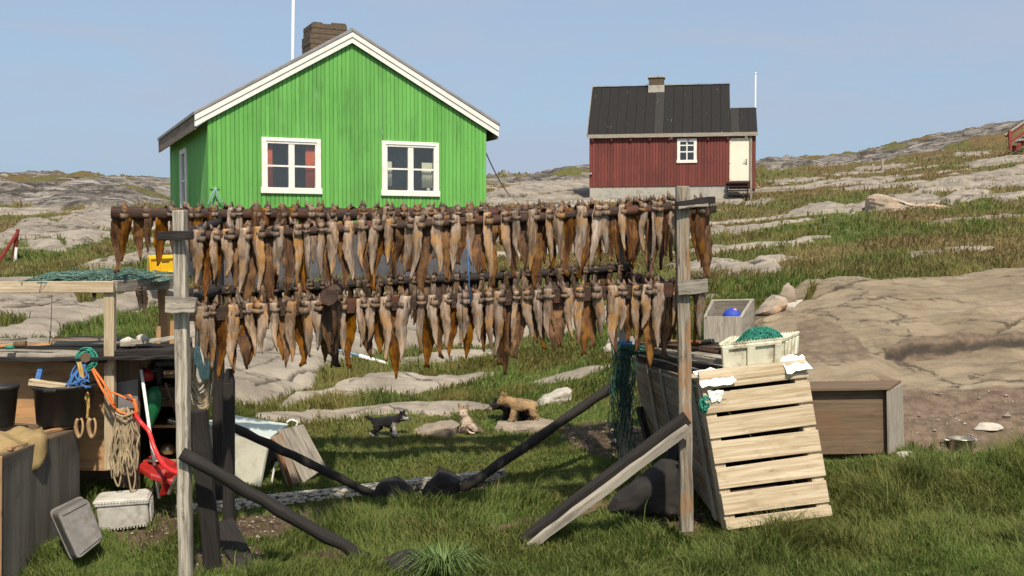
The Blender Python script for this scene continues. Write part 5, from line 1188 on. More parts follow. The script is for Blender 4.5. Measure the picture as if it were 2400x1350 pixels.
def netpile(mb, c, sx, sy, sz, n, r, seed):
    rr = random.Random(seed)
    for i in range(n):
        a0 = rr.uniform(0, 6.28); pts = []; rad = rr.uniform(.2, 1.0); w = rr.uniform(1.5, 5)
        for k in range(12):
            a_ = a0 + w * k / 11; q = rad * (1 + .25 * math.sin(k * 1.7 + a0)); x, y = math.cos(a_) * q, math.sin(a_) * q
            z = max(0, 1 - min(1, q * q)) ** .6 * rr.uniform(.6, 1.1); pts.append(Vector(c) + Vector((x * sx, y * sy, z * sz)))
        mb.tube(pts, r, 4)
mb = MB(); q0 = P(1785, 806, 11.2); netpile(mb, q0, .25, .15, .17, 150, .003, 8); mb.ball(q0 + Vector((0, 0, -.06)), .10, 14, 8, (2.0, 1.3, 1.0)); single(mb, 'fishing_net', M['netgreen'], q0, 'heap of bright green fishing net in the cream tub', 'fishing net')
# net hanging over the back right post
mb = MB(); q0 = P(1466, 806, 12.2); rr = random.Random(4)
for i in range(46):
    px = rr.uniform(1428, 1496); pb = rr.uniform(930, 1085); pts = []
    ph = rr.uniform(0, 6)
    for k in range(9):
        kk = k / 8; pts.append(P(1466 + (px - 1466) * (.75 + .25 * kk) + 6 * math.sin(kk * 9 + ph), 806 + (pb - 806) * kk, 12.2 + rr.uniform(-.06, .06)))
    mb.tube(pts, .004, 4)
for i in range(60):
    yy = rr.uniform(830, 1070); xa, xb = sorted((rr.uniform(1430, 1490), rr.uniform(1430, 1490))); mb.tube([P(xa, yy, 12.16), P((xa + xb) / 2, yy + 8, 12.14), P(xb, yy + rr.uniform(-9, 9), 12.18)], .0035, 4)
tangle(mb, P(1490, 818, 12.2), .2, .08, .05, 16, .007, 12)
single(mb, 'fishing_net', M['netdark'], q0, 'dark green net draped down the back right rack post', 'fishing net')
mb = MB(); mb.tube([P(1464, 800, 12.28), P(1464, 812, 12.28)], .085, 12); single(mb, 'rope_binding', M['blue'], P(1464, 806, 12.28), 'dark blue binding wound round the back right rack post', 'rope')
# open wooden crate on the slope
def shell(c, th, name, mat, label, cat, open_=('top',), bevel=.004, mats=None):
    c = [Vector(q) for q in c]; o = thing(name, label, cat, sum(c[:4], Vector()) / 4); ctr = sum(c, Vector()) / 8
    for nm, q in (('front', (0, 1, 5, 4)), ('right', (1, 2, 6, 5)), ('back', (2, 3, 7, 6)), ('left', (3, 0, 4, 7)), ('bottom', (0, 1, 2, 3)), ('top', (4, 5, 6, 7))):
        if nm in open_: continue
        mb = MB(); panel(mb, [c[i] for i in q], th, ctr); mb.build({'top': 'lid', 'bottom': 'bottom_board'}.get(nm, 'panel'), (mats or {}).get(nm, mat), o, bevel)
    return o
oc_ = shell([P(1651, 838, 16.2), P(1738, 832, 16.2), P(1768, 770, 17.4), P(1676, 776, 17.4), P(1649, 742, 16.2), P(1740, 742, 16.2), P(1767, 700, 17.2), P(1667, 702, 17.2)], .045, 'open_crate', M['gray_wood'], 'open grey wooden crate with something blue inside, by the rock', 'crate')
mb = MB(); q0 = P(1716, 744, 16.7); mb.ball(q0, .15, 12, 8, (1, 1, .95), jit=.03); o = single(mb, 'blue_ball', M['blue_cloth'], q0, 'round blue bundle lying in the open wooden crate', 'bundle')
mb = MB(); mb.ball(P(1722, 728, 16.65), .035); mb.build('knot', m_plain('pink', (.7, .3, .3)), o)
a = P(1846, 722, 17.6); b = P(1918, 680, 19.0); mb = MB(); mb.beam(a, b, .2, .1, n=6, jit=.012); single(mb, 'board', M['stone_pale'], a, 'bleached pale timber lying on the upper rock slab', 'timber', bevel=.015)
# low bench of plywood
bt = thing('bench', 'low plywood bench with a weathered top in front of the rock', 'bench', P(2000, 1065, 12.75))
mb = MB(); panel(mb, [P(1860, 1066, 12.7), P(2082, 1062, 12.8), P(2082, 912, 12.8), P(1860, 914, 12.7)], .02, P(1980, 1000, 14)); mb.build('front_panel', M['brown_wood'], bt)
mb = MB(); c8 = [P(1850, 918, 12.6), P(2086, 914, 12.7), P(2112, 897, 13.25), P(1880, 900, 13.2)]; mb.hexa(c8 + [p + Vector((0, 0, .03)) for p in c8]); mb.build('seat', M['brown_wood'], bt, .004)
mb = MB(); q = [P(2080, 1064, 12.72), P(2114, 1052, 13.2), P(2110, 900, 13.2), P(2077, 914, 12.72)]; panel(mb, q, .03, q[0] + Vector((1, 0, 0))); mb.build('end_panel', M['gray_wood'], bt, .004)
# metal pot
g = hit(2252, 1060); pt = thing('cooking_pot', 'dented metal pot with two handles in the grass by the slab', 'pot', g); r_ = .15
mb = MB(); prof = [(.0, .0), (r_ * .86, .0), (r_ * .95, .03), (r_, .17), (r_ + .012, .175), (r_ + .012, .185), (r_ - .008, .185), (r_ * .9, .03), (0, .02)]
mb.loft([[g + Vector((math.cos(2 * math.pi * k / 24) * max(a_, .001), math.sin(2 * math.pi * k / 24) * max(a_, .001), z_ - .01)) for k in range(24)] for a_, z_ in prof]); mb.build('body', M['metal'], pt)
for s_ in (-1, 1):
    mb = MB(); mb.tube(curve_pts([g + Vector((s_ * r_, -.04, .15)), g + Vector((s_ * (r_ + .06), -.03, .155)), g + Vector((s_ * (r_ + .06), .03, .155)), g + Vector((s_ * r_, .04, .15))], 4), .009, 6); mb.build('handle', M['metal'], pt)
# chest freezer tipped on its side
fz = [P(483, 1122, 12.35), P(606, 1146, 12.0), P(668, 1104, 12.9), P(548, 1085, 13.2), P(467, 989, 12.35), P(629, 1028, 11.95), P(676, 993, 12.9), P(551, 973, 13.25)]
fo = shell(fz, .05, 'chest_freezer', M['enamel'], 'old white chest freezer lying tipped, its dark right end open', 'freezer', ('right',), .012, {'top': M['enamel_top']})
mb = MB(); c_ = [q for q in fz]; ctr = sum(c_, Vector()) / 8
q = [fz[1].lerp(ctr, .3), fz[2].lerp(ctr, .3), fz[6].lerp(ctr, .3), fz[5].lerp(ctr, .3)]; panel(mb, q, .02, ctr); mb.build('inner_lining', M['inner'], fo)
mb = MB(); pp = [P(672, 990, 12.9), P(684, 984, 12.9), P(697, 990, 12.9), P(694, 998, 12.9)]; mb.tube(curve_pts(pp, 5), .012, 6); mb.build('handle', M['pipe'], fo)
mb = MB(); mb.tube(curve_pts([P(650, 1084, 12.1), P(644, 1092, 12.1), P(636, 1135, 12.1)], 5), .013, 6); mb.build('pipe', M['pipe'], fo)
# planks leaning against the freezer
for (q, lb, mt) in (([(676, 1142, 11.95), (704, 1130, 12.05), (660, 1014, 12.1), (634, 1026, 12.0)], 'narrow leaning board nearest the open freezer end', 'lath'), ([(712, 1132, 12.1), (765, 1094, 12.4), (711, 994, 12.5), (652, 1008, 12.2)], 'broad dark grey plank panel leaning right of the freezer', 'gray_wood')):
    mb = MB(); qq = [P(*a) for a in q]; panel(mb, qq, .03, qq[0] + Vector((0, 1, 0))); single(mb, 'leaning_board', M[mt], qq[0], lb, 'board', bevel=.006)
mb = MB(); mb.tube([P(682, 1138, 11.88), P(663, 1080, 11.88), P(637, 1028, 11.9)], .022, 8); single(mb, 'pipe', M['rust'], P(682, 1138, 11.88), 'rusty pipe along the edge of the narrow leaning board', 'pipe')
# low timbers on the soil below the rack
for (a, b, w, h, mt, lb) in (((1378, 1176), (1545, 1240), .09, .06, 'brown_wood', 'brown timber lying on bare soil beneath the bin'), ((1265, 1232), (1420, 1190), .2, .03, 'brown_wood', 'flat worn board half buried behind the right brace'), ((1150, 1246), (1225, 1238), .14, .03, 'brown_wood', 'short flat board in the grass left of the right brace')):
    A_, B_ = hit(*a), hit(*b); A_.z += .03; B_.z += .03; mb = MB(); mb.beam(A_, B_, w, h, n=6, jit=.008); single(mb, 'timber', M[mt], A_, lb, 'timber', bevel=.006)
# red stair at the far right, posts and bits on the hill
sb = P(2372, 352, 60); rs = thing('red_staircase', 'red wooden staircase with handrail on the far right skyline', 'staircase', sb)
mb = MB(); mb.beam(P(2368, 352, 60), P(2366, 306, 60), .13, .13); mb.build('post', M['redpaint'], rs)
mb = MB(); mb.beam(P(2355, 317, 60), P(2450, 252, 63), .14, .05); o = mb.build('handrail', M['gray_wood'], rs); mb = MB(); mb.beam(P(2358, 320, 60.1), P(2450, 257, 63.1), .09, .09); mb.build('rail', M['redpaint'], rs); mb = MB(); mb.beam(P(2368, 333, 60.1), P(2450, 275, 63.1), .09, .09); mb.build('rail', M['redpaint'], rs)
mb = MB(); mb.beam(P(2374, 352, 60.2), P(2450, 300, 63.2), .1, .2); mb.build('stringer', M['redpaint'], rs)
for i in range(5):
    mb = MB(); k = i / 4; c0 = P(2376, 343, 60.4).lerp(P(2446, 300, 63.4), k); mb.box(c0, (.3, .9, .05)); mb.build('step', M['redpaint'], rs)
for (x, y0, y1, lb) in ((2046, 400, 384, 'left one of two short pale posts on the far slope'), (2068, 400, 372, 'taller right one of two pale posts on the far slope')):
    g = hit(x, y0, 30); mb = MB(); mb.beam(g, P(x, y1, g.y), .12, .1); single(mb, 'stake', M['gray_wood'], g, lb, 'stake')
# red frame on the grass at the far left
g0 = P(36, 612, 27.5); rfm = thing('pole_tripod', 'leaning red and white tripod of poles on the grass at the left', 'tripod', g0)
mb = MB(); mb.beam(P(32, 603, 27.5), P(42, 537, 27.5), .07, .06); mb.build('post', M['redpaint'], rfm)
mb = MB(); mb.beam(P(41, 545, 27.5), P(-8, 622, 27.0), .07, .06); mb.build('strut', M['redpaint'], rfm)
mb = MB(); mb.beam(P(35, 620, 27.4), P(39, 580, 27.4), .06, .05); mb.build('post', M['pipe'], rfm)
mb = MB(); mb.beam(P(38, 590, 27.6), P(58, 622, 28.4), .05, .05); mb.beam(P(0, 618, 27.3), P(30, 604, 27.5), .05, .05); mb.build('strut', M['brown_wood'], rfm)
# yellow fish box
yc = [P(352, 641, 20.0), P(424, 638, 20.1), P(430, 631, 20.8), P(345, 634, 20.7), P(350, 604, 19.95), P(426, 601, 20.05), P(430, 596, 20.8), P(346, 599, 20.7)]
yo = shell(yc, .025, 'fish_box', M['yellow'], 'yellow plastic fish box standing behind the net-covered frame', 'fish box', ('top',), .006)
mb = MB(); n = Vector((0, -1, 0))
for (u0, u1, v0, v1) in ((.0, 1.0, .9, 1.0), (.0, 1.0, .0, .1), (.0, .06, .1, .9), (.3, .34, .1, .55), (.94, 1, .1, .9)):
    q = [L3([yc[0], yc[1], yc[5], yc[4]], u0, v0) + n * .003, L3([yc[0], yc[1], yc[5], yc[4]], u1, v0) + n * .003, L3([yc[0], yc[1], yc[5], yc[4]], u1, v1) + n * .003, L3([yc[0], yc[1], yc[5], yc[4]], u0, v1) + n * .003]; panel(mb, q, .025, q[0] + n)
mb.build('rib', M['yellow'], yo, .004)
mb = MB(); q = [L3([yc[0], yc[1], yc[5], yc[4]], a_, b_) + n * .004 for a_, b_ in ((.38, .68), (.62, .68), (.62, .74), (.38, .74))]; panel(mb, q, .006, q[0] + n); mb.build('hand_slot', M['inner'], yo)
def m_streak(name, c1, c2, c3):
    "plywood with rain streaks running down"
    t = NT(name); a = t.noise(t.pos((6, 6, .35)), 1.2, 5, .6); b = t.noise(t.pos((1, 1, 1)), 2.2, 5, .65); f = t.noise(t.pos((40, 40, 2)), 1, 4, .7)
    c = t.mix(t.ramp(a, .32, .68), c1, c2); c = t.mix(t.math('MULTIPLY', t.ramp(b, .45, .7), .7), c, c3); c = t.mix(t.math('MULTIPLY', t.ramp(f, .55, .7), .35), c, c3)
    t.color(c); t.rough(.85); t.bump(t.math('ADD', a, f), .3, .006); return t.m
# ================================================================ left yard: shed, net frame, boxes
D_ = 11.35
sh = thing('storage_shed', 'low plywood storage shed with a flat roof of dark boards', 'shed', P(160, 1160, D_))
mb = MB(); panel(mb, [P(-140, 1098, D_), P(268, 1104, D_), P(268, 836, D_), P(-140, 846, D_)], .03, P(100, 1000, 14)); mb.build('front_panel', M['ply'], sh, .004)
mb = MB(); panel(mb, [P(268, 1140, D_ - .02), P(327, 1150, D_ - .02), P(327, 832, D_ - .02), P(268, 836, D_ - .02)], .03, P(100, 1000, 14)); mb.build('front_panel', M['brown_wood'], sh, .004)
mb = MB(); panel(mb, [P(276, 960, D_ - .05), P(324, 955, D_ - .05), P(324, 888, D_ - .05), P(276, 896, D_ - .05)], .012, P(290, 900, 9)); mb.build('metal_patch', m_plain('zinc', (.20, .20, .20), .6, .2, 5), sh)
mb = MB(); panel(mb, [P(-140, 1250, D_ + .35), P(330, 1190, D_ + .35), P(330, 1080, D_ + .35), P(-140, 1080, D_ + .35)], .03, P(100, 1000, 14)); mb.build('lower_panel', M['brown_wood'], sh)
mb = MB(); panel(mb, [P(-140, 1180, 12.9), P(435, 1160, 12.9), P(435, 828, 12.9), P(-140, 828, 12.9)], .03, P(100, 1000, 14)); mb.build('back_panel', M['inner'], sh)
mb = MB(); panel(mb, [P(327, 1165, D_), P(333, 1140, 12.88), P(333, 832, 12.88), P(327, 832, D_)], .03, P(0, 1000, 12)); mb.build('side_panel', M['brown_wood'], sh)
mb = MB(); panel(mb, [P(430, 1135, 11.6), P(436, 1120, 12.88), P(436, 850, 12.88), P(430, 850, 11.6)], .03, P(900, 1000, 12)); mb.build('side_panel', M['brown_wood'], sh)
for (y, dz) in ((886, .02), (1003, .03), (1086, .03)):
    mb = MB(); c4 = [P(334, y, 11.62), P(432, y, 11.62), P(436, y - 14, 12.85), P(336, y - 14, 12.85)]; mb.hexa(c4 + [p + Vector((0, 0, dz)) for p in c4]); mb.build('shelf', M['ply'], sh, .003)
# roof: overlapping dark boards with a ragged edge
for i, (x0, x1, y0, y1, d0, th, mt) in enumerate([(-140, 250, 838, 846, 11.1, .035, 'dark_wood'), (120, 440, 842, 836, 11.05, .03, 'dark_wood'), (-140, 300, 826, 832, 11.35, .05, 'gray_wood'), (200, 440, 826, 822, 11.3, .05, 'dark_wood'), (-140, 440, 816, 812, 11.7, .04, 'dark_wood'), (-140, 440, 808, 804, 12.2, .04, 'gray_wood'), (-140, 440, 801, 797, 12.7, .04, 'gray_wood')]):
    mb = MB(); mb.beam(P(x0, y0, d0), P(x1, y1, d0), .36 if i > 1 else .16, th, n=10, jit=.006); mb.build('roof_board', M[mt], sh, .004)
sh_top = []
for (a, b, w, h, mt, lb) in (((-20, 822, 11.2), (122, 817, 11.2), .07, .03, 'ply', 'orange-brown strip of wood along the shed roof edge'), ((125, 806, 11.5), (255, 804, 11.5), .08, .04, 'lath', 'weathered lath on the shed roof left of the tall post'), ((-10, 809, 11.5), (62, 806, 11.5), .05, .02, 'pale_wood', 'pale thin lath at the left end of the shed roof'), ((280, 818, 11.3), (430, 800, 11.6), .06, .04, 'gray_wood', 'grey batten on the shed roof right of the tall post')):
    mb = MB(); A_, B_ = P(*a), P(*b); A_.z += .05; B_.z += .05; mb.beam(A_, B_, w, h, n=6, jit=.006); single(mb, 'lath', M[mt], A_, lb, 'lath', bevel=.003)
mb = MB(); A_ = P(34, 820, 11.15); mb.tube([A_ + Vector((0, 0, .05)), P(62, 818, 11.15) + Vector((0, 0, .05))], .034, 10); single(mb, 'log_end', M['brown_wood'], A_, 'short round log end on the shed roof edge', 'log')
mb = MB(); A_ = P(14, 826, 11.1); mb.tube([A_ + Vector((0, 0, .05)), P(33, 825, 11.1) + Vector((0, 0, .05))], .02, 8); single(mb, 'green_tube', M['teal'], A_, 'small green tube beside the log end on the shed roof', 'tube')
for (x0, x1, yt, yb, sd, lb) in ((283, 322, 786, 813, 71, 'white rounded stone lying on the shed roof'), (318, 352, 784, 808, 72, 'speckled grey stone right of the white one on the shed roof')):
    g = P((x0 + x1) / 2, yb, 11.5); w = (x1 - x0) / F * 11.5; h = (yb - yt) / F * 11.5; me = rockmesh(None, w * .6, w * .5, h * .75, sd, rough=.1); me.name = 'stone'; me.materials.append(M['stone_pale'] if sd == 72 else M['styro']); o = bpy.data.objects.new('stone', me); COL.objects.link(o); o.location = g + Vector((0, 0, h * .3)); tag(o, lb, 'stone')
# frame of posts and beams with a net on top
nf = thing('net_frame', 'pale timber frame of posts and beams standing before the shed', 'frame', P(258, 1100, 11.15))
mb = MB(); mb.beam(P(-160, 674, 11.1), P(268, 672, 11.1), .06, .115, n=10, jit=.003); mb.build('beam', M['pale_wood'], nf, .006)
mb = MB(); mb.beam(P(259, 1100, 11.15), P(258, 686, 11.15), .1, .08, n=10, jit=.003); mb.build('post', M['pale_wood'], nf, .006)
mb = MB(); mb.beam(P(268, 671, 11.2), P(402, 664, 12.3), .06, .12, n=8, jit=.003); mb.build('beam', M['gray_wood'], nf, .006)
mb = MB(); mb.beam(P(388, 850, 12.4), P(382, 672, 12.4), .1, .08, n=6, jit=.003); mb.build('post', M['ply'], nf, .006)
mb = MB(); mb.beam(P(70, 655, 11.6), P(402, 648, 12.6), .08, .05, n=8, jit=.004); mb.build('beam', M['gray_wood'], nf, .005)
mb = MB(); mb.beam(P(-160, 655, 11.5), P(90, 655, 11.6), .08, .05, n=8, jit=.004); mb.build('beam', M['gray_wood'], nf, .005)
mb = MB(); rr = random.Random(31); q4 = [P(95, 655, 11.3), P(398, 655, 11.9), P(392, 640, 13.6), P(150, 640, 13.2)]
for i in range(230):
    u, v = rr.random(), rr.random(); p = L3(q4, u, v); a_ = rr.uniform(0, 6.28); pts = []
    for k in range(5):
        pts.append(p + Vector((math.cos(a_) * .06 * k, math.sin(a_) * .12 * k, .03 * math.sin(k * 1.3 + u * 9) + .04 * math.sin(math.pi * u) * rr.random()))); a_ += rr.gauss(0, .7)
    mb.tube(pts, .006, 4)
rg = [[L3(q4, i / 12, j / 6) + Vector((0, 0, .025 * math.sin(i * 1.1 + j * 2) - .01)) for j in range(7)] + [L3(q4, i / 12, j / 6) + Vector((0, 0, .025 * math.sin(i * 1.1 + j * 2) - .02)) for j in range(6, -1, -1)] for i in range(13)]
mb.loft(rg); single(mb, 'fishing_net', m_plain('faded_net', (.10, .19, .15), .9, .35, 9, (.05, .08, .065), .5), q4[0], 'grey-green net spread flat over the timber frame', 'fishing net')
for (x, y0, y1, k, lb) in ((218, 680, 712, 2, 'small black dried strip hanging under the pale beam'), (328, 678, 752, 7, 'narrow brown dried fish hanging alone under the grey beam')):
    p = P(x, y0, 11.1); hang(p, .3, k, 'dark', (y1 - y0) / F * 11.1 / .62, lb, 'dried bits under the net frame', sxy=1.1)
mb = MB(); mb.tube([P(122, 690, 11.05), P(119, 780, 11.05), P(115, 806, 11.1)], .004, 5); single(mb, 'cord', M['black'], P(122, 690, 11.05), 'thin dark cord hanging from the pale beam at the left', 'cord')
# cabinet with canvas and tubs
cb = [P(-4, 1385, 9.45), P(187, 1252, 10.95), P(20, 1200, 12.0), P(-190, 1330, 10.4), P(-2, 1072, 9.45), P(187, 1002, 10.95), P(30, 990, 11.3), P(-190, 1050, 9.9)]
cbo = thing('storage_cabinet', 'dark weathered plywood chest in the lower left corner', 'chest', cb[0])
cc_ = sum(cb, Vector()) / 8
mb = MB(); panel(mb, [cb[0], cb[1], cb[5], cb[4]], .03, cc_); mb.build('side_panel', m_streak('weathered_ply', (.075, .068, .056), (.15, .138, .115), (.04, .033, .026)), cbo, .004)
mb = MB(); panel(mb, [cb[3], cb[0], cb[4], cb[7]], .03, cc_); mb.build('front_panel', M['ply'], cbo, .004)
mb = MB(); panel(mb, [cb[4], cb[5], cb[6], cb[7]], .03, cc_); mb.build('lid', M['brown_wood'], cbo, .004)
mb = MB(); mb.beam(P(62, 1022, 10.4), P(186, 995, 11.0), .06, .03, n=5, jit=.004); mb.build('edge_strip', M['ply'], cbo, .003); mb = MB(); mb.beam(P(20, 1052, 9.7), P(60, 1040, 10.0), .05, .03); mb.build('edge_strip', M['ply'], cbo, .003)
mb = MB(); mb.beam(P(196 - 30, 1290, 10.6), P(160, 1250, 10.6), .07, .07); mb.beam(P(38, 1365, 9.9), P(38, 1330, 9.9), .07, .07); mb.build('foot', M['gray_wood'], cbo)
# draped canvas
mb = MB(); rg = []; nn = 15; mm = 11
tq = [P(-30, 1068, 9.5), P(112, 1026, 10.3), P(96, 1010, 10.7), P(-60, 1020, 9.9)]
for i in range(nn):
    u = i / (nn - 1); up_, lo_ = [], []
    edge = L3(tq, u, 0); drop = .06 + .22 * max(0, math.sin((u - .55) * 6.5)) * (u > .5) + .05 * math.sin(u * 13)
    for j in range(mm):
        v = j / (mm - 1)
        if v < .5: p = edge + Vector((.03, -.05, 0)) * (1 - v) + Vector((0, 0, -drop * (1 - v * 2))) + Vector((.02 * math.sin(u * 17), -.02 * math.sin(u * 17), 0))
        else: p = L3(tq, u, (v - .5) * 2) + Vector((0, 0, .03 + .025 * math.sin(u * 14 + v * 5)))
        up_.append(p + Vector((.012, -.012, .012))); lo_.append(p)
    rg.append(up_ + lo_[::-1])
mb.loft(rg); single(mb, 'canvas_cloth', M['canvas'], tq[0], 'stiff mustard canvas cloth draped over the dark chest', 'cloth')
def roundtub(px0, px1, ptop, pbot, d, label, lean=0.0):
    c = P((px0 + px1) / 2, pbot, d); R_ = (px1 - px0) / F * d / 2; H = (pbot - ptop) / F * d * .98
    o = thing('plastic_tub', label, 'plastic tub', c); mb = MB(); n = 36
    def ring(z, k, ry=.8): return [c + Vector((math.cos(2 * math.pi * i / n) * R_ * k + lean * z, math.sin(2 * math.pi * i / n) * R_ * k * ry + R_ * .5, z + .035 * (math.cos(2 * math.pi * i / n)) * lean * 8 * z)) for i in range(n)]
    mb.loft([ring(0, .68), ring(.015, .74), ring(H * .9, .93), ring(H * .905, .97), ring(H * .95, 1.0), ring(H, 1.0), ring(H, .92), ring(.03, .70)], .5)
    b = mb.build('body', M['black'], o); mb = MB()
    mb.box(c + Vector((0, -R_ * .8 + R_ * .5, H * .93)), (.13, .06, .035)); mb.build('grip', M['black'], b, .01); return o
roundtub(50, 208, 903, 1000, 10.75, 'black plastic tub with rope and boards on the chest', .12)
roundtub(-75, 34, 903, 1004, 10.5, 'black plastic tub on the chest, partly out of view at the far left', 0.0)
mb = MB(); A_ = P(70, 895, 10.9); mb.beam(A_, P(168, 908, 10.95), .10, .055, n=5, jit=.003); single(mb, 'board', M['pale_wood'], A_, 'pale board lying across the black tub', 'board', bevel=.004)
mb = MB(); A_ = P(86, 902, 11.0); mb.beam(A_, P(96, 862, 11.1), .05, .03); single(mb, 'stick', M['blue'], A_, 'blue-tipped stick standing in the black tub', 'stick')
mb = MB(); q0 = P(178, 893, 10.75); rr = random.Random(77)
for i in range(16):
    a0 = P(rr.uniform(186, 212), rr.uniform(830, 862), 11.1); a1 = P(rr.uniform(165, 205), rr.uniform(880, 900), 10.8); a2 = P(rr.uniform(150, 214), rr.uniform(894, 912), 10.7); mb.tube(curve_pts([a0, a0.lerp(a1, .5) + Vector((rr.gauss(0, .02), 0, 0)), a1, a2], 4), .009, 5)
single(mb, 'rope_tangle', M['blue'], q0, 'blue rope strands spilling into the black tub', 'rope')
mb = MB(); q0 = P(203, 842, 11.0)
for i in range(13):
    rr = random.Random(90 + i); c = P(203 + rr.uniform(-4, 4), 842 + rr.uniform(-4, 6), 11.0); r1 = rr.uniform(.055, .105); ph = rr.uniform(0, 6); mb.tube([c + Vector((math.cos(a) * r1, rr.uniform(-.02, .02), math.sin(a) * r1 * 1.05)) for a in np.linspace(ph, ph + rr.uniform(4, 7.5), 18)], .007, 5)
mb.tube(curve_pts([P(211, 848, 11), P(222, 866, 11), P(226, 890, 11)], 4), .008, 5)
single(mb, 'rope_coil', M['teal'], q0, 'green rope coil hung on a peg of the shed wall', 'rope')
mb = MB(); mb.tube([P(196, 836, 11.3), P(200, 838, 10.95)], .05, 8); single(mb, 'peg', M['brown_wood'], P(196, 836, 11.3), 'wooden peg on the shed wall carrying the green rope coil', 'peg')
mb = MB(); q0 = P(186, 866, 10.9)
for k, (a, b, c) in enumerate((((183, 850), (190, 885), (196, 915)), ((188, 848), (196, 890), (202, 940)), ((198, 905), (206, 950), (204, 982)), ((192, 900), (206, 925), (208, 960)))):
    mb.tube(curve_pts([P(*a, 10.85), P(*b, 10.8), P(*c, 10.8)], 5), .013, 6)
single(mb, 'rope', M['yellow'] if False else m_plain('ochre_rope', (.42, .27, .07), .85, .4, 20), q0, 'frayed ochre rope hanging down beside the black tub', 'rope')
for k, (x, y, lb) in enumerate(((186, 1002, 'left one of two hide loops hanging under the ochre rope'), (216, 1002, 'right one of two hide loops hanging under the ochre rope'))):
    mb = MB(); c = P(x, y, 10.8); mb.tube([c + Vector((math.cos(a) * .035, math.sin(a * 2) * .01, math.sin(a) * .095)) for a in np.linspace(1.9, 1.9 + 5.6, 20)], .012, 6, flat=1.8); single(mb, 'hide_loop', m_plain('hide', (.42, .27, .13), .8, .3, 12, (.1, .06, .04), .5), c, lb, 'loop')
mb = MB(); q0 = P(218, 868, 10.95)
for (a, b, c) in (((217, 866), (240, 912), (270, 957)), ((219, 864), (248, 905), (268, 950)), ((268, 955), (282, 966), (306, 972)), ((252, 916), (278, 925), (296, 934)), ((296, 934), (316, 946), (318, 968)), ((306, 972), (322, 968), (314, 935)), ((290, 930), (304, 926), (312, 938))):
    mb.tube(curve_pts([P(*a, 10.98), P(*b, 10.9), P(*c, 10.9)], 5), .016, 6, flat=.5)
single(mb, 'strap', M['orange'], q0, 'bright orange strap slung from the coil peg to the tan rope', 'strap')
# hank of tan rope
mb = MB(); c = P(292, 1030, 10.95); rr = random.Random(5)
for i in range(26):
    x = rr.uniform(-1, 1); w = .02 + .075 * abs(x); top = P(292 + rr.uniform(-8, 8) + x * 10, 962 + rr.uniform(-8, 6), 10.93); bot = P(292 + x * 27 + rr.uniform(-4, 4), rr.uniform(1085, 1122), 10.9 + rr.uniform(-.05, .05))
    pts = [top]; 
    for k in range(1, 7): kk = k / 7; pts.append(top.lerp(bot, kk) + Vector((.05 * math.sin(math.pi * kk) * (x + rr.gauss(0, .25)), rr.gauss(0, .012), 0)))
    pts.append(bot); x2 = -x * rr.uniform(.2, 1); top2 = P(292 + x2 * 14, 965 + rr.uniform(-6, 6), 10.93)
    pts.append(bot + Vector((.02 * (1 if x2 > x else -1), 0, .03)))
    for k in range(1, 6): kk = k / 6; pts.append(bot.lerp(top2, kk) + Vector((.05 * math.sin(math.pi * kk) * x2, rr.gauss(0, .012), 0)))
    mb.tube(curve_pts(pts, 2), .0085, 5)
for (x, y) in ((277, 1140), (309, 1152)): mb.tube(curve_pts([P(292, 1060, 10.88), P(x - 10, 1105, 10.88), P(x, y, 10.88), P(x + 8, 1110, 10.88), P(298, 1050, 10.88)], 5), .0085, 5)
mb.tube(curve_pts([P(270, 968, 10.86), P(290, 976, 10.84), P(314, 966, 10.86)], 5), .012, 6)
single(mb, 'rope_hank', M['rope'], c, 'long hank of tan rope hanging on the shed corner', 'rope')
# shelf things
mb = MB(); mb.ball(P(346, 880, 11.45), .068, 16, 12); o = single(mb, 'float_ball', M['red'], P(346, 880, 11.45), 'red ball float hanging at the top of the open shelf', 'float'); mb = MB(); mb.tube([P(346, 866, 11.45), P(346, 856, 11.45)], .012, 6); mb.build('eyelet', M['red'], o)
mb = MB(); a_, b_ = P(363, 906, 11.45), P(352, 1006, 11.45); R_ = [.03, .075, .088, .09, .085, .07, .05, .03, .012]; mb.tube([a_.lerp(b_, i / 8) for i in range(9)], R_, 16); o = single(mb, 'float_bladder', M['floatgreen'], b_, 'long green inflated float leaning in the open shelf', 'float')
mb = MB(); a_, b_ = P(331, 867, 11.2), P(373, 1168, 11.0); mb.tube([a_, b_], .017, 8); single(mb, 'pole', M['pipe'], b_, 'thin white pole leaning against the open shelf', 'pole')
mb = MB(); mb.tube(curve_pts([P(312, 966, 10.9), P(330, 990, 10.9), P(349, 1012, 10.85), P(362, 1050, 10.8), P(380, 1085, 10.7), P(400, 1102, 10.6), P(432, 1114, 10.5)], 6), [.022] * 37, 8); single(mb, 'hose', M['redhose'], P(312, 966, 10.9), 'bright red hose curving down from the orange strap', 'hose')
mb = MB(); q0 = P(388, 900, 11.5); mb.tube([P(388, 898, 11.35), P(424, 1000, 11.55)], .014, 8); single(mb, 'tool_handle', M['brown_wood'], q0, 'slanting wooden tool handle in the open shelf', 'tool')
mb = MB(); q0 = P(402, 838, 11.5); mb.box(P(402, 836, 11.6), (.24, .2, .10)); mb.box(P(404, 850, 11.55), (.28, .22, .04)); tangle(mb, P(372, 870, 11.5), .04, .05, .16, 12, .012, 20); single(mb, 'old_gear', M['black'], q0, 'dark bundle of old gear on top of the open shelf', 'gear')
mb = MB(); mb.box(P(340, 846, 11.4), (.1, .12, .11), Matrix.Rotation(.5, 3, 'Y')); single(mb, 'wood_block', M['brown_wood'], P(340, 846, 11.4), 'dark block hanging above the red ball float', 'block', bevel=.01)
mb = MB(); c = P(396, 928, 12.0)
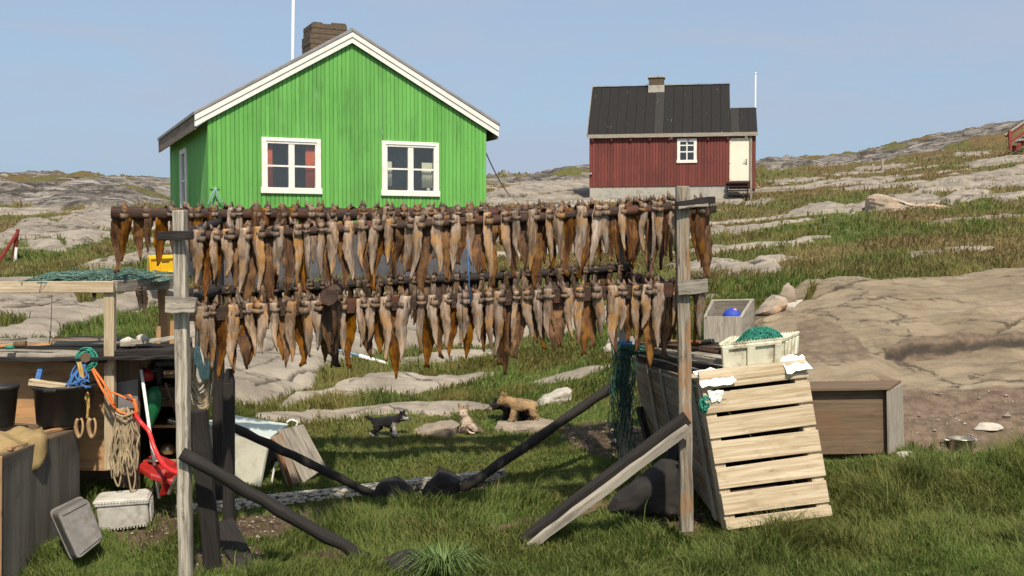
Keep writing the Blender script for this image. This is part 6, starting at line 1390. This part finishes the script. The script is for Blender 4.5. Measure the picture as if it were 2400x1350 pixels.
for i in range(9): mb.tube([c + Vector((math.cos(a) * (.2 - .006 * i), math.sin(a) * .1, .025 * i - .1 + .008 * math.sin(a * 3 + i))) for a in np.linspace(0, 6.4, 24)], .014, 6)
single(mb, 'rope_coil', M['gray_wood'] if False else M['rope'], c, 'thick grey rope coil on the upper shelf behind the float', 'rope')
mb = MB(); c = P(393, 1054, 11.9); prof = [(.02, 0), (.07, .01), (.085, .05), (.07, .09), (.045, .11)]; mb.loft([[c + Vector((math.cos(2 * math.pi * k / 16) * a, math.sin(2 * math.pi * k / 16) * a, z - .05)) for k in range(16)] for a, z in prof]); single(mb, 'kettle', M['metal'], c, 'dull metal kettle on the middle shelf', 'kettle')
mb = MB(); c = P(408, 988, 11.75); mb.box(c, (.12, .12, .05), Matrix.Rotation(.3, 3, 'Y')); single(mb, 'crumpled_can', M['metal'], c, 'crumpled metal can at the front of the middle shelf', 'can', bevel=.012)
# red plastic sledge seat
mb = MB(); q = [P(322, 1092, 11.0), P(360, 1060, 11.35), P(420, 1086, 11.3), P(426, 1100, 10.9), P(404, 1128, 10.85), P(352, 1112, 10.8)]
top = [p for p in q]; c_ = sum(q, Vector()) / 6
mb.loft([[p + Vector((0, 0, -.05)) for p in q], q, [p.lerp(c_, .1) + Vector((0, 0, .012)) for p in q], [p.lerp(c_, .45) + Vector((0, 0, .005)) for p in q]], .5, sm=False)
so_ = thing('red_sledge', 'red moulded plastic seat with a metal disc leaning by the white pole', 'plastic seat', c_); mb.build('seat', M['red'], so_, .012)
mb = MB(); mb.hexa([P(372, 1164, 10.85), P(392, 1160, 10.9), P(396, 1158, 11.1), P(376, 1164, 11.1), P(388, 1106, 10.8), P(422, 1100, 10.9), P(420, 1092, 11.2), P(384, 1100, 11.2)]); mb.build('leg', M['red'], so_, .01)
mb = MB(); mb.beam(P(396, 1158, 10.8), P(424, 1096, 10.75), .04, .03); mb.build('strut', M['metal'], so_, .004)
mb = MB(); c = P(365, 1080, 11.1); mb.loft([[c + Vector((math.cos(2 * math.pi * k / 20) * a, math.sin(2 * math.pi * k / 20) * a, z)) for k in range(20)] for a, z in ((.002, .035), (.04, .035), (.05, .02), (.075, .018), (.08, 0))]); mb.build('metal_disc', M['metal'], so_)
# coil of rope behind the left post and crate edging
mb = MB(); rr = random.Random(15); c = P(470, 880, 10.6)
for i in range(22):
    w = rr.uniform(18, 36); yb = rr.uniform(900, 972); x0 = 470 + rr.uniform(-5, 5); mb.tube(curve_pts([P(x0 - w * .5, 815, 10.6), P(x0 - w * .8, (815 + yb) / 2, 10.6 + rr.uniform(-.05, .05)), P(x0 - w * .4, yb - 10, 10.58), P(x0, yb, 10.56), P(x0 + w * .5, yb - 14, 10.58), P(x0 + w * .8, (815 + yb) / 2, 10.6 + rr.uniform(-.05, .05)), P(x0 + w * .55, 815, 10.62)], 4), .009, 5)
single(mb, 'rope_coil', M['rope'], c, 'large coil of tan rope hanging just right of the left front post', 'rope')
mb = MB(); rr = random.Random(18)
for i in range(9): mb.tube(curve_pts([P(462 + rr.uniform(-6, 6), 812, 10.5), P(468 + rr.uniform(-10, 14), 850, 10.48), P(478 + rr.uniform(-8, 10), 890, 10.5), P(486 + rr.uniform(-6, 6), 850, 10.5), P(490 + rr.uniform(-4, 4), 822, 10.52)], 4), .009, 5)
single(mb, 'rope_coil', M['paleteal'], P(470, 850, 10.5), 'pale turquoise rope looped in front of the big tan coil', 'rope')
mb = MB(); mb.beam(P(462, 840, 10.72), P(464, 762, 10.72), .045, .03); single(mb, 'perforated_batten', M['lath'], P(462, 840, 10.72), 'narrow upright batten right of the left front post', 'batten')
for (x, y0, y1, lb) in ((370, 828, 765, 'thin upright batten left of the ochre frame post'), (403, 820, 752, 'short upright batten right of the ochre frame post')):
    mb = MB(); mb.beam(P(x, y0, 11.9), P(x + 3, y1, 11.9), .05, .03); single(mb, 'batten', M['ply'], P(x, y0, 11.9), lb, 'batten')
# foam box and grey tub
sb_ = [P(232, 1246, 10.65), P(350, 1230, 10.75), P(357, 1202, 11.05), P(245, 1212, 11.0), P(222, 1180, 10.6), P(345, 1172, 10.7), P(355, 1148, 11.05), P(238, 1158, 11.0)]
o = tub(sb_, 'foam_box', M['styro'], 'dirty white upturned foam box on the grass before the shed', 'box', ribs=False, rad=.03)
mb = MB(); mb.hexa([p + Vector((0, 0, -.01)) for p in sb_[4:]] + [p + Vector((0, 0, .02)) for p in sb_[4:]]); mb.build('bottom', M['styro'], o, .012)
mb = MB(); a, b, d_, e_ = sb_[1], sb_[2], sb_[6], sb_[5]
for k in range(3):
    u0 = .15 + k * .28; q = [L3([a, b, d_, e_], u0, .05) + Vector((.004, 0, 0)), L3([a, b, d_, e_], u0 + .14, .05) + Vector((.004, 0, 0)), L3([a, b, d_, e_], u0 + .14, .9) + Vector((.004, 0, 0)), L3([a, b, d_, e_], u0, .9) + Vector((.004, 0, 0))]; panel(mb, q, .02, q[0] + Vector((1, 0, 0)))
mb.build('rib', M['styro'], o, .005)
gt = [P(182, 1318, 9.75), P(245, 1268, 10.0), P(206, 1166, 10.15), P(136, 1196, 9.9), P(166, 1312, 9.95), P(228, 1262, 10.2), P(190, 1164, 10.35), P(116, 1200, 10.1)]
gt = [gt[i] for i in (4, 5, 6, 7, 0, 1, 2, 3)]
gto = thing('gray_tub', 'grey plastic tub standing on edge against the dark chest', 'plastic tub', sum(gt[:4], Vector()) / 4)
def rring(q, rad=.05):
    out = []
    for i in range(4):
        a, b, d_ = q[i - 1], q[i], q[(i + 1) % 4]; p0 = b + (a - b).normalized() * rad; p2 = b + (d_ - b).normalized() * rad
        for s_ in (0, .33, .67, 1): out.append((1 - s_) ** 2 * p0 + 2 * s_ * (1 - s_) * b + s_ * s_ * p2)
    return out
lo_, hi_ = gt[:4], gt[4:]; cm = sum(hi_, Vector()) / 4; axv = (cm - sum(lo_, Vector()) / 4)
mb = MB(); ex = lambda q, k: [p + (p - sum(q, Vector()) / 4) * k for p in q]
mb.loft([rring(ex(lo_, .06)), rring([p + axv * .14 for p in ex(lo_, .06)]), rring([p + axv * .16 for p in ex(lo_, .0)]), rring([p + axv * .92 for p in ex(lo_, -.02)]), rring([p + axv for p in ex(lo_, -.07)])], .5, sm=False); mb.build('body', M['grayplastic'], gto, .012)
mb = MB(); q = ex(lo_, -.02); n1 = axv * .95
for (u0, u1, v0, v1) in ((.1, .9, .06, .12), (.1, .9, .88, .94)):
    mb = MB(); qq = [L3(q, u0, v0) + n1, L3(q, u1, v0) + n1, L3(q, u1, v1) + n1, L3(q, u0, v1) + n1]; panel(mb, qq, .025, qq[0] + axv); mb.build('rib', M['grayplastic'], gto, .006)
# ================================================================ puppies
def skin_mesh(pts, edges, sub=2):
    me = bpy.data.meshes.new('puppy'); me.from_pydata([p for p, r in pts], [], []); me.edges.add(len(edges)); me.edges.foreach_set('vertices', np.array(edges, np.int32).ravel()); me.update()
    o = bpy.data.objects.new('tmp', me); COL.objects.link(o)
    m = o.modifiers.new('skin', 'SKIN'); m.use_smooth_shade = True; m.branch_smoothing = .6
    for i, (p, r) in enumerate(pts):
        me.skin_vertices[0].data[i].radius = (r, r) if not isinstance(r, tuple) else r
    me.skin_vertices[0].data[0].use_root = True
    s_ = o.modifiers.new('sub', 'SUBSURF'); s_.levels = sub; s_.render_levels = sub
    dg = bpy.context.evaluated_depsgraph_get(); dg.update()
    nm = bpy.data.meshes.new_from_object(o.evaluated_get(dg)); bpy.data.objects.remove(o); nm.polygons.foreach_set('use_smooth', np.ones(len(nm.polygons), bool)); return nm
def m_fur(name):
    t = NT(name); a = t.attr('coat').outputs['Color']; o = t.coord('Object', (1, 1, 1)); n = t.noise(o, 60, 4, .7); n2 = t.noise(t.coord('Object', (30, 90, 90)), 1, 3, .7)
    hv = t.n('ShaderNodeHueSaturation'); t.l(a, hv.inputs['Color']); t.l(t.math('ADD', t.math('MULTIPLY', n2, .9), .55), hv.inputs['Value']); t.color(hv.outputs[0]); t.rough(.95); t.bump(t.math('ADD', n, n2), .9, .015); t.b.inputs['Sheen Weight'].default_value = .04; return t.m
M['fur'] = m_fur('fur'); M['claw'] = m_plain('dark_nose', (.012, .010, .010), .35)
M['furhair'] = None
def puppy(label, g, ang, J, E, paint, scale, eyes, nose, name='puppy'):
    "J joints (x forward, y left, z up) with radii; E chains; paint(p) -> coat colour"
    me = skin_mesh(J, E); me.name = name
    ca = me.attributes.new('coat', 'FLOAT_COLOR', 'POINT'); n = len(me.vertices); cc = np.ones((n, 4), np.float32)
    for i, v in enumerate(me.vertices): cc[i, :3] = paint(v.co)
    # soft coat: small outward noise
    for v in me.vertices:
        q = v.co * 38; v.co += v.normal * ((fbm(np.array([q.x]), np.array([q.y + q.z * 1.3]), 9, 2)[0] - .5) * .022)
    ca.data.foreach_set('color', cc.ravel()); me.materials.append(M['fur'])
    # hair: short tufts standing off the skin
    hv, hf, hc = [], [], []; rr = random.Random(len(label))
    for p in me.polygons:
        for _ in range(3):
            w = [rr.random() for _ in p.vertices]; s_ = sum(w); c = sum((me.vertices[i].co * (k / s_) for i, k in zip(p.vertices, w)), Vector()); nrm_ = p.normal
            t_ = Vector((-.8, 0, -.35)); t_ = (t_ - nrm_ * t_.dot(nrm_)); t_ = t_.normalized() if t_.length > .05 else Vector((0, 0, -1)); sd = nrm_.cross(t_)
            L = rr.uniform(.012, .026); w_ = .0035; o_ = len(hv); tip = c + nrm_ * L * .55 + t_ * L
            hv += [c - sd * w_, c + sd * w_, tip]; hf.append((o_, o_ + 1, o_ + 2)); k = rr.uniform(.7, 1.3); cl = cc[p.vertices[0], :3] * k; hc += [cl, cl, cl]
    r = thing(name, label, 'puppy', g); r.rotation_euler = (0, 0, ang); r.scale = (scale,) * 3
    def add(nm, m, parent): o = bpy.data.objects.new(nm, m); COL.objects.link(o); o.parent = parent; return o
    bo = add('body', me, r)
    hm = bpy.data.meshes.new('coat'); hm.from_pydata(hv, [], hf); a2 = hm.attributes.new('coat', 'FLOAT_COLOR', 'POINT'); c4 = np.ones((len(hv), 4), np.float32); c4[:, :3] = np.array(hc); a2.data.foreach_set('color', c4.ravel()); hm.materials.append(M['fur']); h_ = add('coat', hm, bo)
    for e in eyes:
        mb = MB(); mb.ball(e, .011, 8, 6); add('eye', mb.mesh('eye', M['claw']), r)
    mb = MB(); mb.ball(nose, .019, 10, 6, (1, 1.1, .8)); add('nose', mb.mesh('nose', M['claw']), r)
    return r
def chain(E, *ids):
    for a, b in zip(ids[:-1], ids[1:]): E.append((a, b))
def standing(head_dir=(1, 0, 0), head_up=.0, gait=(0, 0, 0, 0), tail='down'):
    J = []; E = []
    def a(x, y, z, r): J.append((Vector((x, y, z)), r)); return len(J) - 1
    hip = a(-.17, 0, .275, .105); mid = a(-.03, 0, .27, .108); ch_ = a(.11, 0, .27, .112); sh_ = a(.165, 0, .295, .098); nk = a(.225, 0, .34 + head_up * .5, .08)
    hd = Vector(head_dir).normalized(); hp = Vector((.275, 0, .37 + head_up)); hc = a(*(hp + hd * .035), .08); mz = a(*(hp + hd * .105 + Vector((0, 0, -.026))), .042); nt = a(*(hp + hd * .135 + Vector((0, 0, -.024))), .024)
    chain(E, hip, mid, ch_, sh_, nk, hc, mz, nt)
    sv_ = Vector((-hd.y, hd.x, 0)).normalized()
    for s_ in (-1, 1):
        e0 = a(*(hp + hd * .01 + sv_ * s_ * .042 + Vector((0, 0, .05))), .026); e1 = a(*(hp + hd * .012 + sv_ * s_ * .055 + Vector((0, 0, .098))), .009); chain(E, hc, e0, e1)
    for k, (x, root) in enumerate(((.12, ch_), (.12, ch_), (-.17, hip), (-.17, hip))):
        s_ = 1 if k % 2 else -1; gx = gait[k]
        if k < 2:
            b0 = a(x, s_ * .062, .18, .058); b1 = a(x + gx * .5, s_ * .068, .095, .043); b2 = a(x + gx, s_ * .068, .03, .038); b3 = a(x + gx + .035, s_ * .068, .022, .030); chain(E, root, b0, b1, b2, b3)
        else:
            b0 = a(x + .01, s_ * .06, .20, .075); b1 = a(x + .04 + gx * .4, s_ * .07, .135, .055); b2 = a(x - .035 + gx * .8, s_ * .068, .085, .039); b3 = a(x - .01 + gx, s_ * .068, .03, .035); b4 = a(x + .03 + gx, s_ * .068, .022, .029); chain(E, root, b0, b1, b2, b3, b4)
    if tail == 'up': tp = [(-.25, 0, .315, .03), (-.30, 0, .335, .024), (-.345, 0, .36, .014)]
    elif tail == 'down': tp = [(-.245, 0, .27, .032), (-.285, 0, .22, .028), (-.30, 0, .165, .016)]
    else: tp = [(-.24, 0, .29, .026)]
    chain(E, hip, *[a(*q) for q in tp])
    return J, E, hp, hd, sv_
BLK = (.012, .010, .011); WHT = (.62, .58, .50); TAN = (.46, .30, .14); TANP = (.52, .40, .26); GRY = (.20, .16, .12)
# walking black puppy with white chest, legs and muzzle
hd_ = (1, -.45, -.1); J, E, hp, hd, sv_ = standing(hd_, -.015, (.05, -.03, -.05, .04), 'up')
def paint_b(p):
    q = p - hp; f = q.dot(hd)
    if f > .075 and q.z < .0: return WHT
    if p.z < .085 + .02 * math.sin(p.x * 40): return WHT
    if p.x > .12 and p.z < .255 and p.x < .26: return (.5, .46, .4)
    if f > .04 and -.03 < q.z < .012 and abs(q.dot(sv_)) > .03: return (.30, .27, .24)
    return BLK
g = hit(905, 1024); g.z = zg(g.x, g.y) - .005
puppy('black puppy with white legs and muzzle walking through the grass', g, .03, J, E, paint_b, .74, [hp + hd * .098 + sv_ * s_ * .036 + Vector((0, 0, .014)) for s_ in (-1, 1)], hp + hd * .163 + Vector((0, 0, -.02)))
# tan puppy standing on the boulder, head low to the left
J, E, hp, hd, sv_ = standing((.85, .45, -.40), -.02, (-.01, .05, .06, -.04), 'none')
def paint_t(p):
    q = p - hp; f = q.dot(hd)
    if f > .10: return (.30, .22, .15)
    if p.x > .1 and p.z > .22: return (.42, .27, .125)
    if p.z > .31 and p.x < .1: return (.30, .20, .11)
    if p.z < .06: return (.55, .42, .28)
    return (.42, .28, .14)
g = hit(1222, 990, 13); g = P(1224, 989, 14.85)
puppy('tan puppy standing on the long grey boulder', g, math.pi - .05, J, E, paint_t, .90, [hp + hd * .098 + sv_ * s_ * .036 + Vector((0, 0, .014)) for s_ in (-1, 1)], hp + hd * .163 + Vector((0, 0, -.02)))
# black puppy behind it, crouching
J, E, hp, hd, sv_ = standing((1, .2, -.35), -.06, (.02, .0, .03, -.02), 'down')
def paint_k(p):
    q = p - hp; f = q.dot(hd)
    if f > .09 and q.z < -.02: return (.35, .28, .2)
    if p.z < .05: return (.3, .22, .15)
    return (.02, .012, .010)
g = P(1206, 990, 15.12); g.z -= .035
puppy('dark puppy half hidden behind the standing tan one', g, math.pi + .04, J, E, paint_k, .92, [hp + hd * .098 + sv_ * s_ * .036 + Vector((0, 0, .014)) for s_ in (-1, 1)], hp + hd * .163 + Vector((0, 0, -.02)))
# sitting tan puppy, looking at us
J = []; E = []
def a(x, y, z, r): J.append((Vector((x, y, z)), r)); return len(J) - 1
hip = a(-.12, 0, .12, .13); mid = a(-.05, 0, .20, .125); ch_ = a(.04, 0, .27, .11); nk = a(.075, -.015, .335, .085)
hp = Vector((.095, -.03, .40)); hd = Vector((.45, .88, -.10)).normalized(); sv_ = Vector((-hd.y, hd.x, 0)).normalized()
hc = a(*(hp + hd * .015), .105); mz = a(*(hp + hd * .105 + Vector((0, 0, -.035))), .05); nt = a(*(hp + hd * .145 + Vector((0, 0, -.04))), .03); chain(E, hip, mid, ch_, nk, hc, mz, nt)
for s_ in (-1, 1):
    e0 = a(*(hp + sv_ * s_ * .065 + Vector((0, 0, .07))), .042); e1 = a(*(hp + sv_ * s_ * .095 + Vector((0, 0, .165))), .012); chain(E, hc, e0, e1)
    b0 = a(.09, s_ * .06, .17, .056); b1 = a(.13, s_ * .062, .09, .042); b2 = a(.155, s_ * .062, .03, .036); b3 = a(.19, s_ * .062, .022, .028); chain(E, ch_, b0, b1, b2, b3)
    h0 = a(-.05, s_ * .10, .10, .08); h1 = a(.02, s_ * .11, .06, .05); h2 = a(.06, s_ * .11, .022, .03); chain(E, hip, h0, h1, h2)
chain(E, hip, a(-.23, .03, .06, .04), a(-.27, .07, .035, .024))
def paint_s(p):
    q = p - hp; f = q.dot(hd)
    if f > .15 and q.z < -.02: return (.12, .08, .06)
    if f > .03 and q.z < .06: return (.66, .52, .40)
    if p.z > .44: return (.42, .30, .19)
    if p.x < -.10 and p.z > .08: return (.16, .12, .085)
    if p.z < .04 or (p.x > .06 and p.z < .16): return (.52, .42, .30)
    return (.30, .22, .13)
g = P(1098, 1037, 14.42); g.z = zg(g.x, g.y) - .02
puppy('tan puppy sitting with ears pricked beside the brown boulder', g, math.pi + .15, J, E, paint_s, .70, [hp + hd * .108 + sv_ * s_ * .042 + Vector((0, 0, .02)) for s_ in (-1, 1)], hp + hd * .175 + Vector((0, 0, -.03)))
for o in S.objects:
    if '_o' in o: del o['_o']
